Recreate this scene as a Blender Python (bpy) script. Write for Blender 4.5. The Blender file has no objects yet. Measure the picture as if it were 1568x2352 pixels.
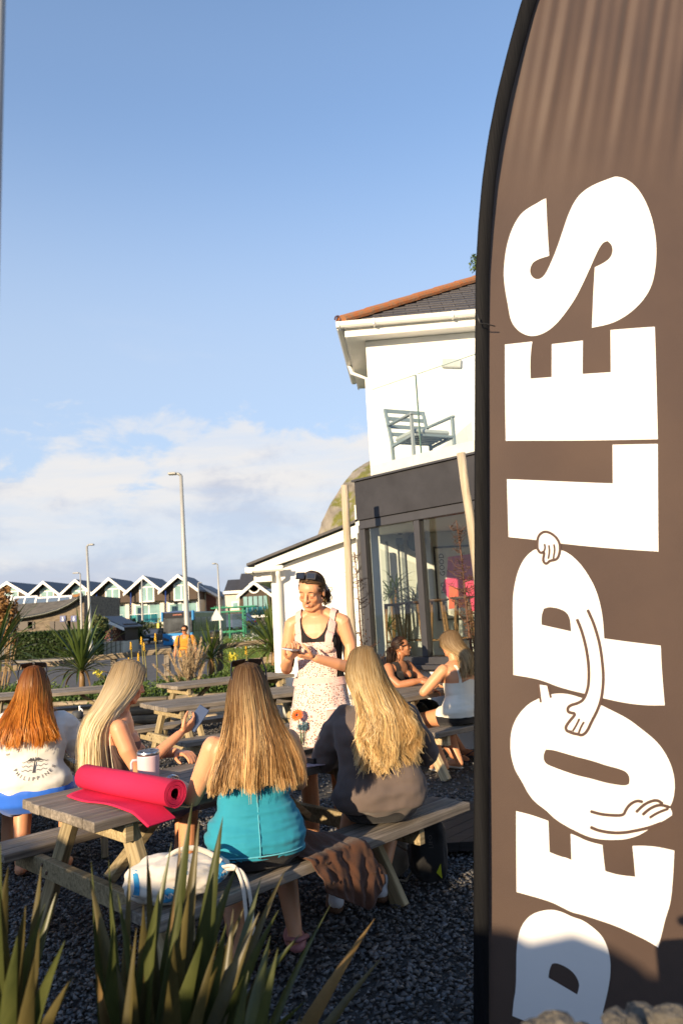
import bpy, bmesh, math, random
import numpy as np
from mathutils import Vector, Matrix, Euler, noise as mnoise
from mathutils.bvhtree import BVHTree
R = math.radians
sc = bpy.context.scene
C = sc.collection
rng = np.random.default_rng(7)
random.seed(7)

# ------------------------------------------------------------------ camera
CAM_H, LENS, PITCH, ROLL = 1.55, 26.0, R(7.9), R(3.2)
cam = bpy.data.cameras.new('camera'); cam_o = bpy.data.objects.new('camera', cam); C.objects.link(cam_o)
sc.camera = cam_o
cam.sensor_fit = 'VERTICAL'; cam.sensor_height = 36.0; cam.lens = LENS
cam.clip_start = 0.05; cam.clip_end = 3000
fwd = Vector((0, math.cos(PITCH), math.sin(PITCH))); up0 = Vector((0, -math.sin(PITCH), math.cos(PITCH))); rt0 = Vector((1, 0, 0))
cup = up0 * math.cos(ROLL) + rt0 * math.sin(ROLL)
crt = rt0 * math.cos(ROLL) - up0 * math.sin(ROLL)
M = Matrix((crt, cup, -fwd)).transposed().to_4x4(); M.translation = (0, 0, CAM_H)
cam_o.matrix_world = M
cam.dof.use_dof = True; cam.dof.focus_distance = 4.4; cam.dof.aperture_fstop = 3.6

# ------------------------------------------------------------------ sun, sky, exposure
SUN_AZ, SUN_EL = R(-149), R(14)            # azimuth of the sun measured from +Y towards +X
sdir = Vector((math.sin(SUN_AZ) * math.cos(SUN_EL), math.cos(SUN_AZ) * math.cos(SUN_EL), math.sin(SUN_EL)))
sun = bpy.data.lights.new('sun', 'SUN'); sun.energy = 4.6; sun.angle = R(0.6); sun.color = (1.0, 0.78, 0.51)
sun_o = bpy.data.objects.new('sun', sun); C.objects.link(sun_o); sun_o.rotation_euler = sdir.to_track_quat('Z', 'Y').to_euler()
wd = bpy.data.worlds.new('World'); sc.world = wd; wd.use_nodes = True

def world_setup():
    nt = wd.node_tree; N = nt.nodes; L = nt.links; bg = N['Background']
    sky = N.new('ShaderNodeTexSky'); sky.sky_type = 'NISHITA'; sky.sun_disc = False
    sky.sun_elevation = SUN_EL; sky.sun_rotation = SUN_AZ; sky.air_density = 1.0; sky.dust_density = 0.8; sky.ozone_density = 3.6
    tc = N.new('ShaderNodeTexCoord'); sp = N.new('ShaderNodeSeparateXYZ'); L.new(tc.outputs['Generated'], sp.inputs[0])
    def math_(op, a, b=None, c=None):
        m = N.new('ShaderNodeMath'); m.operation = op
        for i, v in enumerate((a, b, c)):
            if v is None: continue
            if isinstance(v, (int, float)): m.inputs[i].default_value = v
            else: L.new(v, m.inputs[i])
        return m.outputs[0]
    def ramp(v, pts, interp='EASE'):
        r = N.new('ShaderNodeValToRGB'); r.color_ramp.interpolation = interp
        e = r.color_ramp.elements
        while len(e) < len(pts): e.new(0.5)
        for k, (p, cc) in enumerate(pts):
            e[k].position = p; e[k].color = cc if len(cc) == 4 else (*cc, 1)
        L.new(v, r.inputs[0]); return r.outputs[0]
    z = sp.outputs[2]
    az = math_('ARCTAN2', sp.outputs[0], sp.outputs[1])
    def nz(sx, sy, scale, detail, rough, dist=0.0, off=0.0):
        cb = N.new('ShaderNodeCombineXYZ')
        L.new(math_('MULTIPLY', az, sx), cb.inputs[0]); L.new(math_('MULTIPLY', z, sy), cb.inputs[1]); cb.inputs[2].default_value = off
        n = N.new('ShaderNodeTexNoise'); n.inputs['Scale'].default_value = scale; n.inputs['Detail'].default_value = detail
        n.inputs['Roughness'].default_value = rough; n.inputs['Distortion'].default_value = dist
        L.new(cb.outputs[0], n.inputs['Vector']); return n.outputs['Fac']
    # cumulus bank: puffy top edge between 8 and 16 degrees
    big = nz(1.0, 1.5, 3.6, 2, 0.5, 0, 4.4)
    puff = nz(1.0, 2.0, 9.0, 7, 0.62, 0.25, 5.1)
    top = math_('MULTIPLY_ADD', big, 0.30, 0.062)                      # height of the bank's top as sin(elevation)
    top = math_('ADD', top, math_('MULTIPLY_ADD', puff, 0.20, -0.10))
    d = math_('SUBTRACT', top, z)
    mask = ramp(math_('MULTIPLY_ADD', d, 6.0, 0.5), [(0.38, (0, 0, 0)), (0.60, (1, 1, 1))])
    streak = nz(1.0, 6.0, 3.2, 6, 0.6, 0.3, 8.7)
    low = ramp(streak, [(0.32, (0.5, 0.5, 0.5)), (0.66, (1, 1, 1))])
    cl = math_('MULTIPLY', mask, low)
    cl = math_('MULTIPLY', cl, ramp(z, [(0.0, (0.9,) * 3), (0.12, (0.9,) * 3), (0.3, (1,) * 3)]))
    wisp = math_('MULTIPLY', ramp(nz(1.0, 4.0, 2.2, 5, 0.65, 0.4, 1.2), [(0.58, (0, 0, 0)), (0.85, (0.35,) * 3)]), ramp(z, [(0.1, (1,) * 3), (0.5, (0,) * 3)]))
    cl = math_('MAXIMUM', cl, wisp)
    # cloud colour: bright crowns, lavender-grey undersides
    shade = math_('ADD', math_('MULTIPLY', d, -2.6), math_('MULTIPLY_ADD', puff, 1.4, 0.05))
    col = ramp(shade, [(0.10, (1.62, 1.78, 2.22)), (0.40, (2.05, 2.15, 2.5)), (0.68, (3.1, 3.0, 2.92))])
    vl = N.new('ShaderNodeMix'); vl.data_type = 'RGBA'; L.new(ramp(z, [(0.02, (0.92,) * 3), (0.30, (0.74,) * 3), (0.62, (0.20,) * 3), (0.85, (0.0,) * 3)]), vl.inputs[0])
    L.new(sky.outputs[0], vl.inputs[6]); vl.inputs[7].default_value = (1.98, 2.36, 2.95, 1); veiled = vl.outputs[2]
    mx = N.new('ShaderNodeMix'); mx.data_type = 'RGBA'; L.new(cl, mx.inputs[0]); L.new(veiled, mx.inputs[6]); L.new(col, mx.inputs[7])
    L.new(mx.outputs[2], bg.inputs[0]); bg.inputs[1].default_value = 0.15
world_setup()
vs = sc.view_settings; vs.view_transform = 'Standard'; vs.look = 'None'; vs.gamma = 1.0; vs.exposure = 0.95; vs.use_curve_mapping = False
sc.cycles.max_bounces = 8; sc.cycles.transparent_max_bounces = 24; sc.cycles.use_denoising = True
sc.cycles.caustics_reflective = False; sc.cycles.caustics_refractive = False

# ------------------------------------------------------------------ survey helpers (photo sighting -> place on the site)
FPX = 2352 * LENS / 36.0
def ray(px, py):
    return (fwd * FPX + crt * (px - 784) - cup * (py - 1176)).normalized()
def at(px, py, Y):
    r = ray(px, py); t = Y / r.y
    return Vector((r.x * t, Y, CAM_H + r.z * t))
def onz(px, py, z):
    r = ray(px, py); t = (z - CAM_H) / r.z
    return Vector((r.x * t, r.y * t, z))

# ------------------------------------------------------------------ object helpers
def mesh_np(name, V, F, smooth=False, col=None):
    V = np.asarray(V, np.float32); F = np.asarray(F, np.int32)
    me = bpy.data.meshes.new(name); k = F.shape[1]; m = len(F)
    me.vertices.add(len(V)); me.vertices.foreach_set('co', V.ravel())
    me.loops.add(m * k); me.loops.foreach_set('vertex_index', F.ravel())
    me.polygons.add(m); me.polygons.foreach_set('loop_start', np.arange(0, m * k, k, dtype=np.int32))
    me.polygons.foreach_set('loop_total', np.full(m, k, np.int32))
    me.update(calc_edges=True)
    if smooth: me.polygons.foreach_set('use_smooth', np.ones(m, bool))
    if col is not None:
        a = me.color_attributes.new('Col', 'FLOAT_COLOR', 'POINT')
        cc = np.ones((len(V), 4), np.float32); cc[:, :3] = col; a.data.foreach_set('color', cc.ravel())
    return me
def link(name, me, m=None, parent=None, loc=None):
    o = bpy.data.objects.new(name, me); C.objects.link(o)
    if m is not None and me is not None:
        me.materials.clear()
        for x in (m if isinstance(m, (list, tuple)) else [m]): me.materials.append(x)
    if parent is not None: o.parent = parent
    if loc is not None: o.location = loc
    return o
def tag(o, label, cat, group=None):
    o['label'] = label; o['category'] = cat
    if group: o['group'] = group
    return o
def thing(name, label, cat, loc=(0, 0, 0), rz=0.0, group=None):
    o = bpy.data.objects.new(name, None); C.objects.link(o); o.location = loc; o.rotation_euler = (0, 0, rz)
    o.empty_display_size = 0.1
    return tag(o, label, cat, group)
def struct(name, me, m):
    o = link(name, me, m); o['kind'] = 'structure'; return o
def stuff(o): o['kind'] = 'stuff'; return o
def copy_tree(o, parent=None):
    c = o.copy(); C.objects.link(c); c.parent = parent
    for ch in o.children: copy_tree(ch, c)
    return c

class MB:
    """collects simple shapes into one mesh"""
    def __init__(s): s.bm = bmesh.new()
    def box(s, c, size, rot=None, bev=0.0):
        r = bmesh.ops.create_cube(s.bm, size=1.0); vv = r['verts']
        m = Matrix.Translation(c) @ (rot.to_matrix().to_4x4() if isinstance(rot, Euler) else (rot if rot is not None else Matrix())) @ Matrix.Diagonal((*size, 1))
        bmesh.ops.transform(s.bm, matrix=m, verts=vv)
        if bev > 0:
            ed = list({e for v in vv for e in v.link_edges})
            bmesh.ops.bevel(s.bm, geom=ed, offset=bev, segments=1, affect='EDGES', profile=0.5)
        return s
    def bar(s, a, b, w, h, bev=0.0, up=Vector((0, 0, 1))):
        a = Vector(a); b = Vector(b); x = (b - a); l = x.length; x.normalize()
        y = up.cross(x)
        if y.length < 1e-4: y = Vector((0, 1, 0)).cross(x)
        y.normalize(); z = x.cross(y)
        m = Matrix((x, y, z)).transposed().to_4x4()
        return s.box((a + b) / 2, (l, w, h), m, bev)
    def tube(s, pts, rad, seg=8, cap=True):
        pts = [Vector(p) for p in pts]; n = len(pts); rads = rad if isinstance(rad, (list, tuple)) else [rad] * n
        rings = []; prev = None
        for i, p in enumerate(pts):
            t = (pts[min(i + 1, n - 1)] - pts[max(i - 1, 0)]).normalized()
            if prev is None:
                a = Vector((0, 0, 1)) if abs(t.z) < 0.9 else Vector((1, 0, 0)); prev = t.cross(a).normalized()
            u = (prev - t * prev.dot(t)).normalized(); prev = u; v = t.cross(u)
            rings.append([s.bm.verts.new(p + (u * math.cos(2 * math.pi * k / seg) + v * math.sin(2 * math.pi * k / seg)) * rads[i]) for k in range(seg)])
        for i in range(n - 1):
            for k in range(seg):
                f = s.bm.faces.new((rings[i][k], rings[i][(k + 1) % seg], rings[i + 1][(k + 1) % seg], rings[i + 1][k])); f.smooth = True
        if cap:
            s.bm.faces.new(list(reversed(rings[0]))); s.bm.faces.new(rings[-1])
        return s
    def lathe(s, prof, c=(0, 0, 0), seg=16, rot=None):
        c = Vector(c); rings = []; m = rot.to_matrix() if isinstance(rot, Euler) else (rot or Matrix.Identity(3))
        for r, z in prof:
            rings.append([s.bm.verts.new(c + m @ Vector((r * math.cos(2 * math.pi * k / seg), r * math.sin(2 * math.pi * k / seg), z))) for k in range(seg)])
        for i in range(len(prof) - 1):
            for k in range(seg):
                f = s.bm.faces.new((rings[i][k], rings[i][(k + 1) % seg], rings[i + 1][(k + 1) % seg], rings[i + 1][k])); f.smooth = True
        if prof[0][0] > 1e-5: s.bm.faces.new(list(reversed(rings[0])))
        if prof[-1][0] > 1e-5: s.bm.faces.new(rings[-1])
        return s
    def poly(s, pts):
        s.bm.faces.new([s.bm.verts.new(Vector(p)) for p in pts]); return s
    def prism(s, pts, d):
        """closed prism: outline pts pushed along vector d"""
        d = Vector(d); a = [s.bm.verts.new(Vector(p)) for p in pts]; b = [s.bm.verts.new(Vector(p) + d) for p in pts]; n = len(a)
        s.bm.faces.new(a); s.bm.faces.new(list(reversed(b)))
        for i in range(n): s.bm.faces.new((a[i], b[i], b[(i + 1) % n], a[(i + 1) % n]))
        return s
    def ico(s, c, r, sub=1, jit=0.0, seed=0):
        q = bmesh.ops.create_icosphere(s.bm, subdivisions=sub, radius=1.0); rr = random.Random(seed)
        sx = r if isinstance(r, (tuple, list)) else (r, r, r)
        for v in q['verts']:
            k = 1 + rr.uniform(-jit, jit); v.co = Vector(c) + Vector((v.co.x * sx[0] * k, v.co.y * sx[1] * k, v.co.z * sx[2] * k))
        return s
    def build(s, name, m=None, parent=None, smooth=None, loc=None):
        me = bpy.data.meshes.new(name); bmesh.ops.recalc_face_normals(s.bm, faces=s.bm.faces[:]); s.bm.to_mesh(me); s.bm.free()
        if smooth is not None: me.polygons.foreach_set('use_smooth', np.full(len(me.polygons), smooth, bool))
        return link(name, me, m, parent, loc)

# ------------------------------------------------------------------ materials
_mats = {}
def lin(c):
    return tuple(((x / 255) / 12.92 if x / 255 <= 0.04045 else ((x / 255 + 0.055) / 1.055) ** 2.4) for x in c)
def mat(name, base=(0.5, 0.5, 0.5), rough=0.6, var=0.12, scale=12.0, bump=0.0, bscale=None, metal=0.0, spec=0.5, stretch=(1, 1, 1), attr=False, coord='Object', base2=None, sss=0.0, sheen=0.0, trans=0.0, detail=4.0, lo=0.3, hi=0.7):
    if name in _mats: return _mats[name]
    m = bpy.data.materials.new(name); m.use_nodes = True; _mats[name] = m
    N = m.node_tree.nodes; L = m.node_tree.links; b = N['Principled BSDF']
    b.inputs['Roughness'].default_value = rough; b.inputs['Metallic'].default_value = metal; b.inputs['Specular IOR Level'].default_value = spec
    tc = N.new('ShaderNodeTexCoord'); mp = N.new('ShaderNodeMapping'); mp.inputs['Scale'].default_value = stretch
    L.new(tc.outputs[coord], mp.inputs[0])
    nz = N.new('ShaderNodeTexNoise'); nz.inputs['Scale'].default_value = scale; nz.inputs['Detail'].default_value = detail; nz.inputs['Roughness'].default_value = 0.6
    L.new(mp.outputs[0], nz.inputs['Vector'])
    rp = N.new('ShaderNodeValToRGB'); e = rp.color_ramp.elements; e[0].position = lo; e[1].position = hi
    c2 = base2 or tuple(min(1, x * (1 + var)) for x in base); c1 = base if base2 else tuple(x * (1 - var) for x in base)
    e[0].color = (*c1, 1); e[1].color = (*c2, 1)
    L.new(nz.outputs['Fac'], rp.inputs[0])
    src = rp.outputs[0]
    if attr:
        at_ = N.new('ShaderNodeVertexColor'); at_.layer_name = 'Col'
        mx = N.new('ShaderNodeMix'); mx.data_type = 'RGBA'; mx.blend_type = 'MULTIPLY'; mx.inputs[0].default_value = 1.0
        L.new(at_.outputs[0], mx.inputs[6]); L.new(src, mx.inputs[7]); src = mx.outputs[2]
    L.new(src, b.inputs['Base Color'])
    if bump > 0:
        n2 = N.new('ShaderNodeTexNoise'); n2.inputs['Scale'].default_value = bscale or scale * 3; n2.inputs['Detail'].default_value = 5
        L.new(mp.outputs[0], n2.inputs['Vector'])
        bp = N.new('ShaderNodeBump'); bp.inputs['Strength'].default_value = bump; bp.inputs['Distance'].default_value = 0.02
        L.new(n2.outputs['Fac'], bp.inputs['Height']); L.new(bp.outputs[0], b.inputs['Normal'])
    if sss > 0:
        b.inputs['Subsurface Weight'].default_value = sss; b.inputs['Subsurface Radius'].default_value = (0.012, 0.005, 0.003); b.inputs['Subsurface Scale'].default_value = 1.0
    if sheen > 0: b.inputs['Sheen Weight'].default_value = sheen
    if trans > 0:
        out = N['Material Output']; tl = N.new('ShaderNodeBsdfTranslucent'); ms = N.new('ShaderNodeMixShader'); ms.inputs[0].default_value = trans
        L.new(src, tl.inputs[0]); L.new(b.outputs[0], ms.inputs[1]); L.new(tl.outputs[0], ms.inputs[2]); L.new(ms.outputs[0], out.inputs[0])
    return m
def glass(name, tint=(1, 1, 1), ior=1.45, rough=0.0, k=1.0):
    if name in _mats: return _mats[name]
    m = bpy.data.materials.new(name); m.use_nodes = True; _mats[name] = m
    N = m.node_tree.nodes; L = m.node_tree.links; N.remove(N['Principled BSDF'])
    tr = N.new('ShaderNodeBsdfTransparent'); tr.inputs[0].default_value = (*tint, 1)
    gl = N.new('ShaderNodeBsdfGlossy'); gl.inputs['Roughness'].default_value = rough
    lw = N.new('ShaderNodeLayerWeight'); lw.inputs[0].default_value = 0.5
    pw = N.new('ShaderNodeMath'); pw.operation = 'POWER'; pw.inputs[1].default_value = 4.0; L.new(lw.outputs['Facing'], pw.inputs[0])
    f0 = ((ior - 1) / (ior + 1)) ** 2
    mu = N.new('ShaderNodeMath'); mu.operation = 'MULTIPLY_ADD'; mu.inputs[1].default_value = (1 - f0) * k * 0.8; mu.inputs[2].default_value = f0 * k; L.new(pw.outputs[0], mu.inputs[0])
    ms = N.new('ShaderNodeMixShader'); L.new(mu.outputs[0], ms.inputs[0]); L.new(tr.outputs[0], ms.inputs[1]); L.new(gl.outputs[0], ms.inputs[2])
    L.new(ms.outputs[0], N['Material Output'].inputs[0]); return m
def wood(name, a, b, rough=0.75, bump=0.35, rings=9.0):
    """weathered timber, grain along local X"""
    if name in _mats: return _mats[name]
    m = bpy.data.materials.new(name); m.use_nodes = True; _mats[name] = m
    N = m.node_tree.nodes; L = m.node_tree.links; p = N['Principled BSDF']; p.inputs['Roughness'].default_value = rough
    p.inputs['Specular IOR Level'].default_value = 0.25
    tc = N.new('ShaderNodeTexCoord'); oi = N.new('ShaderNodeObjectInfo')
    ad = N.new('ShaderNodeVectorMath'); ad.operation = 'ADD'; mu = N.new('ShaderNodeVectorMath'); mu.operation = 'SCALE'; mu.inputs['Scale'].default_value = 7.0
    cb = N.new('ShaderNodeCombineXYZ')
    for i in range(3): L.new(oi.outputs['Random'], cb.inputs[i])
    L.new(cb.outputs[0], mu.inputs[0]); L.new(tc.outputs['Object'], ad.inputs[0]); L.new(mu.outputs[0], ad.inputs[1])
    mp = N.new('ShaderNodeMapping'); mp.inputs['Scale'].default_value = (1.2, rings * 4, rings * 4); L.new(ad.outputs[0], mp.inputs[0])
    n1 = N.new('ShaderNodeTexNoise'); n1.inputs['Scale'].default_value = 1.6; n1.inputs['Detail'].default_value = 7; n1.inputs['Roughness'].default_value = 0.65; n1.inputs['Distortion'].default_value = 0.5
    L.new(mp.outputs[0], n1.inputs['Vector'])
    n2 = N.new('ShaderNodeTexNoise'); n2.inputs['Scale'].default_value = 5.0; n2.inputs['Detail'].default_value = 3; L.new(ad.outputs[0], n2.inputs['Vector'])
    rp = N.new('ShaderNodeValToRGB'); e = rp.color_ramp.elements; e[0].position = 0.32; e[1].position = 0.68; e[0].color = (*[x * 0.55 for x in a], 1); e[1].color = (*b, 1)
    em = e.new(0.5); em.color = (*a, 1)
    L.new(n1.outputs['Fac'], rp.inputs[0])
    mx = N.new('ShaderNodeMix'); mx.data_type = 'RGBA'; mx.blend_type = 'MULTIPLY'; mx.inputs[0].default_value = 0.75
    r2 = N.new('ShaderNodeValToRGB'); q = r2.color_ramp.elements; q[0].position = 0.3; q[0].color = (0.62, 0.62, 0.6, 1); q[1].position = 0.7; q[1].color = (1.12, 1.1, 1.05, 1); L.new(n2.outputs['Fac'], r2.inputs[0])
    L.new(rp.outputs[0], mx.inputs[6]); L.new(r2.outputs[0], mx.inputs[7])
    hs = N.new('ShaderNodeHueSaturation'); mr = N.new('ShaderNodeMapRange'); mr.inputs['To Min'].default_value = 0.8; mr.inputs['To Max'].default_value = 1.2
    L.new(oi.outputs['Random'], mr.inputs[0]); L.new(mr.outputs[0], hs.inputs['Value']); L.new(mx.outputs[2], hs.inputs['Color'])
    L.new(hs.outputs[0], p.inputs['Base Color'])
    bp = N.new('ShaderNodeBump'); bp.inputs['Strength'].default_value = bump; bp.inputs['Distance'].default_value = 0.01; L.new(n1.outputs['Fac'], bp.inputs['Height']); L.new(bp.outputs[0], p.inputs['Normal'])
    return m

M_white_render = mat('white_render', (0.80, 0.79, 0.76), 0.7, 0.04, 3.0, 0.12, 60)
M_upvc = mat('white_upvc', (0.78, 0.77, 0.73), 0.35, 0.03, 4)
M_grey_frame = mat('anthracite_frame', (0.040, 0.040, 0.047), 0.5, 0.1, 6)
M_fascia = mat('anthracite_board', (0.032, 0.032, 0.038), 0.6, 0.2, 3, 0.05, 40, spec=0.3)
M_black = mat('black_plastic', (0.012, 0.012, 0.013), 0.4, 0.1)
M_wood = wood('weathered_pine', (0.21, 0.18, 0.15), (0.33, 0.285, 0.24))
M_wood_new = wood('fresh_pine', (0.46, 0.36, 0.22), (0.58, 0.47, 0.31), rings=6)
M_wood_end = wood('cut_pine_frame', (0.33, 0.26, 0.15), (0.46, 0.38, 0.24))
M_post = mat('peeled_post_timber', (0.30, 0.24, 0.16), 0.8, 0.0, 5, 0.5, 20, base2=(0.50, 0.42, 0.31), stretch=(6, 6, 0.5))
M_steel = mat('galvanised_steel', (0.42, 0.43, 0.44), 0.45, 0.1, 5, metal=0.6)
M_screw = mat('rusty_screw', (0.12, 0.07, 0.04), 0.6, 0.2)
# ================================================================== ground
def smooth01(t): t = np.clip(t, 0, 1); return t * t * (3 - 2 * t)
def zg(x, y):
    x = np.asarray(x, float); y = np.asarray(y, float)
    k = np.clip((x / np.maximum(y, 5) + 0.215) * 18, 0, 1)
    return -0.35 + k * 0.017 * np.maximum(y - 14, 0) * (y < 400)
def zgf(x, y): return float(zg(x, y))
def grid_sheet(name, xs, ys, zf, m):
    X, Y = np.meshgrid(xs, ys); Z = zf(X, Y)
    V = np.stack([X.ravel(), Y.ravel(), Z.ravel()], 1); nx, ny = len(xs), len(ys)
    i = np.arange(ny - 1)[:, None] * nx + np.arange(nx - 1)[None, :]
    F = np.stack([i, i + 1, i + 1 + nx, i + nx], -1).reshape(-1, 4)
    return struct(name, mesh_np(name, V, F, True), m)
M_grass = mat('mown_grass', (0.055, 0.10, 0.018), 0.9, 0.0, 1.2, 0.6, 60, base2=(0.13, 0.17, 0.035))
M_asphalt = mat('asphalt', (0.085, 0.078, 0.07), 0.85, 0.2, 0.7, 0.3, 120)
M_pave = mat('pavement_concrete', (0.22, 0.20, 0.17), 0.85, 0.15, 1.5, 0.2, 40)
grid_sheet('ground', np.r_[-600, -200, np.linspace(-80, 80, 81), 200, 600], np.r_[-80, -20, 5, np.linspace(12, 140, 65), 200, 400, 900], lambda x, y: zg(x, y) - 0.02, M_grass)
# road: runs from the left past the fence and away to the bus
def road_left(y): return np.where(y < 47, -60.0, -0.262 * y)
ys = np.r_[13.6, 15, 18, 22, 26, 30, 35, 40, 44, 47.0, 47.3, 55, 65, 80, 95, 130]
V = []; F = []
for k, y in enumerate(ys):
    xl = -70.0 if y <= 47.0 else -0.285 * y; xr = -0.178 * y
    for j in range(7):
        x = xl + (xr - xl) * j / 6; V.append((x, y, zgf(x, y) + 0.012))
    if k:
        for j in range(6): a = (k - 1) * 7 + j; F.append((a, a + 1, a + 8, a + 7))
struct('road', mesh_np('road', V, F, True), M_asphalt)
# kerb and pavement along the far side of the road
def strip(name, p0, p1, w, h, m, z0=None):
    p0 = Vector(p0); p1 = Vector(p1)
    b = MB(); b.bar(p0 + Vector((0, 0, h / 2)), p1 + Vector((0, 0, h / 2)), w, h, 0.01)
    o = b.build(name, m); o['kind'] = 'structure'; return o
strip('kerb', (-70, 47.4, -0.36), (-13.6, 47.4, -0.36), 0.16, 0.14, M_pave)
b = MB(); b.box((-41.8, 49.0, -0.29), (56.4, 3.0, 0.12)); o = b.build('pavement', mat('pavement_tarmac', (0.13, 0.12, 0.11), 0.9, 0.15, 2)); o['kind'] = 'structure'
strip('kerb', (-13.6, 47.4, -0.36), (-18.2, 62, -0.36), 0.16, 0.14, M_pave)

# ------------------------------------------------------------------ cafe terrace: gravel
M_gravel_base = mat('gravel_bed', (0.055, 0.053, 0.05), 0.95, 0.4, 40, 1.0, 160)
b = MB(); b.box((-1.0, 2.0, -0.2), (40, 20.5, 0.37)); o = b.build('gravel_terrace', M_gravel_base); o['kind'] = 'structure'
def gravel(n_near, n_far):
    def pts(n, y0, y1, hw):
        yy = np.sqrt(rng.uniform(y0 ** 2, y1 ** 2, n)); xx = rng.uniform(-1, 1, n) * yy * hw
        return xx, yy
    x1, y1 = pts(n_near, 2.0, 6.6, 0.52); x2, y2 = pts(n_far, 6.6, 12.0, 0.52)
    s = np.r_[rng.uniform(0.008, 0.019, n_near) * rng.choice([1, 1, 1.35], n_near), rng.uniform(0.012, 0.024, n_far)]
    x = np.r_[x1, x2]; y = np.r_[y1, y2]; n = len(x)
    base = np.array([[1, 0, 0], [-0.5, 0.85, 0.1], [-0.55, -0.8, -0.05], [0.25, 0.45, 0.55], [0.1, -0.35, 0.5], [0, 0, -0.5]])
    tri = np.array([[0, 1, 3], [1, 2, 4], [1, 4, 3], [2, 0, 4], [0, 3, 4], [1, 0, 5], [2, 1, 5], [0, 2, 5]])
    P = base[None] * rng.uniform(0.55, 1.35, (n, 6, 3))
    a = rng.uniform(0, 6.28, n); tl = rng.normal(0, 0.45, n); t2 = rng.normal(0, 0.45, n)
    ca, sa = np.cos(a), np.sin(a)
    # tilt about x then y, then spin
    yv = P[..., 1] * np.cos(tl)[:, None] - P[..., 2] * np.sin(tl)[:, None]; zv = P[..., 1] * np.sin(tl)[:, None] + P[..., 2] * np.cos(tl)[:, None]
    xv = P[..., 0] * np.cos(t2)[:, None] + zv * np.sin(t2)[:, None]; zv = -P[..., 0] * np.sin(t2)[:, None] + zv * np.cos(t2)[:, None]
    X = xv * ca[:, None] - yv * sa[:, None]; Y = xv * sa[:, None] + yv * ca[:, None]
    X = X * s[:, None] + x[:, None]; Y = Y * s[:, None] + y[:, None]; Z = zv * s[:, None] * 0.8 + rng.uniform(-0.006, 0.012, n)[:, None] - 0.004
    V = np.stack([X, Y, Z], -1).reshape(-1, 3); F = (np.arange(n)[:, None, None] * 6 + tri[None]).reshape(-1, 3)
    tone = np.clip(rng.lognormal(-0.05, 0.38, n), 0.35, 3.0); warm = rng.normal(0, 0.06, n)
    col = np.stack([0.098 * tone * (1 + warm), 0.094 * tone, 0.092 * tone * (1 - warm)], -1)
    return mesh_np('gravel', V, F, False, np.repeat(col, 6, 0))
g = link('gravel_stones', gravel(46000, 17000), mat('slate_chipping', (1, 1, 1), 0.62, 0.1, 60, attr=True)); stuff(g)
tag(g, 'loose grey slate chippings covering the terrace ground', 'gravel')

# low dark deck behind the near bench
M_deck = wood('dark_composite_board', (0.022, 0.021, 0.022), (0.036, 0.034, 0.035), 0.6, 0.15)
t = thing('deck', 'low black grooved deck platform on the gravel behind the long bench', 'deck', (0, 0, 0))
for k in range(26):
    x0 = 0.1 + k * 0.147 - 0.5; y0, y1 = 4.93, 5.92; D = (y1 - y0) * 0.9
    b = MB(); b.prism([(x0, y0, 0.03), (x0 + 0.141, y0, 0.03), (x0 + 0.141 + D, y1, 0.03), (x0 + D, y1, 0.03)], (0, 0, 0.055)); b.build('deck_board', M_deck, t)

# ================================================================== picnic tables
def picnic_table(name, label, loc, ang, L=1.8, outer=0.80, planks=7, group='wooden picnic tables on the terrace', fresh=False, top_end=None, frame_x=None):
    t = thing(name, label, 'picnic table', loc, ang, group)
    mw = M_wood; mf = M_wood_new if fresh else M_wood_end
    W = 0.74; pw = W / planks
    def plank(nm, c, size, m, bev=0.004, rot=None):
        b = MB(); b.box((0, 0, 0), size, None, bev); o = b.build(nm, m, t, False, c)
        if rot is not None: o.rotation_euler = rot
        return o
    me = None
    for i in range(planks):
        dz = random.uniform(-0.003, 0.003); TE = L / 2 if top_end is None else top_end; plank('tabletop_plank', ((TE - L / 2) / 2 + random.uniform(-0.006, 0.006), -W / 2 + pw * (i + 0.5), 0.72 + dz), (L / 2 + TE, pw - 0.005, 0.044), mw)
    for s in (-1, 1):
        for i in range(3):
            plank('seat_plank', (random.uniform(-0.006, 0.006), s * (outer - 0.045 - 0.092 * i), 0.43 + random.uniform(-0.002, 0.002)), (L, 0.086, 0.044), mw)
    for e in (-1, 1):
        x = e * (L / 2 - 0.22)
        if e > 0 and frame_x is not None: x = frame_x
        for s in (-1, 1):
            a = Vector((0, s * 0.24, 0.693)); c = Vector((0, s * 0.66, 0.0)); d = c - a
            b = MB(); b.box((0, 0, 0), (d.length + 0.03, 0.045, 0.095), None, 0.004)
            o = b.build('leg', mf, t, False, (x, *((a + c) / 2)[1:]))
            q = Matrix((d.normalized(), Vector((1, 0, 0)), d.normalized().cross(Vector((1, 0, 0))))).transposed(); o.rotation_euler = q.to_euler()
            o.location.z = max(o.location.z, 0.345)
        plank('seat_beam', (x + e * 0.047, 0, 0.362), (0.045, 2 * outer - 0.06, 0.09), mf)
        plank('table_beam', (x + e * 0.047, 0, 0.655), (0.045, 0.70, 0.08), mf)
        for s in (-1, 1):
            for zz in (0.35, 0.38):
                b = MB(); b.lathe([(0.009, 0), (0.009, 0.006), (0.0, 0.008)], (0, 0, 0), 8, Euler((0, e * math.pi / 2, 0))); b.build('bolt', M_screw, t, None, (x + e * 0.069, s * (0.42 + 0.05 * (zz > 0.36)), zz))
        b = MB(); b.bar((x - e * 0.04, 0, 0.37), (x - e * 0.42, 0, 0.69), 0.07, 0.04, 0.003); b.build('brace', mf, t, False)
    return t
Fp = onz(1080, 1842, 0.452); Gp = onz(565, 2040, 0.452)
U1 = (Fp - Gp); U1.z = 0; U1.normalize(); V1 = Vector((-U1.y, U1.x, 0))
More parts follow.
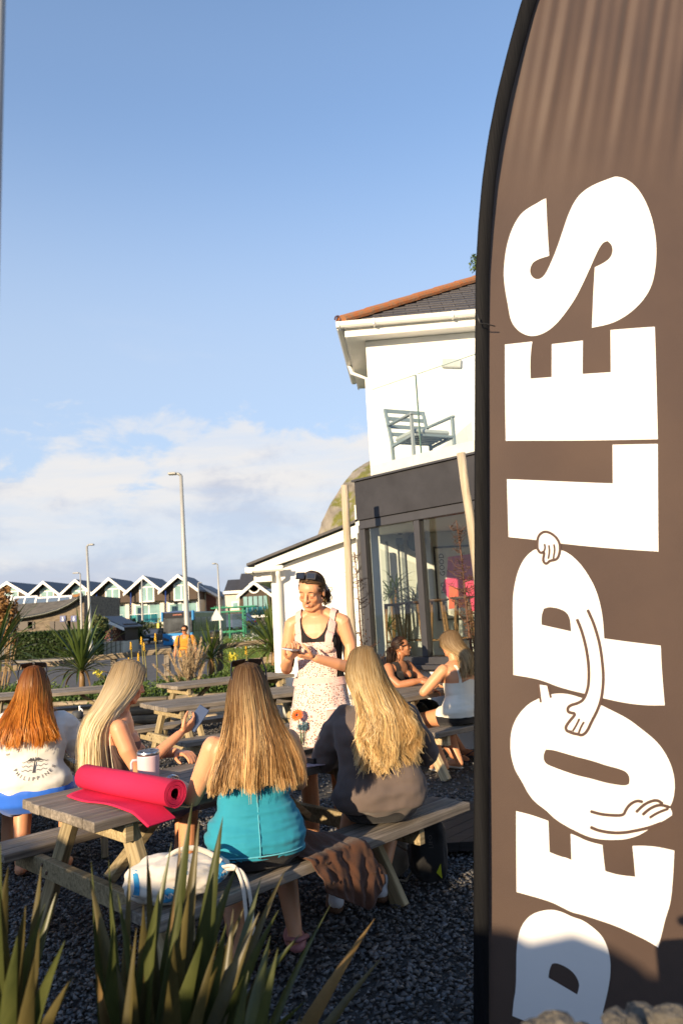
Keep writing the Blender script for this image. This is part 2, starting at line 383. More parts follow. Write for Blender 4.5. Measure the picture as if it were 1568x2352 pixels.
A1 = onz(218, 1889, 0.742); L1 = (Fp - A1).dot(U1)
T1 = A1 + U1 * (L1 / 2) + V1 * 0.37; T1.z = 0; OUT1 = (T1 - Fp).dot(V1); ANG1 = math.atan2(U1.y, U1.x)
print('TABLE1', T1, L1, OUT1, math.degrees(ANG1), A1, Fp)
def t1(x, y, z): return T1 + U1 * x + V1 * y + Vector((0, 0, z))
tb = picnic_table('picnic_table', 'nearest weathered picnic table with the pink rolled mat on its end', T1, ANG1, L1, OUT1, top_end=0.74, frame_x=0.56)
# table with the bottle, left
B2 = onz(178, 1707, 0.742)
T2 = Vector((B2.x - 0.62, B2.y + 0.22, 0)); ANG2 = R(20)
picnic_table('picnic_table', 'weathered picnic table at the left holding the grey drinks bottle', T2, ANG2, 1.8)
A3 = onz(955, 1680, 0.45)
ANG3 = R(42); U3 = Vector((math.cos(ANG3), math.sin(ANG3), 0)); V3 = Vector((-U3.y, U3.x, 0))
T3 = A3 + U3 * 0.9 + V3 * 0.53; T3.z = 0
picnic_table('picnic_table', 'pale fresh pine picnic table by the cafe window where two women talk', T3, ANG3, 1.8, 0.80, fresh=True)
def tab(px, py, ang, lab, off=(0, 0)):
    p = onz(px, py, 0.742); u = Vector((math.cos(ang), math.sin(ang), 0)); v = Vector((-u.y, u.x, 0))
    return picnic_table('picnic_table', lab, Vector((*(p + u * 0.9 + v * 0.37).xy, 0)), ang, 1.8)
tab(383, 1626, R(36), 'empty weathered picnic table directly behind the phone held by the fair-haired woman')
tab(408, 1577, R(36), 'empty weathered picnic table farthest back against the log edging')
pC = onz(262, 1580, 0.742); uC = Vector((math.cos(R(14)), math.sin(R(14)), 0))
picnic_table('picnic_table', 'empty weathered picnic table below the spiky cordyline at the left', Vector((*(pC - uC * 0.9 + Vector((0.1, 0.3, 0))).xy, 0)), R(14), 1.8)

# ================================================================== cafe building
def proj(p):
    d = Vector(p) - Vector((0, 0, CAM_H)); z = d.dot(fwd); return (784 + FPX * d.dot(crt) / z, 1176 - FPX * d.dot(cup) / z)
E0 = at(813, 1108, 9.5); ZF = E0.z                                    # outer top corner of the dark fascia
EA = R(-45); ex = Vector((math.cos(EA), math.sin(EA), 0)); ey = Vector((-ex.y, ex.x, 0))
E0.z = 0
def E(x, y, z): return E0 + ex * x + ey * y + Vector((0, 0, z))
def tx(px, y, z):
    lo, hi = -1, 6
    for _ in range(40):
        m = (lo + hi) / 2
        if proj(E(m, y, z))[0] < px: lo = m
        else: hi = m
    return lo
cafe = thing('cafe_building', 'white rendered cafe with dark window bay, glass balcony and slate roof', 'building', (0, 0, 0))
XE = 5.0
def ebox(name, x0, x1, y0, y1, z0, z1, m, parent=cafe, bev=0.004):
    b = MB(); b.bar(E(x0, (y0 + y1) / 2, (z0 + z1) / 2), E(x1, (y0 + y1) / 2, (z0 + z1) / 2), abs(y1 - y0), z1 - z0, bev); return b.build(name, m, parent, False)
ZS, ZT = 0.92, ZF - 0.56
ebox('base_wall', 0.05, XE, 0.10, 0.32, -0.2, ZS - 0.02, M_white_render)
ebox('fascia_board', 0, XE + 0.1, 0.0, 0.16, ZT + 0.055, ZF, M_fascia)
ebox('fascia_capping', -0.03, XE + 0.13, -0.03, 0.2, ZF + 0.002, ZF + 0.03, M_grey_frame)
b = MB(); b.bar(E(0.02, 0.165, (ZT + ZF) / 2 + 0.03), E(0.02, 0.165, (ZT + ZF) / 2 + 0.03) + Vector((0.03, 1.9, 0)), 0.04, ZF - ZT - 0.06); b.build('fascia_return', M_fascia, cafe, False)
b = MB(); b.prism([E(0.07, 0.18, ZT + 0.10), E(XE, 0.18, ZT + 0.10), Vector((4.7, 11.6, ZT + 0.10)), Vector((E0.x + 0.09, 11.6, ZT + 0.10))], (0, 0, ZF - ZT - 0.13)); b.build('bay_roof', M_white_render, cafe, False)
# window
def member(name, x0, x1, z0, z1, y0=0.03, y1=0.13, parent=None): return ebox(name, x0, x1, y0, y1, z0, z1, M_grey_frame, parent, 0.006)
win = ebox('window', 0.02, XE, 0.02, 0.14, ZS, ZS + 0.085, M_grey_frame)
member('window_sill', 0.0, XE, ZS - 0.055, ZS - 0.002, -0.05, 0.14, win)
member('window_head', 0.02, XE, ZT - 0.06, ZT + 0.05, 0.02, 0.14, win)
xm = tx(966, 0.05, 1.8)
jam = [0.02, xm - 0.03, 2 * xm - 0.05, 3 * xm - 0.08, XE - 0.1]
for j in jam: member('mullion', j, j + 0.085, ZS + 0.088, ZT - 0.063, 0.025, 0.135, win)
M_pane = glass('window_glass', (0.93, 0.955, 0.945), 1.5, 0.0, 1.2)
for j in range(4): ebox('pane', jam[j] + 0.087, jam[j + 1] - 0.002, 0.075, 0.081, ZS + 0.09, ZT - 0.065, M_pane, win, 0)
# room behind the glass
M_room = mat('room_wall_paint', (0.58, 0.60, 0.56), 0.8, 0.05, 2)
RP = [E(0.12, 0.16, 0), E(XE - 0.13, 0.16, 0), Vector((4.6, 11.5, 0)), Vector((E0.x + 0.10, 11.5, 0))]
def room_slab(name, z0, z1, m):
    b = MB(); b.prism([p + Vector((0, 0, z0)) for p in RP], (0, 0, z1 - z0)); return b.build(name, m, cafe, False)
room_slab('room_floor', 0.78, 0.86, wood('room_floor_boards', (0.16, 0.11, 0.07), (0.25, 0.18, 0.11)))
room_slab('room_ceiling', ZT + 0.06, ZT + 0.09, M_room)
def room_wall(name, p, q, z0, z1, m, th=0.08):
    b = MB(); b.bar(Vector((p[0], p[1], (z0 + z1) / 2)), Vector((q[0], q[1], (z0 + z1) / 2)), th, z1 - z0); return b.build(name, m, cafe, False)
room_wall('room_back_wall', (E0.x + 0.02, 11.55), (4.7, 11.55), -0.2, ZF + 0.0, M_room)
room_wall('flank_wall', (E0.x + 0.06, 9.66), (E0.x + 0.06, 11.5), -0.2, ZS - 0.02, M_white_render)
b = MB(); b.box((E0.x + 0.06, 10.58, (ZS + ZT) / 2), (0.006, 1.84, ZT - ZS)); b.build('flank_pane', M_pane, cafe, False)
for yy in (9.70, 10.6, 11.46): b = MB(); b.box((E0.x + 0.06, yy, (ZS + ZT) / 2 + 0.01), (0.07, 0.07, ZT - ZS)); b.build('flank_mullion', M_grey_frame, cafe, False)
room_wall('end_wall', (E(XE - 0.06, 0.2, 0).x, E(XE - 0.06, 0.2, 0).y), (4.65, 11.5), -0.2, ZT + 0.05, M_white_render)
M_gl = mat('white_gloss', (0.62, 0.62, 0.58), 0.4, 0.03)
pc = at(868, 1350, 9.75); b = MB(); b.box((pc.x, 9.75, (0.86 + ZT) / 2), (0.12, 0.10, ZT - 0.80)); b.build('room_pillar', M_gl, cafe, False)
for px, w in ((893, 0.05), (906, 0.16), (930, 0.05)):
    pc = at(px, 1350, 11.48); b = MB(); b.box((pc.x, 11.48, 1.75), (w, 0.06, 1.78)); b.build('room_door_frame', M_gl if w > 0.1 else mat('grey_gloss', (0.22, 0.24, 0.24), 0.4), cafe, False)
# balcony
M_kerb = mat('balcony_upstand_paint', (0.50, 0.52, 0.50), 0.6, 0.06, 6, 0.05)
ebox('balcony_upstand', 0.22, XE, 0.12, 0.28, ZF + 0.033, ZF + 0.20, M_kerb)
M_bal = glass('balustrade_glass', (0.955, 0.975, 0.968), 1.45, 0.0, 1.0); M_edge = mat('glass_edge', (0.10, 0.17, 0.15), 0.2, 0.1)
xj = tx(961, 0.2, 3.9); ZG = ZF + 1.22
for a, c in ((0.24, xj), (xj + 0.03, 2 * xj), (2 * xj + 0.03, 3 * xj)):
    o = ebox('balustrade_pane', a, c, 0.19, 0.205, ZF + 0.2, ZG, M_bal, cafe, 0)
    ebox('pane_edge', c - 0.002, c + 0.010, 0.188, 0.207, ZF + 0.2, ZG, M_edge, o, 0); ebox('pane_edge', a, c - 0.003, 0.188, 0.207, ZG + 0.001, ZG + 0.010, mat('pale_glass_edge', (0.35, 0.45, 0.42), 0.2, 0.1), o, 0)
for a in (0.31, 1.3):
    o = ebox('balustrade_pane', 0.225, 0.237, a, a + 0.97, ZF + 0.033, ZG, M_bal, cafe, 0)
# upper storey
YU = 11.3
U0 = at(846, 900, YU); ua = R(-5); ux = Vector((math.cos(ua), math.sin(ua), 0)); uy = Vector((-ux.y, ux.x, 0)); U0.z = 0
ZE = at(777, 737, YU - 0.5).z
def Uu(x, y, z): return U0 + ux * x + uy * y + Vector((0, 0, z))
def ubox(name, x0, x1, y0, y1, z0, z1, m, parent=cafe, bev=0.004):
    b = MB(); b.bar(Uu(x0, (y0 + y1) / 2, (z0 + z1) / 2), Uu(x1, (y0 + y1) / 2, (z0 + z1) / 2), abs(y1 - y0), z1 - z0, bev); return b.build(name, m, parent, False)
ubox('upper_wall', 0, 5.5, 0, 0.25, ZF - 0.3, ZE - 0.16, M_white_render)
ubox('upper_side_wall', 0, 0.25, 0.253, 2.4, ZF - 0.3, ZE - 0.16, M_white_render)
b = MB(); b.prism([E(0.22, 0.15, ZF - 0.06), E(XE, 0.15, ZF - 0.06), Uu(5.5, 0.1, ZF - 0.06), Uu(-0.05, 0.1, ZF - 0.06)], (0, 0, 0.08)); b.build('balcony_floor', M_kerb, cafe, False)
OV = 0.28
ubox('soffit', -OV, 5.5, -OV, 2.5, ZE - 0.155, ZE - 0.13, M_upvc)
ubox('eaves_fascia', -OV - 0.02, 5.5, -OV - 0.025, -OV, ZE - 0.18, ZE - 0.02, M_upvc)
ubox('eaves_fascia', -OV - 0.02, -OV - 0.001, -OV + 0.003, 2.5, ZE - 0.18, ZE - 0.02, M_upvc)
def gutter(p0, p1, name='gutter', r=0.065):
    b = MB(); d = (p1 - p0).normalized(); s = d.cross(Vector((0, 0, 1)))
    prof = [(-0.06, 0.03), (-0.055, -0.03), (-0.03, -0.055), (0.03, -0.055), (0.055, -0.03), (0.065, 0.03), (0.05, 0.03), (0.04, -0.02), (0, -0.035), (-0.045, -0.02), (-0.05, 0.03)]
    b.prism([p0 + s * x + Vector((0, 0, z)) for x, z in prof], p1 - p0)
    return b.build(name, M_upvc, cafe, False)
g0 = gutter(Uu(-OV - 0.14, -OV - 0.095, ZE), Uu(5.5, -OV - 0.095, ZE)); gutter(Uu(-OV - 0.09, -OV, ZE), Uu(-OV - 0.09, 2.5, ZE))
for x in (-0.4, 0.15, 1.35, 2.5): 
    o = ubox('gutter_bracket', x, x + 0.03, -OV - 0.17, -OV - 0.02, ZE - 0.065, ZE + 0.034, M_upvc, g0)
b = MB(); b.tube([Uu(-OV - 0.09, 1.4, ZE - 0.05), Uu(-OV - 0.05, 1.4, ZE - 0.2), Uu(-0.06, 1.1, ZE - 0.42), Uu(-0.06, 1.05, ZF)], 0.034, 10); b.build('swan_neck_pipe', M_upvc, cafe)
# roof: slates in courses, clipped at the hip
P0 = Uu(-OV - 0.05, -OV - 0.06, ZE + 0.03); rise = math.tan(R(33))
M_slate = mat('roof_slate', (0.060, 0.057, 0.060), 0.6, 0.25, 9, 0.2, 50, coord='Generated')
M_slate2 = mat('roof_slate_brown', (0.075, 0.068, 0.066), 0.6, 0.25, 9, 0.2, 50, coord='Generated')
def roofp(s, r, lift=0.0): return P0 + ux * s + uy * (r * math.cos(R(33))) + Vector((0, 0, r * math.sin(R(33)) + lift))
b = MB(); b.poly([roofp(0, 0, -0.01), roofp(5.5, 0, -0.01), roofp(5.5, 3.2, -0.01), roofp(3.2 * math.cos(R(33)), 3.2, -0.01)])
b.poly([roofp(0, 0, -0.01), roofp(3.2 * math.cos(R(33)), 3.2, -0.01), roofp(3.2 * math.cos(R(33)), 3.2, -0.01) + uy * 0.1, P0 + uy * 3.2]); b.build('roof_underlay', M_slate, cafe)
rh, sw = 0.205, 0.40
for row in range(15):
    r0 = row * rh - 0.03; off = (row % 2) * sw / 2
    for k in range(16):
        s0 = k * sw - off + 0.006; s1 = s0 + sw - 0.012
        h0 = max(0, r0) * math.cos(R(33)); h1 = (r0 + rh) * math.cos(R(33))
        if s1 < h1 + 0.04 or s0 > 5.4: continue
        a0 = max(s0, h0); a1 = max(s0, h1); j = random.uniform(0, 0.004)
        b = MB(); up_ = Vector((0, 0, 1))
        p = [roofp(a0, r0, 0.018 + j), roofp(s1, r0, 0.018 + j), roofp(s1, r0 + rh, 0.004), roofp(a1, r0 + rh, 0.004)]
        if a1 >= s1: p = p[:3]
        b.prism(p, (0, 0, -0.012)); b.build('slate', random.choice([M_slate, M_slate, M_slate2]), cafe, False)
M_ridge = mat('lichen_clay_tile', (0.36, 0.115, 0.03), 0.85, 0.0, 14, 0.5, 50, base2=(0.26, 0.14, 0.07), lo=0.4, hi=0.62)
hip = lambda q: roofp(q, q / math.cos(R(33)), 0.03)
nh = 7
for k in range(nh):
    q0 = k * 2.75 / nh - 0.02; q1 = (k + 1) * 2.75 / nh
    a = hip(q0) + Vector((0, 0, 0.035)); c = hip(q1) + Vector((0, 0, 0.025)); d = (c - a).normalized(); s = d.cross(Vector((0, 0, 1))).normalized(); n = s.cross(d)
    ring = [(math.cos(w), math.sin(w)) for w in np.linspace(-0.35, math.pi + 0.35, 10)]
    b = MB(); b.prism([a + s * (0.125 * x) + n * (0.10 * y - 0.03) for x, y in ring] , c - a); b.build('hip_tile', M_ridge, cafe, False)
b = MB(); b.tube([hip(-0.03) + Vector((-0.03 + 0.045 * math.cos(w), 0, 0.06 + 0.045 * math.sin(w))) for w in np.linspace(-1.8, 3.4, 12)], 0.014, 6); b.build('hip_iron', mat('rusty_purple_iron', (0.05, 0.02, 0.035), 0.6), cafe)
# annex: lean-to gable on the left
YA = 11.75
def An(px, py): return at(px, py, YA)
pl, ptop = An(622, 1312), An(900, 1186)
b = MB(); b.prism([(pl.x, YA, -0.2), (3.0, YA, -0.2), (3.0, YA, ptop.z + (3 - ptop.x) * (ptop.z - pl.z) / (ptop.x - pl.x)), (pl.x, YA, pl.z)], (0, 0.25, 0)); b.build('annex_wall', M_white_render, cafe, False)
q0, q1 = An(588, 1300), An(840, 1199)
b = MB(); dq = (q1 - q0); b.prism([q0 + Vector((0, -0.16, 0)), q1 + Vector((0, -0.16, 0)), q1 + Vector((0, -0.16, -0.2)), q0 + Vector((0.0, -0.16, -0.11))], (0, 0.14, 0)); b.build('verge_board', M_upvc, cafe, False)
b = MB(); b.prism([q0 + Vector((-0.12, -0.24, -0.01)), q1 + Vector((0, -0.24, 0.035)), q1 + Vector((0, -0.24, 0.075)), q0 + Vector((-0.12, -0.24, 0.03))], (0, 3.0, 0)); b.build('annex_roof', M_slate, cafe, False)
g1 = gutter(Vector((q0.x - 0.07, YA - 0.30, q0.z - 0.07)), Vector((q0.x - 0.07, YA + 3, q0.z - 0.07)))
gutter(Vector((q0.x - 0.14, YA - 0.24, q0.z - 0.07)), Vector((An(652, 1300).x, YA - 0.24, q0.z - 0.06)))
b = MB(); b.box((pl.x - 0.12, YA + 1.4, q0.z - 0.19), (0.28, 3.0, 0.14)); b.build('annex_soffit', M_upvc, cafe, False)
pp = An(641, 1310); b = MB(); b.tube([(pp.x, YA - 0.24, pp.z + 0.03), (pp.x, YA - 0.22, pp.z - 0.08), (pp.x, YA - 0.04, pp.z - 0.2), (pp.x, YA - 0.04, 0.0)], 0.036, 12); b.build('downpipe', M_upvc, cafe)

# log posts in front of the bay
for k, (px, py, y, px2, py2) in enumerate(((791, 1115, 8.6, 808, 1455), (1058, 1041, 7.45, 1086, 1240))):
    p = at(px, py, y); q = at(px2, py2, y); d = (q - p).normalized(); base = p + d * (p.z / -d.z) * 1.0; r = 0.046
    o = thing('log_post', ['bare pale log post standing in front of the white annex wall', 'bare pale log post in front of the window bay beside the banner'][k], 'post', (base.x, base.y, 0), 0, 'log posts before the cafe')
    n = 9; pts = [Vector((0, 0, -0.1)).lerp(p - Vector((base.x, base.y, 0)), i / n) for i in range(n + 1)]
    b = MB(); b.tube([pt + Vector((random.uniform(-1, 1), random.uniform(-1, 1), 0)) * 0.004 for pt in pts], [r * (1.12 - 0.16 * i / n) for i in range(n + 1)], 14); b.build('trunk', M_post, o)

# wall lamp
LP = at(1036, 836, YU - 0.12)
o = thing('wall_lamp', 'small pale box lamp fixed high on the white upper wall', 'lamp', LP)
for nm, sz, c in (('lamp_body', (0.30, 0.11, 0.14), (0, 0, 0)), ('mounting_plate', (0.12, 0.05, 0.10), (0, 0.08, 0))):
    b = MB(); b.box(c, sz, Euler((0, 0.12, ua)), 0.012); b.build(nm, mat('lamp_paint', (0.42, 0.44, 0.42), 0.4), o, False)

# cliff behind
def cliff():
    nz_, nx_ = 60, 90; V = []; 
    prof = [(730, 1232), (736, 1195), (762, 1138), (790, 1088), (815, 1050), (846, 1022)]
    for j in range(nz_):
        f = j / (nz_ - 1); k = min(int(f * 5), 4); g = f * 5 - k
        px = prof[k][0] * (1 - g) + prof[k + 1][0] * g; py = prof[k][1] * (1 - g) + prof[k + 1][1] * g
        p = at(px, py, 46)
        for i in range(nx_):
            h = i / (nx_ - 1); x = p.x + h * 22 * (1 - 0.2 * f); y = 46 - 5 * math.sin(h * 2.2) + 5 * f; z = p.z + h * 3 * (1 - f) * 0 + h * 2 * f
            n = mnoise.fractal(Vector((x * 0.35, z * 0.25, 3.1)), 1.0, 2.2, 5) 
            st = math.sin((z * 0.8 + x * 1.3) * 2.5) * 0.12
            V.append((x + 0.35 * n, y - 1.1 * n - st, z + 0.25 * n))
    i = np.arange(nz_ - 1)[:, None] * nx_ + np.arange(nx_ - 1)[None]
    F = np.stack([i, i + 1, i + 1 + nx_, i + nx_], -1).reshape(-1, 4)
    V = np.array(V)
    # top cap running back
    return mesh_np('cliff', V, F, True)
M_cliff = mat('cliff_rock', (0.13, 0.11, 0.085), 0.9, 0.0, 0.7, 1.0, 2.5, base2=(0.30, 0.27, 0.22), stretch=(2.2, 1, 0.6))
def cliff_grass(m):
    N = m.node_tree.nodes; L = m.node_tree.links; b = N['Principled BSDF']; src = b.inputs['Base Color'].links[0].from_socket
    tc = N.new('ShaderNodeTexCoord'); nz = N.new('ShaderNodeTexNoise'); nz.inputs['Scale'].default_value = 0.42; nz.inputs['Detail'].default_value = 6; nz.inputs['Roughness'].default_value = 0.7
    L.new(tc.outputs['Object'], nz.inputs['Vector'])
    rp = N.new('ShaderNodeValToRGB'); rp.color_ramp.elements[0].position = 0.47; rp.color_ramp.elements[1].position = 0.55; L.new(nz.outputs['Fac'], rp.inputs[0])
    n2 = N.new('ShaderNodeTexNoise'); n2.inputs['Scale'].default_value = 5; n2.inputs['Detail'].default_value = 4; r2 = N.new('ShaderNodeValToRGB'); r2.color_ramp.elements[0].color = (0.05, 0.08, 0.01, 1); r2.color_ramp.elements[1].color = (0.20, 0.17, 0.03, 1)
    L.new(tc.outputs['Object'], n2.inputs['Vector']); L.new(n2.outputs['Fac'], r2.inputs[0])
    mx = N.new('ShaderNodeMix'); mx.data_type = 'RGBA'; L.new(rp.outputs[0], mx.inputs[0]); L.new(src, mx.inputs[6]); L.new(r2.outputs[0], mx.inputs[7]); L.new(mx.outputs[2], b.inputs['Base Color'])
cliff_grass(M_cliff)
o = link('cliff', cliff(), M_cliff); o['kind'] = 'structure'

# stone wall behind the viewpoint (throws the low shade over the near ground)
nw = Vector((math.sin(SUN_AZ), math.cos(SUN_AZ), 0)); tw = Vector((-nw.y, nw.x, 0))
M_rock = mat('rubble_stone', (0.17, 0.16, 0.15), 0.9, 0.35, 8, 0.8, 30)
cw = nw * 1.75
o = thing('stone_wall', 'rough stone boundary wall topped with boulders behind the viewpoint', 'wall', (0, 0, 0))
b = MB(); b.bar(cw - tw * 6 + Vector((0, 0, 0.66)), cw + tw * 6 + Vector((0, 0, 0.66)), 0.35, 1.32, 0.02); b.build('wall_core', M_rock, o, False)
rr = random.Random(5)
for k in range(46):
    s = -6 + k * 0.265; r = rr.uniform(0.11, 0.2)
    b = MB(); b.ico((0, 0, 0), (r * 1.25, r, r * 0.9), 2, 0.1, k); b.build('boulder', M_rock, o, False, cw + tw * s + Vector((0, 0, 1.32 + r * 0.5)))
# ================================================================== feather banner
YF = 2.4
def fl(px, py):
    p = at(px, py, YF); return p
def z4(x, y): return (1035 + x * 0.34, y * 0.34)
def z5(x, y): return (1035 + x * 0.34, 784 + y * 0.34)
def z6(x, y): return (1035 + x * 0.34, 1568 + y * 0.34)
outer = [(1620, -560), (1500, -520), (1400, -410), (1310, -260), (1240, -110), (1195, 0), (1164, 112), (1137, 221), (1117, 323), (1103, 425), (1094.5, 527), (1089, 629), (1088, 782), (1087, 1100), (1087, 1568), (1086, 2000), (1086, 2480)]
inner = [(1620, -520), (1520, -478), (1430, -378), (1345, -240), (1280, -100), (1237, 0), (1212, 78), (1188, 146), (1164, 245), (1144, 340), (1132, 442), (1121, 629), (1118, 782), (1120, 1100), (1120, 1568), (1118, 1900), (1110, 2480)]
def interp(path, n):
    P = np.array(path, float); d = np.r_[0, np.cumsum(np.hypot(*np.diff(P, axis=0).T))]; s = np.linspace(0, d[-1], n)
    return np.stack([np.interp(s, d, P[:, 0]), np.interp(s, d, P[:, 1])], 1)
flag = thing('feather_banner', 'tall brown feather banner with white rotated lettering and cartoon arms at right', 'banner', (0, 0, 0))
NP = 90
o_ = interp(outer, NP)
iy = np.array(inner)
def inner_x(py): 
    P = np.array(inner); return np.interp(py, P[:, 1], P[:, 0])
def wave(x, z):
    """cloth relief (metres towards the viewer): fan of creases near the top, faint waves below"""
    k = smooth01((z - 2.9) / 0.6)
    u = (x - 0.55) + (3.6 - z) * 0.28
    w = k * (0.0032 * np.sin(u * 42) + 0.0032 * np.sin(u * 71 + 1.3) + 0.0024 * np.sin(u * 120 + z * 3))
    return w + 0.006 * np.sin(x * 9 + z * 1.7) + 0.004 * np.sin(z * 5 + x * 3) - 0.05 * (x - 0.4) ** 2
# cloth grid: rows in z, columns from the sleeve to the right edge
rows = np.linspace(-505, 2460, 200); V = []; NC = 90
for py in rows:
    xi = inner_x(py) - 8; xr = 1660 - 60 * max(0, (-py) / 500) ** 2
    for j in range(NC):
        p = fl(xi + (xr - xi) * j / (NC - 1), py); V.append((p.x, YF - float(wave(p.x, p.z)), p.z))
i = np.arange(len(rows) - 1)[:, None] * NC + np.arange(NC - 1)[None]
F = np.stack([i, i + 1, i + 1 + NC, i + NC], -1).reshape(-1, 4)
M_flag = mat('brown_banner_cloth', lin((74, 59, 52)), 0.62, 0.0, 2.2, 0.10, 300, base2=lin((84, 67, 57)), sheen=0.1, trans=0.10)
cloth = link('cloth', mesh_np('cloth', V, F, True), M_flag, flag)
# black pole sleeve (closed flattened tube)
sl = []
for k in range(NP):
    a = o_[k]; 
    nrm = o_[min(k + 1, NP - 1)] - o_[max(k - 1, 0)]; nrm = np.array([-nrm[1], nrm[0]]); nrm /= np.hypot(*nrm)
    w = 33 + 6 * max(0, (400 - a[1]) / 600)
    c = a + np.array([abs(nrm[0]), -nrm[1] if nrm[0] < 0 else nrm[1]]) * w / 2 if False else a - nrm * w / 2
    sl.append((c, w))
def sleeve():
    V = []; F = []; S = 10
    for c, w in sl:
        p = fl(*c); r = w / 2 / FPX * YF
        q = fl(c[0] + 5, c[1]); 
        V.append((p, r))
    b = MB(); pts = [Vector((p.x, YF - 0.012, p.z)) for p, r in V]; rads = [r for p, r in V]
    b.tube(pts, rads, 12)
    for v in b.bm.verts: v.co.y = YF - 0.012 + (v.co.y - YF + 0.012) * 0.4
    return b
sb = sleeve(); sb.build('pole_sleeve', mat('black_sleeve_cloth', (0.009, 0.009, 0.010), 0.6, 0.3, 30, 0.2, 200, stretch=(1, 1, 0.05), spec=0.06), flag)
b = MB(); f0 = fl(1102, 2470); b.tube([(f0.x, YF - 0.012, -0.1), (f0.x, YF - 0.012, f0.z + 0.1)], 0.016, 10); b.build('pole', M_black, flag)
b = MB(); p0 = fl(1092, 735); b.tube([(p0.x - 0.004, YF - 0.05, p0.z), (p0.x + 0.002, YF - 0.045, p0.z - 0.03), (p0.x + 0.02, YF - 0.05, p0.z - 0.035), (p0.x + 0.055, YF - 0.035, p0.z - 0.04)], 0.0022, 5); b.build('toggle_cord', M_black, flag)
M_letter = mat('white_print', (0.80, 0.79, 0.78), 0.6, 0.02, 5)
M_line = mat('brown_print', lin((80, 61, 53)), 0.62, 0.08, 3)
def on_flag(px, py, lift):
    p = fl(px, py); return (p.x, YF - float(wave(p.x, p.z)) - lift, p.z)
def smooth_path(pts, n=3, closed=True):
    """Chaikin-like refinement that keeps sharp corners"""
    P = [Vector(p) for p in pts]; out = []
    N = len(P)
    for i in range(N):
        a, b_, c = P[i - 1], P[i], P[(i + 1) % N]
        v1 = (b_ - a); v2 = (c - b_); ang = v1.angle(v2, 0) if v1.length > 0 and v2.length > 0 else 0
        if ang > 0.75 or (not closed and i in (0, N - 1)): out.append(b_)
        else:
            out.append(b_.lerp(a, 0.25)); out.append(b_.lerp(c, 0.25))
    return [(p.x, p.y) for p in out]
def letter(polys, name, m, lift, par=flag):
    cu = bpy.data.curves.new('t', 'CURVE'); cu.dimensions = '2D'; cu.fill_mode = 'BOTH'
    for poly in polys:
        pts = smooth_path(smooth_path(poly)); sp_ = cu.splines.new('POLY'); sp_.points.add(len(pts) - 1); sp_.use_cyclic_u = True
        for k, (x, y) in enumerate(pts): sp_.points[k].co = (x / 100, -y / 100, 0, 1)
    to = bpy.data.objects.new('t', cu); C.objects.link(to); bpy.context.view_layer.update()
    me = bpy.data.meshes.new_from_object(to.evaluated_get(bpy.context.evaluated_depsgraph_get())); bpy.data.objects.remove(to); bpy.data.curves.remove(cu)
    bm = bmesh.new(); bm.from_mesh(me)
    xs = [v.co.x for v in bm.verts]; ys = [v.co.y for v in bm.verts]
    for a, lo, hi in ((0, min(xs), max(xs)), (1, min(ys), max(ys))):
        k = lo + 0.25
        while k < hi:
            co = Vector((0, 0, 0)); co[a] = k; no = Vector((0, 0, 0)); no[a] = 1
            bmesh.ops.bisect_plane(bm, geom=bm.verts[:] + bm.edges[:] + bm.faces[:], plane_co=co, plane_no=no); k += 0.25
    for v in bm.verts: v.co = Vector(on_flag(v.co.x * 100, -v.co.y * 100, lift))
    bmesh.ops.recalc_face_normals(bm, faces=bm.faces[:])
    bm.to_mesh(me); bm.free(); me.name = name
    me.polygons.foreach_set('use_smooth', np.ones(len(me.polygons), bool))
    return link(name, me, m, par)
def line(pts, w, name='drawn_line', lift=0.0035, par=flag, taper=False):
    P = np.array(pts, float)
    for _ in range(2):
        Q = [P[0]]
        for i in range(len(P) - 1): Q += [P[i] * 0.75 + P[i + 1] * 0.25, P[i] * 0.25 + P[i + 1] * 0.75]
        Q.append(P[-1]); P = np.array(Q)
    V = []; F = []
    for i in range(len(P)):
        t = P[min(i + 1, len(P) - 1)] - P[max(i - 1, 0)]; n = np.array([-t[1], t[0]]) / max(1e-6, np.hypot(*t))
        ww = w * (0.55 if i in (0, len(P) - 1) else 1)
        V += [on_flag(*(P[i] + n * ww / 2), lift), on_flag(*(P[i] - n * ww / 2), lift)]
        if i: k = 2 * i; F.append((k - 2, k - 1, k + 1, k))
    return link(name, mesh_np(name, V, F, True), M_line, par)
q4 = lambda L: [z4(*p) for p in L]
q5 = lambda L: [z5(*p) for p in L]
q6 = lambda L: [z6(*p) for p in L]
letter([q4([(1135,1170),(1230,1205),(1310,1290),(1370,1420),(1400,1550),(1408,1660),(1400,1790),(1370,1920),(1300,2030),(1200,2120),(1090,2180),(957,2207),(968,1950),(978,1795),(1040,1765),(1085,1730),(1102,1685),(1095,1640),(1065,1615),(1035,1625),(1010,1660),(985,1710),(950,1790),(900,1900),(850,2000),(790,2090),(720,2180),(640,2245),(550,2275),(470,2250),(420,2200),(398,2150),(385,2070),(365,1960),(355,1860),(360,1780),(370,1700),(385,1630),(410,1550),(450,1470),(490,1420),(540,1385),(590,1358),(625,1335),(648,1327),(655,1500),(668,1718),(610,1735),(560,1760),(538,1800),(537,1840),(555,1870),(585,1882),(620,1870),(650,1830),(680,1765),(720,1670),(760,1550),(800,1430),(850,1330),(910,1270),(990,1225),(1070,1195)])], 'letter', M_letter, 0.002)
letter([q5([(362,25),(550,0),(540,60),(535,150),(537,252),(682,238),(683,15),(895,-12),(893,215),(1085,202),(1083,-84),(1388,-111),(1395,200),(1400,420),(1407,655),(890,665),(368,674),(362,400)])], 'letter', M_letter, 0.002)
letter([q5([(376,932),(1104,954),(1100,692),(1407,686),(1412,1000),(1420,1416),(1080,1395),(740,1365),(580,1342),(387,1323)])], 'letter', M_letter, 0.002)
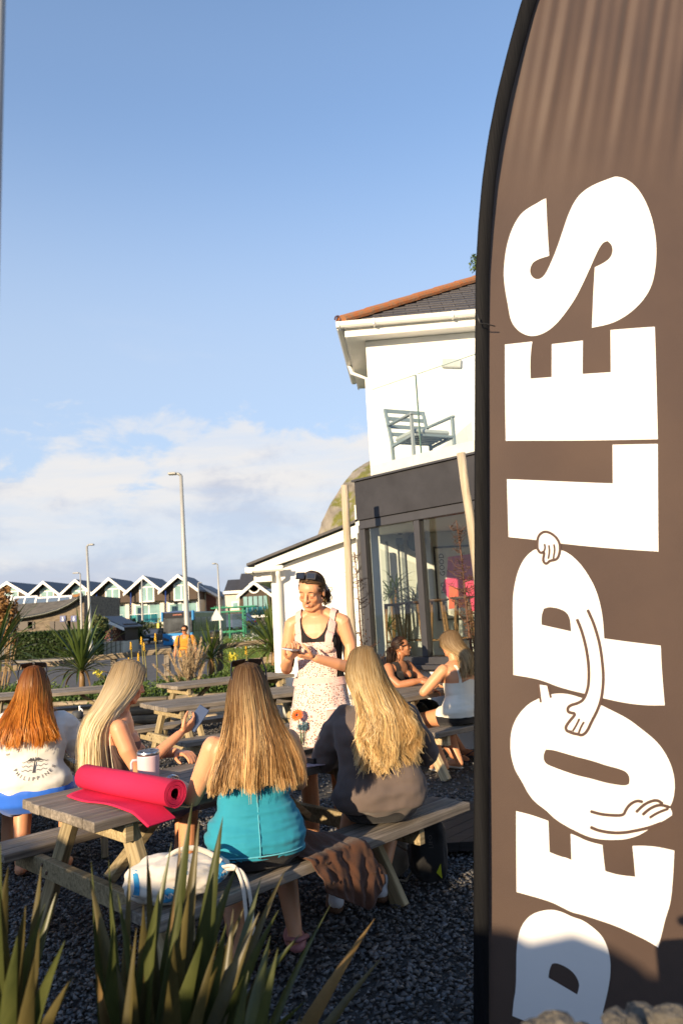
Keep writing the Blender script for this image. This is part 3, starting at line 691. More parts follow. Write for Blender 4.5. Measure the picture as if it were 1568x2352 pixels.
Pu = q5([(417,2252),(415,2000),(413,1750),(425,1650),(450,1550),(490,1470),(540,1420),(580,1400),(740,1405),(800,1430),(870,1490),(930,1570),(980,1660),(1010,1750),(1030,1850),(1038,1950),(1040,2008),(1240,2035),(1436,2058),(1440,2180),(1448,2306)]) + q6([(1460,158),(1330,158),(1180,140),(1025,105),(895,72),(800,50),(700,20),(640,-6)]) + q5([(560,2275)])
letter([Pu, q5([(608,1915),(607,1850),(625,1805),(660,1794),(720,1802),(775,1825),(800,1860),(808,1910),(811,1960)])], 'letter', M_letter, 0.002)
letter([q6([(585,105),(520,140),(470,190),(430,250),(402,330),(398,430),(405,500),(430,590),(480,670),(520,750),(570,810),(640,860),(700,920),(780,970),(840,1000),(900,1030),(980,1055),(1080,1063),(1180,1060),(1260,1040),(1325,1008),(1370,970),(1450,940),(1505,905),(1508,885),(1490,850),(1515,800),(1527,720),(1522,640),(1500,560),(1460,480),(1400,400),(1300,320),(1200,245),(1100,195),(1010,150),(950,125),(885,105),(810,80),(745,70),(670,75)]),
        q6([(620,480),(635,448),(680,450),(750,470),(850,500),(950,525),(1050,560),(1130,580),(1190,605),(1210,645),(1205,685),(1180,697),(1130,692),(1040,675),(940,645),(850,625),(760,595),(680,565),(635,545),(620,515)])], 'letter', M_letter, 0.002)
letter([q6([(440,868),(540,892),(655,932),(660,1040),(665,1145),(740,1175),(780,1182),(812,1198),(808,1100),(805,1018),(850,1035),(920,1070),(1020,1095),(1030,1190),(1040,1272),(1120,1298),(1247,1315),(1238,1210),(1227,1105),(1300,1105),(1400,1115),(1522,1145),(1515,1300),(1497,1500),(1460,1600),(1435,1700),(1407,1800),(1340,1755),(1220,1695),(1100,1640),(980,1600),(890,1570),(820,1555),(760,1525),(680,1485),(560,1450),(446,1420),(443,1150)])], 'letter', M_letter, 0.002)
letter([q6([(415,2255),(425,2150),(440,2080),(443,1950),(445,1800),(460,1700),(490,1630),(540,1575),(610,1545),(690,1535),(760,1555),(820,1585),(890,1605),(960,1655),(1020,1710),(1060,1790),(1078,1880),(1078,1970),(1065,2060),(1045,2150),(1025,2230),(1200,2330),(1420,2420),(1400,2600),(900,2480),(600,2330)]),
        q6([(660,1998),(668,1940),(685,1905),(710,1898),(760,1915),(810,1945),(850,1990),(868,2040),(862,2080),(853,2110),(760,2055)])], 'letter', M_letter, 0.002)
# drawn arms and hands
W = 7.2
letter([q6([(585,10),(645,20),(668,110),(605,140)])], 'arm', M_letter, 0.003)
line(q6([(584,2),(592,70),(600,132)]), W * 0.7); line(q6([(648,15),(658,60),(668,100)]), W * 0.7)
letter([q5([(930,2200),(1028,2200),(1030,2306)]) + q6([(1015,110),(985,190),(930,290),(905,345),(870,355),(830,345),(785,328),(765,300),(810,225),(785,190),(795,155),(860,140),(905,80),(925,0)])], 'arm', M_letter, 0.003)
line(q5([(850,1875),(885,1960),(915,2080),(930,2200),(928,2306)]) + q6([(915,60),(890,115),(850,138),(800,150),(780,170),(785,200),(840,205),(800,250),(765,295),(775,325),(810,330)]), W)
line(q5([(925,1812),(970,1910),(1010,2050),(1028,2200),(1030,2306)]) + q6([(1015,110),(985,190),(940,270),(915,325),(880,355),(850,345),(820,340),(790,328)]), W)
line(q6([(862,240),(840,285),(815,325)]), W * 0.75); line(q6([(893,262),(870,300),(855,340)]), W * 0.75)
letter([q5([(585,1400),(582,1345),(590,1310),(620,1290),(650,1289),(690,1307),(723,1340),(736,1380),(733,1430),(718,1468),(690,1475),(665,1480),(645,1503),(625,1493),(622,1470),(628,1430),(600,1430)])], 'hand', M_letter, 0.003)
line(q5([(582,1400),(580,1360),(588,1315),(618,1288),(650,1285),(692,1305),(725,1340),(738,1380),(735,1430),(718,1470),(690,1478),(665,1482),(645,1504),(625,1495),(620,1470),(632,1420),(600,1432),(582,1400)]), W * 0.85, lift=0.004)
for L in ([(630,1368),(636,1395),(622,1430)], [(660,1376),(666,1420),(655,1470)], [(695,1370),(702,1410),(690,1470)]): line(q5(L), W * 0.65, lift=0.004)
line(q6([(935,865),(1000,885),(1080,895),(1165,897),(1178,860),(1210,820),(1260,798),(1300,810)]), W)
line(q6([(1250,878),(1300,832),(1350,806),(1400,798),(1440,825)]), W); line(q6([(1295,897),(1350,852),(1420,828),(1490,850)]), W); line(q6([(1345,918),(1400,885),(1480,858)]), W * 0.9)
line(q6([(935,972),(1000,1000),(1100,1015),(1180,1013),(1260,1000),(1340,985),(1430,955)]), W * 1.05)
# lettering edge of the second mast at the far left edge of the view
pm = at(2, 200, 1.1)
o = thing('flag_mast', 'pale smooth mast rising along the top left edge of the view', 'mast', (at(-8, 800, 1.1).x, 1.1, 0))
b = MB(); p1 = at(-1, 0, 1.1) - o.location; p2 = at(-12, 470, 1.1) - o.location; d = (p1 - p2)
b.tube([p2 - d * (p2.z / d.z), p2, p1, p1 + d * 0.6], 0.010, 12); b.build('pole', mat('pale_mast_paint', (0.32, 0.33, 0.34), 0.4, 0.05), o)
# stones at the foot of the banner
for k, (px, py, r) in enumerate(((1275, 2352, 0.020), (1412, 2346, 0.020), (1478, 2340, 0.024), (1545, 2338, 0.022), (1450, 2356, 0.016), (1340, 2372, 0.016), (1572, 2348, 0.022), (1225, 2366, 0.018))):
    p = at(px, py, 1.15 + 0.05 * (k % 3)); b = MB(); b.ico((0, 0, 0), (r * 1.4, r, r * 0.85), 2, 0.10, k + 20)
    o = b.build('boulder', mat('tan_stone', (0.11, 0.098, 0.08), 0.9, 0.4, 25, 0.9, 90), None, False, p); o.rotation_euler = (0, 0, k)
    tag(o, ['rounded pale stone left of the others under the banner', 'mottled stone in the row at the foot of the banner', 'large grey stone in the row at the foot of the banner', 'tan stone at the bottom right corner', 'small stone between larger ones at the foot of the banner', 'small stone sunk between others below the banner', 'stone at the extreme bottom right edge', 'small low stone at the left of the row'][k], 'stone', 'stones below the banner')
b = MB(); p0 = at(1180, 2420, 1.2); p1 = at(1700, 2390, 1.2); b.bar(Vector((p0.x, 1.2, (p0.z - 0.2) / 2)), Vector((p1.x + 0.5, 1.2, (p0.z - 0.2) / 2)), 0.25, max(0.1, p0.z + 0.2 - 0.1), 0.02)
o = b.build('planter_wall', M_rock, None, False); tag(o, 'low rubble planter wall under the stones at bottom right', 'wall')
# ================================================================== street behind the terrace
M_board = mat('dark_cedar_board', (0.050, 0.030, 0.018), 0.7, 0.25, 1.0, stretch=(0.3, 0.3, 12))
M_blueroof = mat('blue_slate_roof', (0.034, 0.042, 0.060), 0.55, 0.2, 3)
M_cream = mat('cream_render', (0.62, 0.56, 0.46), 0.8, 0.05, 1)
M_teal = glass('teal_glass', (0.25, 0.62, 0.68), 1.5, 0.05, 1.6)
M_housewin = mat('house_window', (0.20, 0.34, 0.34), 0.15, 0.25, 0.5, spec=0.8)
M_bluemetal = mat('blue_metal', (0.02, 0.05, 0.22), 0.4)
M_white = mat('white_paint', (0.78, 0.77, 0.74), 0.5, 0.03)
def house(x0, x1, Y, zb, ze, zr, label, extra=None):
    """gabled terrace house, front towards -Y, origin at its front left base"""
    w = x1 - x0; t = thing('terrace_house', label, 'house', (x0, Y, zb), 0, 'gabled houses across the road')
    H = ze - zb; G = zr - zb; zu = H - 1.15          # zu: floor of the boarded gable storey
    b = MB(); b.prism([(0, 0, zu), (w, 0, zu), (w, 0, H), (w / 2, 0, G), (0, 0, H)], (0, 9, 0)); b.build('gable_wall', M_board, t, False)
    b = MB(); b.box((w / 2, 5.2, zu / 2), (w, 8.0, zu - 0.02)); b.build('lower_wall', M_cream, t, False)
    for s, nm in ((0, 'roof'), (1, 'roof')):
        xe = -0.35 if s == 0 else w + 0.35; k = (G - H) / (w / 2); zee = H - 0.35 * k
        b = MB(); b.prism([(xe, -1.0, zee + 0.28), (w / 2, -1.0, G + 0.28), (w / 2, -1.0, G + 0.08), (xe, -1.0, zee + 0.08)], (0, 10.2, 0)); b.build('roof', M_blueroof, t, False)
        b = MB(); b.prism([(xe, -1.06, zee + 0.30), (w / 2, -1.06, G + 0.30), (w / 2, -1.06, G - 0.10), (xe, -1.06, zee - 0.10)], (0, 0.05, 0)); b.build('bargeboard', M_white, t, False)
    def win(cx, z0, ww, hh, y=-0.04, name='window'):
        b = MB(); b.box((cx, y, z0 + hh / 2), (ww, 0.08, hh)); f = b.build(name, M_white, t, False)
        n = 2 if ww > 1.2 else 1
        for k in range(n):
            b = MB(); pw = (ww - 0.16 * (n + 1)) / n; b.box((cx - ww / 2 + 0.16 + pw / 2 + k * (pw + 0.16), y - 0.045, z0 + hh / 2), (pw, 0.03, hh - 0.3)); b.build('pane', M_housewin, f, False)
    win(w * 0.54, zu - 0.1, 1.9, 2.0)
    b = MB(); b.prism([(w * 0.54 - 0.95, -0.05, zu + 1.93), (w * 0.54 + 0.95, -0.05, zu + 1.93), (w * 0.54 + 0.95, -0.05, min(G - 1.0, zu + 2.3)), (w * 0.5, -0.05, min(G - 0.35, zu + 3.2)), (w * 0.54 - 0.95, -0.05, min(G - 0.9, zu + 2.4))], (0, 0.03, 0)); b.build('apex_pane', M_housewin, t, False)
    zl = zu - 2.7
    for k, (cx, ww) in enumerate(((w * 0.22, 1.1), (w * 0.52, 2.2), (w * 0.82, 1.1))): win(cx, zl + 0.1, ww, 2.3, 1.16)
    b = MB(); b.box((w / 2, 0.05, zl - 0.12), (w - 0.5, 2.2, 0.2)); b.build('balcony_slab', M_bluemetal, t, False)
    for k in range(4):
        b = MB(); b.box((0.45 + (k + 0.5) * (w - 0.9) / 4, -1.0, zl + 0.55), ((w - 0.9) / 4 - 0.08, 0.03, 1.05)); b.build('balcony_pane', M_teal, t, False)
    b = MB(); b.box((w / 2, -1.0, zl + 1.1), (w - 0.9, 0.05, 0.05)); b.build('handrail', M_steel, t, False)
    b = MB(); b.box((0.12, -0.75, zu / 2 - 0.4), (0.5, 0.5, zu + 0.3)); b.build('pier', M_cream, t, False)
    b = MB(); b.tube([(0.5, -0.6, H + 0.1), (0.5, -0.6, zl - 1)], 0.08, 6); b.build('drainpipe', M_bluemetal, t)
    b = MB(); b.box((w * 0.5, 1.18, zl - 1.6), (0.9, 0.06, 1.0)); b.build('ground_window', M_housewin, t, False)
    return t
YH = 100.0
xs_px = [(-62, 6), (6, 70), (70, 142.5), (142.5, 217), (217, 295), (295, 374), (374, 453)]
pk = [(-28, 1346), (14, 1341), (104, 1340), (176.5, 1336), (252, 1332), (328, 1328), (409, 1325)]
val = [1372, 1371, 1370, 1369, 1365, 1361, 1357]
lab = ['boarded gable house cut by the left edge above the stone building', 'second gable house from the left edge, above the roof windows of the stone building', 'gable house third from the left, above the stone building roof', 'gable house half hidden by the right end of the stone building', 'gable house with glass balcony left of the wooden hut', 'gable house with glass balcony directly above the wooden hut', 'gable house with glass balcony right behind the bus']
for k in range(1, 7):
    (a, c) = xs_px[k]; y = YH - (k - 1) * 1.4
    if k == 1: a, c = -22, 70
    p0 = at(a, val[k], y); p1 = at(c, val[k], y); pz = at((a + c) / 2, pk[k][1], y)
    house(p0.x, p1.x, y, -0.4, p0.z - 0.1, pz.z, lab[k])
# end house with red-brown cladding, and the block on the right
def house_end():
    y = 98; x0 = at(455, 1370, y).x; xc = at(478, 1370, y).x; x1 = at(502, 1370, y).x
    t = thing('terrace_house', 'end house with red-brown cladding between two lamp posts behind the bus', 'house', (x0, y, 0), 0, 'gabled houses across the road')
    zt = at(464, 1345, y).z; ze = at(500, 1371, y).z; w = x1 - x0
    b = MB(); b.prism([(0, 0, -0.4), (w, 0, -0.4), (w, 0, ze), (0.6, 0, zt), (0, 0, zt - 0.3)], (0, 8, 0)); b.build('wall', M_cream, t, False)
    M_red = mat('red_brown_cladding', (0.115, 0.042, 0.028), 0.7, 0.15, 1.0, stretch=(0.3, 0.3, 14))
    b = MB(); b.prism([(w * 0.40, -0.06, 1.0), (w * 0.88, -0.06, 1.0), (w * 0.88, -0.06, ze - 0.1), (w * 0.40, -0.06, zt - 1.0)], (0, 0.05, 0)); b.build('cladding', M_red, t, False)
    for z in (1.6, 4.4):
        b = MB(); b.box((w * 0.22, -0.05, z + 1.0), (w * 0.26, 0.06, 2.0)); b.build('window', M_housewin, t, False)
    b = MB(); b.prism([(0.3, -0.8, zt + 0.15), (w + 0.4, -0.8, ze + 0.05), (w + 0.4, -0.8, ze - 0.3), (0.3, -0.8, zt - 0.2)], (0, 0.06, 0)); b.build('bargeboard', M_white, t, False)
    b = MB(); b.prism([(0.4, -0.7, zt + 0.2), (w + 0.4, -0.7, ze + 0.1), (w + 0.4, -0.7, ze - 0.1), (0.4, -0.7, zt)], (0, 9, 0)); b.build('roof', M_blueroof, t, False)
    b = MB(); b.box((-0.8, 2.0, 3.3), (1.5, 4, zt - 2.2)); b.build('side_wing', mat('blue_grey_render', (0.14, 0.16, 0.24), 0.8), t, False)
house_end()
def block():
    y = 92; x0 = at(514, 1358, y).x; x1 = at(700, 1358, y).x; t = thing('apartment_block', 'cream block with dark roof and round gable window beside the cafe annex', 'building', (x0, y, 0), 0)
    z1 = at(514, 1362, y).z; z2 = at(514, 1340, y).z; w = x1 - x0
    b = MB(); b.box((w / 2, 5, z1 / 2 - 0.2), (w, 10, z1)); b.build('wall', M_cream, t, False)
    M_dk = mat('dark_tile_roof', (0.045, 0.045, 0.05), 0.7, 0.15, 2)
    b = MB(); b.prism([(0, -0.4, z1 - 0.2), (0, -0.4, z1), (0, 3.5, z2 + 0.6), (0, 9, z1)], (at(546, 1358, y).x - x0, 0, 0)); b.build('roof', M_dk, t, False)
    b = MB(); b.prism([(at(546, 1358, y).x - x0 + 0.01, -0.4, z1 + 0.3), (at(546, 1358, y).x - x0 + 0.01, 3.5, z2 + 1.3), (at(546, 1358, y).x - x0 + 0.01, 9, z1)], (8, 0, 0)); b.build('roof', M_dk, t, False)
    b = MB(); b.box((w / 2, -0.45, z1 + 0.02), (w, 0.1, 0.35)); b.build('eaves', M_white, t, False)
    xa = at(558, 1372, y).x - x0; xb = at(625, 1372, y).x - x0; zp = at(590, 1342, y).z; zv = at(558, 1370, y).z; xm_ = (xa + xb) / 2
    b = MB(); b.prism([(xa, -3, 0), (xb, -3, 0), (xb, -3, zv), (xm_, -3, zp), (xa, -3, zv)], (0, 2.5, 0)); b.build('gable_wall', M_board, t, False)
    for sx in (xa - 0.3, xb + 0.3):
        b = MB(); b.prism([(sx, -3.5, zv), (xm_, -3.5, zp + 0.3), (xm_, -3.5, zp - 0.15), (sx, -3.5, zv - 0.4)], (0, 0.4, 0)); b.build('bargeboard', M_white, t, False)
    b = MB(); b.lathe([(0.0, 0), (0.62, 0.0), (0.72, 0.05), (0.72, 0.12)], (xm_, -3.05, (zv + zp) / 2 + 0.2), 20, Euler((math.pi / 2, 0, 0))); b.build('round_window', M_white, t)
    b = MB(); b.lathe([(0.0, 0), (0.55, 0.0)], (xm_, -3.2, (zv + zp) / 2 + 0.2), 20, Euler((math.pi / 2, 0, 0))); b.build('round_pane', M_housewin, t)
    zl = at(560, 1383, y).z
    for k in range(5):
        b = MB(); b.box((xa + 0.4 + (k + 0.5) * (xb - xa - 0.6) / 5, -3.06, zl - 0.4), ((xb - xa) / 5 - 0.25, 0.06, 1.9)); b.build('window', M_housewin, t, False)
        b = MB(); b.box((xa + 0.4 + (k + 0.5) * (xb - xa - 0.6) / 5, -3.9, zl - 1.2), ((xb - xa) / 5 - 0.2, 0.04, 1.0)); b.build('balcony_pane', M_teal, t, False)
    b = MB(); b.box(((xa + xb) / 2, -3.5, zl - 1.85), (xb - xa, 1.2, 0.25)); b.build('balcony_slab', M_white, t, False)
    pw = at(541, 1391, y); b = MB(); b.box((pw.x - x0, -0.04, pw.z), (0.9, 0.1, 1.0)); f = b.build('window', M_white, t, False)
    b = MB(); b.box((pw.x - x0, -0.1, pw.z), (0.6, 0.04, 0.7)); b.build('pane', M_housewin, f, False)
block()
# retaining wall behind parked cars
b = MB(); p0 = at(440, 1420, 93); p1 = at(520, 1418, 93); b.bar((p0.x, 93, p0.z - 0.6), (p1.x + 6, 88, p0.z - 0.6), 0.4, 2.2, 0.02); o = b.build('road_wall', mat('dark_stone_wall', (0.06, 0.055, 0.055), 0.9, 0.4, 3, 0.6, 9), None, False); tag(o, 'dark stone wall behind the cars parked beyond the bus', 'wall')

# stone building with the swept roof
def stone_building():
    y = 57.0; xL, xR = at(-60, 1440, y).x, at(193, 1440, y).x
    t = thing('stone_building', 'low stone building with sweeping lichen-covered roof behind the dark hedge', 'building', (0, y, 0))
    M_st = mat('rubble_masonry', (0.09, 0.07, 0.05), 0.9, 0.0, 2.6, 1.0, 4.5, base2=(0.25, 0.20, 0.145), stretch=(1, 1, 2.6), detail=6)
    edge = [(-60, 1419), (45, 1421), (80, 1415), (110, 1409), (140, 1400), (165, 1388), (183, 1376), (194, 1367)]
    E_ = [at(px, py, y) for px, py in edge]
    top = [at(px, py, y + 5) for px, py in ((-60, 1377), (45, 1377), (80, 1376), (110, 1376), (140, 1375), (165, 1373), (183, 1371), (194, 1366))]
    b = MB(); b.prism([(xL, 0, -0.35), (xR, 0, -0.35)] + [(p.x, 0, p.z) for p in reversed(E_)], (0, 9, 0)); b.build('wall', M_st, t, False)
    M_rf = mat('lichen_roof', (0.06, 0.053, 0.042), 0.95, 0.0, 2.2, 0.9, 8, base2=(0.17, 0.15, 0.12), detail=8)
    V = []; F = []
    for k, (p, q) in enumerate(zip(E_, top)):
        for j in range(6): 
            f = j / 5; V.append((p.x * (1 - f) + q.x * f, -0.45 + 5 * f, p.z * (1 - f) + q.z * f + 0.02))
        if k:
            for j in range(5): a = (k - 1) * 6 + j; F.append((a, a + 6, a + 7, a + 1))
    link('roof', mesh_np('roof', V, F, True), M_rf, t)
    M_or = mat('orange_lichen_ridge', (0.32, 0.13, 0.03), 0.95, 0.0, 2, 0.5, base2=(0.17, 0.14, 0.10))
    b = MB(); b.tube([(q.x, 4.55, q.z + 0.05) for q in top], 0.18, 8); b.build('ridge', M_or, t)
    b = MB(); b.tube([(p.x, -0.5, p.z - 0.02) for p in E_], 0.11, 8); b.build('gutter', mat('dark_green_gutter', (0.02, 0.026, 0.02), 0.4), t)
    for px in (2, 60, 125):
        c = at(px, 1382, y + 3.6); w = 3.0 if px == 125 else 2.0
        b = MB(); b.box((c.x, 3.4, c.z), (w, 0.2, 0.95), Euler((R(-28), 0, 0)), 0.02); f = b.build('roof_window', M_white, t, False)
        for k in range(3 if px == 125 else 2):
            n = 3 if px == 125 else 2; pw = (w - 0.2) / n
            b = MB(); b.box((c.x - w / 2 + 0.1 + pw * (k + 0.5), 3.29, c.z - 0.02), (pw - 0.12, 0.04, 0.75), Euler((R(-28), 0, 0))); b.build('pane', mat('roof_pane', (0.10, 0.14, 0.20), 0.15, spec=0.8), f, False)
    M_dkd = mat('dark_timber_door', (0.03, 0.018, 0.014), 0.5)
    for px, py0, py1, w, nm in ((46, 1428, 1448, 2.0, 'shutter'), (73, 1428, 1444, 0.5, 'window'), (122, 1427, 1452, 0.4, 'window'), (145, 1426, 1454, 1.25, 'door'), (170, 1425, 1456, 0.9, 'door')):
        a = at(px, py0, y); c = at(px, py1, y); b = MB(); b.box((a.x, -0.02, (a.z + c.z) / 2), (w, 0.12, a.z - c.z)); b.build(nm, M_dkd, t, False)
    for px in (146, 171):
        a = at(px, 1421, y); b = MB(); b.box((a.x, -0.08, a.z), (0.42, 0.06, 0.45)); b.build('sign_plate', M_bluemetal, t, False)
        b = MB(); b.box((a.x, -0.115, a.z - 0.05), (0.10, 0.01, 0.2)); b.box((a.x, -0.115, a.z + 0.11), (0.09, 0.01, 0.08)); b.build('sign_figure', M_white, t, False)
stone_building()
# wooden hut
def hut():
    y = 54; x0, x1 = at(229, 1450, y).x, at(283, 1450, y).x; zb = zgf(x0, y); w = x1 - x0
    t = thing('wooden_hut', 'small hut with white gable edge and lattice panel left of the bus', 'hut', (x0, y, zb))
    ze = at(210, 1430, y).z - zb; zp = at(240, 1417, y).z - zb; xp = at(236, 1417, y).x - x0
    b = MB(); b.box((w / 2, 2, 0.45), (w, 4, 0.9)); b.build('plinth', M_cream, t, False)
    b = MB(); b.box((w / 2 + 0.4, 2.2, 1.5), (w - 0.8, 3.4, 1.25)); b.build('cabin', mat('dark_stain', (0.03, 0.016, 0.012), 0.7), t, False)
    M_lat = mat('red_lattice', (0.16, 0.055, 0.03), 0.7)
    for k in range(9):
        for s in (-1, 1):
            xx = 0.05 + k * 0.17; b = MB(); b.bar((xx - s * 0.25, -0.02 - 0.015 * s, 0.92), (xx + s * 0.25, -0.02 - 0.015 * s, 1.9), 0.02, 0.045); b.build('lattice_slat', M_lat, t, False)
    for s in (0, 1):
        xe = at(209, 1440, y).x - x0 if s == 0 else at(290, 1440, y).x - x0
        b = MB(); b.prism([(xe, -0.5, ze if s == 0 else 1.85), (xp, -0.5, zp), (xp, -0.5, zp - 0.22), (xe, -0.5, (ze if s == 0 else 1.85) - 0.22)], (0, 0.06, 0)); b.build('bargeboard', M_white, t, False)
        b = MB(); b.prism([(xe, -0.45, (ze if s == 0 else 1.85) + 0.06), (xp, -0.45, zp + 0.06), (xp, -0.45, zp - 0.02), (xe, -0.45, (ze if s == 0 else 1.85) - 0.02)], (0, 5, 0)); b.build('roof', M_blueroof, t, False)
    for k in range(5):
        b = MB(); b.box((0.2 + k * (w - 0.4) / 4, -0.03, 0.45), (0.05, 0.08, 0.9)); b.build('fence_post', M_wood, t, False)
hut()

# lamp posts
M_lamp = mat('lamp_post_grey', (0.36, 0.36, 0.34), 0.5, 0.08, metal=0.2)
def lamp(px0, py0, px1, py1, Y, r, arm, label, head=0.5):
    top = at(px0, py0, Y); bot = at(px1, py1, Y); z0 = zgf(bot.x, Y); d = (top - bot).normalized(); base = bot + d * ((z0 - bot.z) / d.z)
    t = thing('street_lamp', label, 'street lamp', base, 0, 'street lamps along the road'); h = (top - base)
    b = MB(); b.tube([(0, 0, 0), h * 0.18, h * 0.2, h * 0.6, h], [r * 1.6, r * 1.6, r * 1.1, r * 0.95, r * 0.7], 10); b.build('post', M_lamp, t)
    b = MB(); b.tube([h, h + Vector((arm * 0.5, 0, 0.06)), h + Vector((arm, 0, 0.08))], r * 0.6, 8); b.build('arm', M_lamp, t)
    b = MB(); b.box(h + Vector((arm + math.copysign(head / 2, arm), 0, 0.08)), (head, 0.22, 0.09), None, 0.03); b.build('lamp_head', M_lamp, t, False)
lamp(416, 1092, 430, 1440, 26, 0.085, -0.16, 'tall near street lamp rising in front of the bus', 0.3)
lamp(200, 1255, 209, 1470, 38, 0.08, 0.12, 'street lamp left of the wooden hut', 0.25)
lamp(185, 1318, 188, 1450, 55, 0.07, -0.1, 'shorter lamp at the right end of the stone building', 0.45)
lamp(500, 1297, 508, 1470, 46, 0.065, -0.12, 'slim street lamp beside the green bus shelter', 0.22)
lamp(455, 1340, 459, 1415, 88, 0.10, 0.14, 'distant lamp between the last gable house and the end house', 0.3)
lamp(326, 1332, 328, 1465, 80, 0.09, 0.1, 'distant slim lamp in front of the middle gable house', 0.1)

# bus
def bus():
    y = 57.5; x0, x1 = at(375, 1488, y).x, at(446, 1488, y).x; zb = zgf(x0, y); H = at(410, 1406, y).z - zb; w = x1 - x0; L = 9.0
    t = thing('bus', 'blue and green single decker bus waiting on the road', 'bus', (x0, y, zb), R(-7.5))
    M_b = mat('bus_blue', (0.03, 0.22, 0.50), 0.5, 0.05, 1, spec=0.2); M_g = mat('bus_green', (0.07, 0.13, 0.02), 0.35, 0.5, 2, base2=(0.16, 0.20, 0.05)); M_dkb = mat('bus_dark_blue', (0.012, 0.05, 0.16), 0.5, spec=0.2)
    b = MB(); b.box((w / 2, L / 2 + 0.15, H / 2 + 0.15), (w, L - 0.3, H - 0.3), None, 0.10); b.build('body', M_g, t, False)
    b = MB(); b.prism([(0.02, 0.28, 0.28), (0.02, -0.02, 0.35), (0.02, -0.05, 1.2), (0.02, 0.28, 1.2)], (w - 0.04, 0, 0)); b.build('front_panel', M_b, t, False)
    b = MB(); b.prism([(0.05, 0.27, 1.22), (0.05, -0.03, 1.22), (0.05, 0.05, 2.35), (0.05, 0.27, 2.35)], (w - 0.1, 0, 0)); b.build('windscreen', mat('bus_glass', (0.05, 0.055, 0.06), 0.7, 0.7, 1.2, spec=0.1), t, False)
    b = MB(); b.prism([(0.04, 0.26, 2.37), (0.04, 0.06, 2.37), (0.04, 0.12, 2.78), (0.04, 0.26, 2.78)], (w - 0.08, 0, 0)); f = b.build('destination_board', mat('bus_display', (0.03, 0.03, 0.034), 0.8, spec=0.05), t, False)
    b = MB(); 
    for k in range(8): b.box((w * 0.36 + k * 0.09, 0.075, 2.6), (0.055, 0.02, 0.08))
    b.build('display_text', mat('display_orange', (0.45, 0.12, 0.06), 0.5), f, False)
    b = MB(); b.prism([(-0.03, 0.12, 2.78), (w + 0.03, 0.12, 2.78), (w - 0.1, 0.12, H + 0.05), (w * 0.5, 0.12, H + 0.12), (0.1, 0.12, H + 0.05)], (0, 0.3, 0)); b.build('roof_cap', M_dkb, t, False)
    for xx in (-0.04, w + 0.04):
        b = MB(); b.box((xx, 0.1, 2.5), (0.16, 0.3, 0.75), None, 0.04); b.build('corner_pillar', M_b, t, False)
    for s, xx in ((-1, 0.28), (1, w - 0.28)):
        b = MB(); b.prism([(xx - 0.22, -0.06, 0.95 if s < 0 else 0.75), (xx + 0.22, -0.06, 0.75 if s < 0 else 0.95), (xx + 0.22, -0.06, 0.62), (xx - 0.22, -0.06, 0.72)], (0, 0.06, 0)); b.build('headlight', mat('headlamp', (0.08, 0.08, 0.09), 0.2), t, False)
    b = MB(); b.prism([(w * 0.26, -0.065, 0.98), (w * 0.80, -0.065, 0.98), (w * 0.74, -0.065, 0.68), (w * 0.40, -0.065, 0.68)], (0, 0.02, 0)); b.build('front_badge_panel', M_white, t, False)
    b = MB(); b.box((w * 0.62, -0.05, 0.42), (0.5, 0.03, 0.13)); b.build('number_plate', M_white, t, False)
    b = MB(); b.bar((w * 0.2, -0.06, 1.22), (w * 0.62, -0.05, 1.36), 0.03, 0.05); b.build('wiper', M_black, t, False)
    for k in range(5):
        b = MB(); b.box((w + 0.004, 1.3 + k * 1.5, 1.8), (0.02, 1.3, 1.1)); b.build('side_window', mat('bus_side_glass', (0.06, 0.08, 0.03), 0.12, 0.4, 3, spec=0.9), t, False)
    for yy in (1.9, 6.6):
        for xx in (0.12, w - 0.12):
            b = MB(); b.lathe([(0.0, -0.13), (0.46, -0.13), (0.48, 0), (0.46, 0.13), (0, 0.13)], (xx, yy, 0.48), 18, Euler((0, math.pi / 2, 0))); b.build('wheel', M_black, t)
    b = MB(); b.tube([(-0.05, 0.1, 2.5), (-0.28, -0.15, 2.3), (-0.3, -0.15, 1.9)], 0.03, 6); b.box((-0.3, -0.15, 1.85), (0.2, 0.12, 0.4), None, 0.03); b.build('wing_mirror', mat('mirror_yellow', (0.5, 0.42, 0.03), 0.4), t, False)
bus()
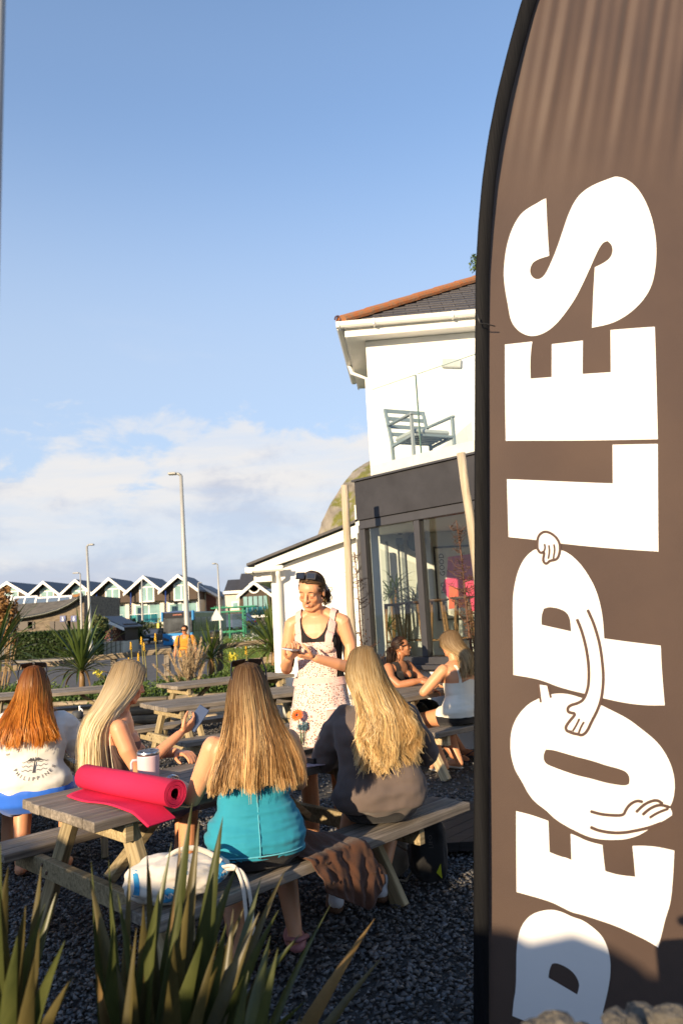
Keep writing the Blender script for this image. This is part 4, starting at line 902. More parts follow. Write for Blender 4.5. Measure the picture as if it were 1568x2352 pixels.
# cars
def car(px, py, Y, rz, paint, label, s=1.0, bars=False):
    p = at(px, py, Y); z = zgf(p.x, Y)
    t = thing('parked_car', label, 'car', (p.x, Y, z), rz, 'parked cars'); 
    M_p = mat('car_paint_' + '_'.join(map(str, paint)), paint, 0.25, 0.05, spec=0.7); M_gl = mat('car_glass', (0.05, 0.06, 0.08), 0.08, 0.1, spec=0.9)
    side = [(-2.1, 0.3), (2.1, 0.3), (2.15, 0.75), (1.9, 0.92), (1.0, 0.98), (-1.9, 0.98), (-2.12, 0.8)]
    b = MB(); b.prism([(-0.88 * s, x * s, zz * s) for x, zz in side], (1.76 * s, 0, 0)); b.build('body', M_p, t, False)
    cab = [(1.05, 0.97), (0.45, 1.45), (-1.2, 1.5), (-1.85, 0.97)]
    b = MB(); b.prism([(-0.74 * s, x * s, zz * s) for x, zz in cab], (1.48 * s, 0, 0)); b.build('cabin_glass', M_gl, t, False)
    b = MB(); b.box((0, -0.35 * s, 1.49 * s), (1.4 * s, 1.7 * s, 0.07 * s), None, 0.03); b.build('roof', M_p, t, False)
    for x in (-0.76, 0.76):
        for y in (-1.3, 1.3):
            b = MB(); b.lathe([(0, -0.1), (0.3, -0.1), (0.32, 0), (0.3, 0.1), (0, 0.1)], (x * s, y * s, 0.32 * s), 14, Euler((0, math.pi / 2, 0))); b.build('wheel', M_black, t)
        for y, c in ((2.14, (0.6, 0.6, 0.6)), (-2.13, (0.3, 0.02, 0.02))):
            b = MB(); b.box((x * 0.8 * s, y * s, 0.72 * s), (0.34 * s, 0.06, 0.16 * s), None, 0.02); b.build('headlight' if y > 0 else 'tail_light', mat('lamp_%.1f' % c[1], c, 0.2), t, False)
    b = MB(); b.box((0, 2.16 * s, 0.5 * s), (0.5 * s, 0.03, 0.12 * s)); b.build('number_plate', M_white, t, False)
    if bars:
        for y in (0.1, -0.9): 
            b = MB(); b.bar((-0.75, y, 1.62), (0.75, y, 1.62), 0.08, 0.06, 0.02); b.build('roof_bar', M_white, t, False)
car(351, 1470, 78, R(178), (0.016, 0.02, 0.028), 'dark hatchback on the road left of the bus', 1.05)
car(370, 1466, 96, R(178), (0.25, 0.26, 0.28), 'silver car half hidden behind the dark hatchback')
car(474, 1440, 84, R(120), (0.06, 0.08, 0.12), 'blue-grey car just right of the bus')
car(506, 1438, 76, R(170), (0.62, 0.63, 0.62), 'white car seen behind the litter bin')
car(540, 1436, 74, R(60), (0.08, 0.10, 0.17), 'blue car seen through the bus shelter')
car(46, 1475, 52.5, R(90), (0.02, 0.025, 0.03), 'dark estate car with white roof bars before the stone building', 1.0, True)
car(200, 1465, 62, R(90), (0.65, 0.65, 0.64), 'white car tucked between the stone building and the hut')
# bus shelter
def shelter():
    y = 56; x0, x1 = at(505, 1440, y).x, at(559, 1440, y).x; zb = zgf(x0, y); H = at(510, 1398, y).z - zb; w = x1 - x0
    t = thing('bus_shelter', 'green framed glass bus shelter on the grass bank', 'bus shelter', (x0, y, zb))
    M_gr = mat('green_enamel', (0.01, 0.20, 0.10), 0.35)
    for x, yy in ((0, 0), (w, 0), (0.55, 1.2), (w, 1.2)):
        b = MB(); b.box((x, yy, H / 2), (0.12, 0.12, H), None, 0.01); b.build('post', M_gr, t, False)
    b = MB(); b.box((w / 2 + 0.2, 0.6, H + 0.06), (w + 1.6, 1.7, 0.1), None, 0.02); b.build('roof', M_gr, t, False)
    b = MB(); b.box((w / 2 + 0.1, 0, H - 0.25), (w + 0.2, 0.08, 0.1)); b.build('top_rail', M_gr, t, False)
    b = MB(); b.box((w / 2, 0, 0.55), (w - 0.12, 0.08, 0.14)); b.build('bottom_rail', M_gr, t, False)
    for k in range(2):
        b = MB(); b.box((w * (0.25 + 0.5 * k), 0.01, H / 2 + 0.15), (w / 2 - 0.14, 0.02, H - 1.2)); b.build('pane', glass('shelter_glass', (0.72, 0.82, 0.80), 1.5, 0.02, 1.5), t, False)
    for k in range(7): 
        b = MB(); b.box((-0.3 + k * 0.15, -0.2, H + 0.13), (0.05, 0.05, 0.16)); b.build('roof_stud', M_gr, t, False)
shelter()
p = at(494, 1468, 44); zb = zgf(p.x, 44); t = thing('litter_bin', 'dark round litter bin with pale band on the grass beside the bus', 'bin', (p.x, 44, zb))
b = MB(); b.lathe([(0.26, 0), (0.27, 0.02), (0.30, 0.86), (0.30, 0.9)], (0, 0, 0), 18); b.build('drum', mat('brown_black_plastic', (0.035, 0.028, 0.02), 0.4), t)
b = MB(); b.lathe([(0.31, 0.62), (0.31, 0.67)], (0, 0, 0), 18); b.build('band', mat('gold_band', (0.45, 0.33, 0.1), 0.4), t)
b = MB(); b.lathe([(0.31, 0.9), (0.3, 1.0), (0.2, 1.06), (0, 1.08)], (0, 0, 0), 18); b.build('lid', M_black, t)
p = at(498, 1412, 46); t = thing('road_sign', 'back of a triangular road sign on the slim lamp by the shelter', 'sign', p)
b = MB(); b.prism([(-0.42, -0.08, -0.35), (0.42, -0.08, -0.35), (0, -0.08, 0.4)], (0, 0.02, 0)); b.build('plate', mat('sign_back', (0.5, 0.52, 0.5), 0.5), t, False)
b = MB(); b.box((0, -0.05, 0), (0.3, 0.05, 0.06)); b.build('bracket', M_steel, t, False)
# ================================================================== planting
def leaf_mesh(L, w, droop, fold=0.25, n=9, twist=0.0, tip=0.0, w0=0.55, seed=0):
    """sword leaf growing along +Z and bending towards +X; V-folded cross-section"""
    V = []; F = []; x = z = 0.0; a = 0.06; rr = random.Random(seed)
    for i in range(n + 1):
        f = i / n; ww = w * (w0 + (1 - w0) * min(1, f * 3.2)) * (1 - max(0, (f - 0.45) / 0.55) ** 1.7) + 0.0012
        tw = twist * f; c, s = math.cos(tw), math.sin(tw)
        for k, (yy, up) in enumerate(((-1, 1), (0, 0), (1, 1))):
            y = yy * ww / 2; q = up * ww * fold
            nx, nz = math.cos(a), -math.sin(a)
            V.append((x - nx * q * c * 1.0 + 0, y * c + q * s * 0.5, z - nz * q))
        a += droop / n * (0.4 + 1.4 * f) + (tip if f > 0.8 else 0); st = L / n; x += math.sin(a) * st; z += math.cos(a) * st
        if i: p = 3 * i; F += [(p - 3, p - 2, p + 1, p), (p - 2, p - 1, p + 2, p + 1)]
    return mesh_np('leaf', V, F, True)
def leaf_mat(name, a, b, edge=None, trans=0.25, rough=0.42):
    m = mat(name, a, rough, 0.0, 6, base2=b, stretch=(1, 6, 0.6), trans=trans, spec=0.5); return m
M_ph = leaf_mat('phormium_leaf', (0.030, 0.040, 0.010), (0.085, 0.095, 0.026)); M_ph2 = leaf_mat('phormium_leaf_bronze', (0.042, 0.036, 0.012), (0.11, 0.088, 0.028)); M_phd = leaf_mat('phormium_dry', (0.13, 0.085, 0.03), (0.26, 0.17, 0.07))
M_co = leaf_mat('cordyline_leaf', (0.045, 0.075, 0.016), (0.10, 0.14, 0.03)); M_co2 = leaf_mat('cordyline_leaf_yellow', (0.16, 0.15, 0.03), (0.26, 0.22, 0.06)); M_cod = leaf_mat('cordyline_dead', (0.22, 0.13, 0.05), (0.33, 0.2, 0.09))
def leaf_obj(me, m, parent, loc, az, tilt, sc_=1.0, name='leaf'):
    o = link(name, me, None, parent); 
    if not me.materials: me.materials.append(m)
    o.material_slots[0].link = 'OBJECT'; o.material_slots[0].material = m
    o.location = loc; o.rotation_euler = Euler((0, tilt, az), 'XYZ'); o.scale = (sc_,) * 3
    return o
# --- the big flax in the foreground: leaves placed from base to sighted tips
def flax(label, tips, Y, base, name='flax_plant', wid=0.045):
    """tips: list of (px, py, Y_tip, bend, width factor, kind)"""
    t = thing(name, label, 'plant', (base[0], base[1], 0), 0, 'flax plants at the front')
    for k, (px, py, yt, bend, wf, kind) in enumerate(tips):
        r = random.Random(k * 7 + 3)
        b0 = Vector((base[0] + r.uniform(-0.10, 0.10), base[1] + r.uniform(-0.08, 0.08), 0.0)); tp = at(px, py, yt)
        n = 12; d = tp - b0; L = d.length
        side = d.cross(Vector((0, -1, 0.15))).normalized()
        mid = b0 + Vector((d.x * 0.32, d.y * 0.32, d.z * 0.62)) + Vector((0, 0, 0.04)) 
        mid = mid.lerp(b0 + d * 0.5, 1 - min(1, abs(bend) * 1.25 + 0.1)); 
        V = []; F = []; w = wid * wf * 1.7; fold = r.uniform(0.12, 0.45) * r.choice([1, -1]); yaw = r.uniform(-0.6, 0.6)
        for i in range(n + 1):
            f = i / n; p = b0 * (1 - f) ** 2 + mid * 2 * f * (1 - f) + tp * f * f
            tg = ((mid - b0) * (1 - f) + (tp - mid) * f).normalized()
            s = tg.cross(Vector((math.sin(yaw), -math.cos(yaw), 0))).normalized(); nn = s.cross(tg)
            ww = w * (0.75 + 0.25 * min(1, f * 4)) * (1 - max(0, (f - 0.38) / 0.62) ** 1.5) + 0.0008
            V += [tuple(p - b_off - s * ww / 2 + nn * abs(ww) * fold) for b_off in (t.location,)] + [tuple(p - t.location)] + [tuple(p - t.location + s * ww / 2 + nn * abs(ww) * fold)]
            if i: q = 3 * i; F += [(q - 3, q - 2, q + 1, q), (q - 2, q - 1, q + 2, q + 1)]
        link('leaf', mesh_np('leaf', V, F, True), [M_ph, M_ph2, M_phd][kind], t)
    return t
# P-coordinates of leaf tips (bottom left)
tipsA = [(-30, 1905, 1.7, .2, 1.4, 0), (2, 1935, 1.6, .3, 1.3, 0), (-10, 1985, 1.55, .4, 1.2, 1), (95, 1990, 1.75, .1, 1.0, 1), (105, 2075, 1.6, .2, 1.1, 0), (60, 2080, 1.55, .3, 1.2, 1), (-60, 2000, 1.5, .6, 1.2, 0), (-40, 2100, 1.45, .6, 1.2, 1), (150, 2160, 1.5, .5, 0.9, 0), (170, 2240, 1.5, .7, 0.8, 1), (0, 2060, 1.5, .2, 1.3, 0), (40, 2150, 1.45, .3, 1.1, 0), (130, 2050, 1.8, .15, .9, 0), (-70, 2130, 1.4, .7, 1.2, 1), (80, 2200, 1.4, .3, 1.0, 1), (20, 1990, 1.65, .25, 1.1, 1)]
flax('broad-leaved flax clump in the bottom left corner', tipsA, 1.6, (-0.80, 1.62), wid=0.052)
tipsB = [(442, 1842, 2.0, .1, .9, 0), (458, 1880, 2.0, .2, .9, 1), (512, 1875, 1.95, .45, 1.1, 0), (338, 1950, 1.95, .1, .8, 1), (395, 1935, 2.05, .2, .8, 0), (415, 1918, 2.0, .15, .7, 2), (250, 1975, 1.9, .1, .8, 0), (205, 2010, 1.85, .15, .9, 1), (210, 1978, 1.9, .1, .6, 0), (300, 1960, 2.0, .1, .6, 1), (420, 2010, 1.85, .1, 1.1, 0), (435, 2045, 1.75, .15, 1.0, 1), (365, 2045, 1.7, .1, 1.2, 0), (330, 2075, 1.7, .1, 1.1, 1), (440, 2000, 2.0, .2, 1.0, 2), (545, 1985, 2.1, .4, 1.0, 0), (600, 2015, 2.1, .6, .8, 0), (655, 1998, 2.15, .6, .6, 1), (640, 2090, 2.0, .8, .7, 0), (560, 2085, 1.9, .7, .8, 1), (520, 2120, 1.85, .8, .9, 0), (860, 2110, 2.15, .35, .9, 2), (880, 2195, 2.1, .5, .7, 1), (690, 2145, 2.0, .8, .8, 0), (760, 2075, 2.2, .6, .5, 0), (620, 2180, 1.8, .8, .8, 1), (560, 2240, 1.7, .8, .9, 0), (700, 2300, 1.7, .8, .7, 0), (300, 2170, 1.6, .2, 1.1, 1), (260, 2120, 1.65, .2, 1.0, 0), (470, 2140, 1.7, .3, 1.1, 0), (400, 2165, 1.6, .2, 1.1, 1), (220, 2225, 1.6, .4, .8, 2), (500, 2220, 1.6, .6, .8, 1), (345, 2000, 2.0, .1, .5, 2), (270, 2050, 1.9, .2, .6, 0)]
flax('sprawling flax clump with long sword leaves in front of the near bench', tipsB, 1.9, (-0.52, 1.85), wid=0.042)
tipsC = [(820, 2390, 1.6, .5, .8, 0), (690, 2330, 1.6, .6, .8, 1), (620, 2340, 1.5, .7, .9, 0), (940, 2380, 1.75, .7, .6, 1)]
flax('few low flax leaves splaying across the gravel at bottom centre', tipsC, 1.7, (-0.30, 1.6))
r_ = random.Random(77)
tipsD = [(r_.uniform(-60, 640), r_.uniform(2080, 2330), r_.uniform(1.45, 1.9), r_.uniform(0.1, 0.7), r_.uniform(0.6, 1.1), r_.choice([0, 0, 0, 1, 1])) for _ in range(9)]
flax('dense low tangle of flax leaves along the bottom edge', tipsD, 1.6, (-0.42, 1.55))
# --- cordylines in the bed
def cordyline(px, py, Y, h, n, label, spread=1.25, seed=1, wid=0.05):
    r = random.Random(seed); b = at(px, py, Y)
    t = thing('cordyline', label, 'plant', b, 0, 'cordylines in the planting bed')
    MB_ = MB(); MB_.tube([(0, 0, -0.6), (0.01, 0, -0.1), (0, 0, 0.05)], [0.06, 0.05, 0.03], 8); MB_.build('stem', M_cod, t)
    ms = [leaf_mesh(h * q, wid * r.uniform(.8, 1.15), dr, 0.2, 8, 0, 0, 0.5) for q, dr in ((1, 0.12), (0.95, 0.35), (1.0, 0.7), (0.85, 1.0), (0.8, 1.5))]
    for k in range(n):
        f = (k + 0.5) / n; tilt = spread * f ** 0.75 + r.uniform(-0.08, 0.08); az = k * 2.39996 + r.uniform(-.2, .2)
        me = ms[min(4, int(f * 4 + r.uniform(0, 0.9)))]
        m = r.choice([M_co, M_co, M_co, M_co2 if f > 0.5 else M_co])
        if f > 0.9: m = r.choice([M_cod, M_co2])
        leaf_obj(me, m, t, (0, 0, 0.05 * (1 - f)), az, tilt, r.uniform(0.8, 1.08))
    return t
cordyline(188, 1545, 12.8, 1.10, 70, 'spiky cordyline left of centre in front of the road', 1.35, 2)
cordyline(-12, 1525, 12.6, 1.25, 64, 'spiky cordyline cut by the left edge', 1.4, 3)
cordyline(485, 1518, 13.0, 0.72, 64, 'pale green cordyline beside the feathery grass', 1.45, 4, 0.04)
cordyline(628, 1500, 13.2, 1.05, 84, 'tall arching cordyline against the white annex corner', 1.25, 5, 0.04)
# --- soft leafy foliage made of many small leaves
def leaf_cloud(name, n, cen, rad, size, m, parent=None, seed=0, col=((0.04, 0.09, 0.015), (0.12, 0.18, 0.04)), shape='ell', flat=0.0):
    g = np.random.default_rng(seed); cen = np.array(cen, float); rad = np.array(rad, float)
    if shape == 'ell':
        d = g.normal(size=(n, 3)); d /= np.linalg.norm(d, axis=1)[:, None]; P = cen + d * rad * (g.uniform(0, 1, n) ** 0.4)[:, None]
        P += 0.12 * rad * np.sin(P[:, [1, 2, 0]] * 9 / rad.mean())
    else: P = cen + g.uniform(-1, 1, (n, 3)) * rad
    a = g.normal(size=(n, 3)); a /= np.linalg.norm(a, axis=1)[:, None]; b_ = g.normal(size=(n, 3)); b_ -= a * (a * b_).sum(1)[:, None]; b_ /= np.linalg.norm(b_, axis=1)[:, None]
    s = size * g.uniform(0.6, 1.4, n)[:, None]
    V = np.stack([P - a * s, P + b_ * s * 0.5, P + a * s, P - b_ * s * 0.5], 1).reshape(-1, 3)
    F = np.arange(n * 4).reshape(n, 4); f = g.uniform(0, 1, n)[:, None]
    cc = np.array(col[0]) * (1 - f) + np.array(col[1]) * f
    return link(name, mesh_np(name, V, F, False, np.repeat(cc, 4, 0)), m, parent)
M_leafy = mat('leafy', (1, 1, 1), 0.6, 0.1, 3, attr=True, trans=0.25)
b = MB(); b.box((-7.6, 13.1, 0.05), (13.0, 1.9, 0.62)); o = b.build('planting_bed', mat('bed_soil', (0.045, 0.035, 0.025), 0.95, 0.3, 8, 0.6), None, False); o['kind'] = 'structure'
GC = [('low green leafy groundcover under the left cordyline', 215, 1606, 12.4, (0.9, 0.3, 0.18)), ('yellow-green bush beside the left cordyline', 262, 1580, 12.6, (0.35, 0.25, 0.2)), ('leafy green plant below the feathery grass', 415, 1585, 12.6, (0.9, 0.4, 0.24)), ('bright green leafy bush between two back tables', 540, 1570, 12.6, (0.7, 0.35, 0.22)), ('low greenery at the foot of the tall cordyline', 610, 1560, 12.9, (0.6, 0.3, 0.25)), ('green clump at the left end of the bed', 60, 1595, 12.6, (0.7, 0.3, 0.2))]
for k, (lb, px, py, Y, rad) in enumerate(GC):
    p = at(px, py, Y); t = thing('leafy_bush', lb, 'bush', (p.x, Y, 0.36), 0, 'leafy plants in the bed')
    leaf_cloud('foliage', 2600, (0, 0, p.z - 0.36), rad, 0.03, M_leafy, t, k + 40)
    MB_ = MB()
    for q in range(5): MB_.tube([(0, 0, -0.05), (random.uniform(-.2, .2), random.uniform(-.1, .1), (p.z - 0.36) * 0.9)], 0.006, 5)
    MB_.build('stems', M_cod, t)
# kniphofia / yellow flowers
def flower_stalk(px, py, px2, py2, Y, label, col, kind=0, hs=1.0):
    top = at(px, py, Y); base = at(px2, py2, Y); t = thing('flower_stalk', label, 'flower', (base.x, Y, 0.36), 0, 'yellow flowers in the bed')
    q = top - Vector((base.x, Y, 0.36)); b = MB(); b.tube([(0, 0, 0), q * 0.5 + Vector((0.02, 0, 0)), q], 0.010, 6); b.build('stem', M_co2, t)
    b = MB()
    for k in range(26):
        f = k / 26; a = k * 2.4; rr_ = 0.017 * hs * (1 - f * 0.6); z = -0.08 * hs + f * 0.13 * hs; b.bar(q + Vector((rr_ * 0.3 * math.cos(a), rr_ * 0.3 * math.sin(a), z)), q + Vector((rr_ * 1.3 * math.cos(a), rr_ * 1.3 * math.sin(a), z - 0.02)), 0.008, 0.008)
    b.build('petals', mat('petal_%d' % kind, col, 0.6), t, False)
YE = (0.72, 0.42, 0.02)
for k, a in enumerate(((301, 1480, 305, 1560), (325, 1468, 330, 1560), (331, 1482, 336, 1560), (357, 1460, 360, 1560), (318, 1506, 320, 1565), (296, 1516, 298, 1565), (565, 1490, 566, 1545))):
    flower_stalk(*a, 12.9, ['tall yellow poker flower furthest left of the group', 'tallest pair of poker flowers, left one', 'tallest pair of poker flowers, right one', 'poker flower nearest the bus', 'short yellow poker flower low in the group', 'lowest small yellow poker flower', 'single yellow poker flower before the grass bank'][k], YE, 0)
# yellow blossom clusters
for k, (px, py) in enumerate(((228, 1548), (262, 1556), (285, 1552), (535, 1508), (580, 1537), (540, 1560))):
    p = at(px, py, 12.45); t = thing('yellow_blossom', ['bright yellow blossom right beside the left cordyline', 'yellow blossom cluster low by the left cordyline', 'yellow blossom behind the fair-haired woman', 'orange bloom on the grass bank edge', 'pale yellow bloom near the back fence', 'small yellow bloom above the back table'][k], 'flower', (p.x, 12.45, p.z), 0, 'yellow flowers in the bed')
    leaf_cloud('petals', 60, (0, 0, 0), (0.09, 0.05, 0.06), 0.022, M_leafy, t, 70 + k, ((0.55, 0.5, 0.02), (0.8, 0.7, 0.1)))
    b = MB(); b.tube([(0, 0, 0), (0.02, 0.1, -(p.z - 0.36) - 0.02)], 0.006, 5); b.build('stem', M_co, t)
# feathery dry grass (astilbe-like plumes)
def plume_grass():
    p = at(432, 1530, 12.5); t = thing('feather_grass', 'beige feathery dried plume grass in front of the bus', 'plant', (p.x, 12.5, 0.36))
    g = np.random.default_rng(3); M_pl = mat('dry_plume', (1, 1, 1), 0.9, 0.1, 4, attr=True, trans=0.2)
    for k in range(34):
        px = g.normal(425, 27); py = g.uniform(1462, 1545); tp = at(px, py, 12.5 + g.uniform(-.3, .3)) - t.location
        if py < 1490 and px < 430: tp.x += 0.25
        bs = Vector((g.uniform(-.1, .1), g.uniform(-.1, .1), 0)); n = 120
        f = g.uniform(0.45, 1.0, n); lean = np.array(tp - bs)
        C0 = np.array(bs) + lean * f[:, None]
        d = g.normal(size=(n, 3)) * [1, 1, 0.5]; d /= np.linalg.norm(d, axis=1)[:, None]; d = d * 0.7 + lean / np.linalg.norm(lean) * 0.7
        ln = 0.085 * (1.15 - f)[:, None] + 0.02; s = np.cross(d, [0.3, 1, 0.2]); s /= np.linalg.norm(s, axis=1)[:, None]
        V = np.stack([C0 - s * 0.005, C0 + s * 0.005, C0 + d * ln], 1).reshape(-1, 3); F = np.arange(n * 3).reshape(n, 3)
        w = g.uniform(0.8, 1.2, n)[:, None] * np.array([[0.40, 0.30, 0.18]])
        link('plume', mesh_np('plume', V, F, False, np.repeat(w, 3, 0)), M_pl, t)
    b = MB()
    for k in range(20): b.tube([(random.uniform(-.1, .1), random.uniform(-.1, .1), 0), (random.uniform(-.4, .4), random.uniform(-.2, .2), 0.75)], 0.006, 4)
    b.build('stalks', mat('dry_stalk', (0.3, 0.2, 0.1), 0.9), t)
plume_grass()
p = at(2, 1420, 13.6); t = thing('feather_grass', 'tall rust-brown plume grass cut by the left edge', 'plant', (p.x, 13.6, -0.3))
leaf_cloud('plume', 1500, (0, 0, p.z + 0.3), (0.32, 0.25, 0.55), 0.05, M_leafy, t, 91, ((0.20, 0.09, 0.02), (0.36, 0.2, 0.07)))
b = MB()
for k in range(12): b.tube([(random.uniform(-.2, .2), random.uniform(-.1, .1), 0), (random.uniform(-.3, .3), random.uniform(-.2, .2), p.z)], 0.01, 4)
b.build('stalks', mat('dry_stalk', (0.3, 0.2, 0.1), 0.9), t)
# log edging: three stacked half logs
t = thing('log_edging', 'stacked round timber logs edging the planting bed', 'edging', (0, 0, 0))
rr = random.Random(9)
M_log = wood('edging_log', (0.25, 0.20, 0.14), (0.40, 0.33, 0.24))
for row in range(3):
    x = -13.5 + rr.uniform(0, 1)
    while x < -1.0:
        L = rr.uniform(1.7, 2.5); x2 = min(x + L, -0.75); y = 12.16 + row * 0.03
        b = MB(); b.tube([(-(x2 - x) / 2, 0, 0), (0, 0.005, 0.003), ((x2 - x) / 2 - 0.02, 0, 0)], 0.072, 12); o = b.build('log', M_log, t, None, ((x + x2) / 2, y, 0.065 + row * 0.137)); x = x2
# hedge across the road
def hedge():
    t = thing('hedge', 'dark clipped hedge in front of the stone building', 'hedge', (0, 0, 0))
    y = 50.3; x0, x1 = at(38, 1480, y).x, at(232, 1480, y).x; z0 = -0.3; z1 = at(120, 1449, y).z
    b = MB(); b.box(((x0 + x1) / 2, y, (z0 + z1) / 2 - 0.1), (x1 - x0 - 0.3, 1.1, z1 - z0 - 0.3)); b.build('core', mat('hedge_core', (0.012, 0.02, 0.006), 0.9), t, False)
    leaf_cloud('foliage', 16000, ((x0 + x1) / 2, y, (z0 + z1) / 2), ((x1 - x0) / 2, 0.75, (z1 - z0) / 2), 0.11, M_leafy, t, 5, ((0.018, 0.04, 0.008), (0.05, 0.09, 0.015)), 'box')
hedge()
for k, (px, py, Y, rad, lb) in enumerate(((270, 1450, 72, (1.6, 1, 0.9), 'shrub behind the hut roof'), (330, 1450, 80, (3.2, 1.5, 0.9), 'dense green shrubs left of the dark hatchback'), (300, 1450, 66, (1.5, 1, 1.0), 'small shrub by the low wall past the hut'), (222, 1440, 52, (0.8, 0.6, 0.8), 'small bush in front of the hut'), (690, 1428, 60, (4, 2, 2), 'bush hidden behind the annex'))):
    p = at(px, py, Y); z = zgf(p.x, Y); t = thing('shrub', lb, 'shrub', (p.x, Y, z), 0, 'roadside shrubs')
    leaf_cloud('foliage', 1800, (0, 0, p.z - z), rad, 0.16, M_leafy, t, 100 + k, ((0.05, 0.075, 0.02), (0.13, 0.14, 0.05)))
    b = MB(); b.tube([(0, 0, -0.1), (0, 0, p.z - z)], 0.08, 6); b.build('trunk', M_cod, t)
# daisies on the bank, grass blades
def lawn():
    g = np.random.default_rng(11); n = 26000
    y = g.uniform(14.5, 52, n) ** 1.0; u = g.uniform(-0.175, -0.045, n); x = u * y; z = zg(x, y); h = g.uniform(0.06, 0.16, n)
    a = g.uniform(0, 6.28, n); V = np.stack([np.stack([x - 0.02 * np.cos(a), y - 0.02 * np.sin(a), z - 0.02], 1), np.stack([x + 0.02 * np.cos(a), y + 0.02 * np.sin(a), z - 0.02], 1), np.stack([x + g.normal(0, .05, n), y + g.normal(0, .05, n), z + h], 1)], 1).reshape(-1, 3)
    c = np.stack([g.uniform(0.07, 0.16, n), g.uniform(0.13, 0.21, n), g.uniform(0.015, 0.04, n)], 1)
    o = link('lawn_grass', mesh_np('lawn_grass', V, np.arange(n * 3).reshape(n, 3), False, np.repeat(c, 3, 0)), M_leafy); stuff(o); tag(o, 'sunlit green grass on the bank by the bus shelter', 'grass')
    n = 130; y = g.uniform(38, 60, n); x = g.uniform(-0.155, -0.11, n) * y; z = zg(x, y) + 0.1; s = 0.026
    V = np.stack([np.stack([x - s, y, z - s], 1), np.stack([x + s, y, z - s], 1), np.stack([x + s, y + .02, z + s], 1), np.stack([x - s, y + .02, z + s], 1)], 1).reshape(-1, 3)
    o = link('wild_daisies', mesh_np('wild_daisies', V, np.arange(n * 4).reshape(n, 4), False, np.full((n * 4, 3), 0.55)), M_leafy); stuff(o); tag(o, 'scatter of white wild daisies in the grass by the shelter', 'flowers')
lawn()
# timber fence
def fence(label, rails, posts):
    t = thing('rail_fence', label, 'fence', (0, 0, 0), 0, 'timber rail fences')
    for (a, c, w, h) in rails:
        b = MB(); a = Vector(a); c = Vector(c); L = (c - a).length; b.box((0, 0, 0), (L, w, h), None, 0.008); o = b.build('rail', M_log, t, False, (a + c) / 2); d = (c - a).normalized(); o.rotation_euler = d.to_track_quat('X', 'Z').to_euler()
    for p in posts:
        b = MB(); b.box((0, 0, 0), (p[2] + 0.4, 0.1, 0.1), None, 0.006); o = b.build('post', M_wood, t, False, (p[0], p[1], (p[2] - 0.4) / 2)); o.rotation_euler = (0, math.pi / 2, 0)
A_ = lambda px, py, Y=13.9: at(px, py, Y)
fence('weathered rail fence crossing behind the spiky plants on the left', [(A_(-40, 1542), A_(172, 1520), 0.06, 0.10), (A_(100, 1528), A_(215, 1515), 0.05, 0.09), (A_(216, 1512), A_(395, 1494), 0.06, 0.10)], [(A_(82, 1560).x, 13.98, A_(82, 1526).z), (A_(260, 1560).x, 13.98, A_(260, 1508).z + 0.05), (A_(383, 1560).x, 13.98, A_(383, 1498).z + 0.05)])
fence('bare rail fence on the grass in front of the tall cordyline', [(A_(500, 1486, 13.3), A_(628, 1471, 13.3), 0.05, 0.085), (A_(560, 1523, 13.3), A_(628, 1514, 13.3), 0.05, 0.12)], [(A_(626, 1540, 13.3).x, 13.36, A_(626, 1470, 13.3).z + 0.03), (A_(505, 1540, 13.3).x, 13.36, A_(505, 1486, 13.3).z + 0.03)])
# bare conifers by the bay
def bare_tree(px0, py0, px1, py1, Y, label, n, seed):
    r = random.Random(seed); top = at(px0, py0, Y); bot = at(px1, py1, Y); base = bot + (bot - top).normalized() * (bot.z / max(0.01, (top - bot).normalized().z)); 
    t = thing('dead_conifer', label, 'tree', (base.x, base.y, 0), 0, 'dead conifers by the cafe'); h = top - Vector((base.x, base.y, 0))
    b = MB(); pts = [h * f + Vector((0.012 * math.sin(f * 9), 0, 0)) for f in np.linspace(0, 1, 9)]; b.tube(pts, [0.018 * (1.1 - f) + 0.003 for f in np.linspace(0, 1, 9)], 7); b.build('trunk', mat('brown_twig', (0.10, 0.05, 0.03), 0.9, 0.3), t)
    b = MB()
    for k in range(n):
        f = r.uniform(0.18, 0.98); p = h * f; L = (0.30 * (1 - f) + 0.07) * r.uniform(0.6, 1.2); a = r.uniform(0, 6.28)
        q = p + Vector((math.cos(a) * L, math.sin(a) * L, L * r.uniform(0.1, 0.7))); m = p.lerp(q, 0.5) + Vector((0, 0, -0.02)); b.tube([p, m, q], [0.005, 0.004, 0.002], 4, False)
        for s in range(4):
            w = p.lerp(q, r.uniform(0.3, 1)); b.tube([w, w + Vector((r.uniform(-1, 1), r.uniform(-1, 1), r.uniform(-0.3, 1))) * 0.07], [0.003, 0.0015], 3, False)
    b.build('twigs', mat('brown_twig', (0.10, 0.05, 0.03), 0.9, 0.3), t)
    leaf_cloud('cones', 260, tuple(h * 0.45), (0.09, 0.09, h.z * 0.42), 0.014, M_leafy, t, seed, ((0.07, 0.03, 0.01), (0.2, 0.09, 0.04)))
bare_tree(812, 1268, 836, 1520, 8.9, 'thin dead conifer between the log post and the bay window', 60, 1)
bare_tree(1046, 1195, 1085, 1500, 7.7, 'taller dead conifer in front of the window beside the banner', 95, 2)
# plant on the roof ridge
p = at(1087, 606, 13.2); t = thing('ridge_weed', 'small leafy weed growing at the top of the roof hip', 'plant', (p.x, 13.2, p.z - 0.15)); leaf_cloud('foliage', 200, (0.05, 0, 0.15), (0.14, 0.12, 0.2), 0.03, M_leafy, t, 8)
b = MB(); b.tube([(0.05, 0, -0.1), (0.05, 0, 0.2)], 0.01, 5); b.build('stem', M_cod, t)
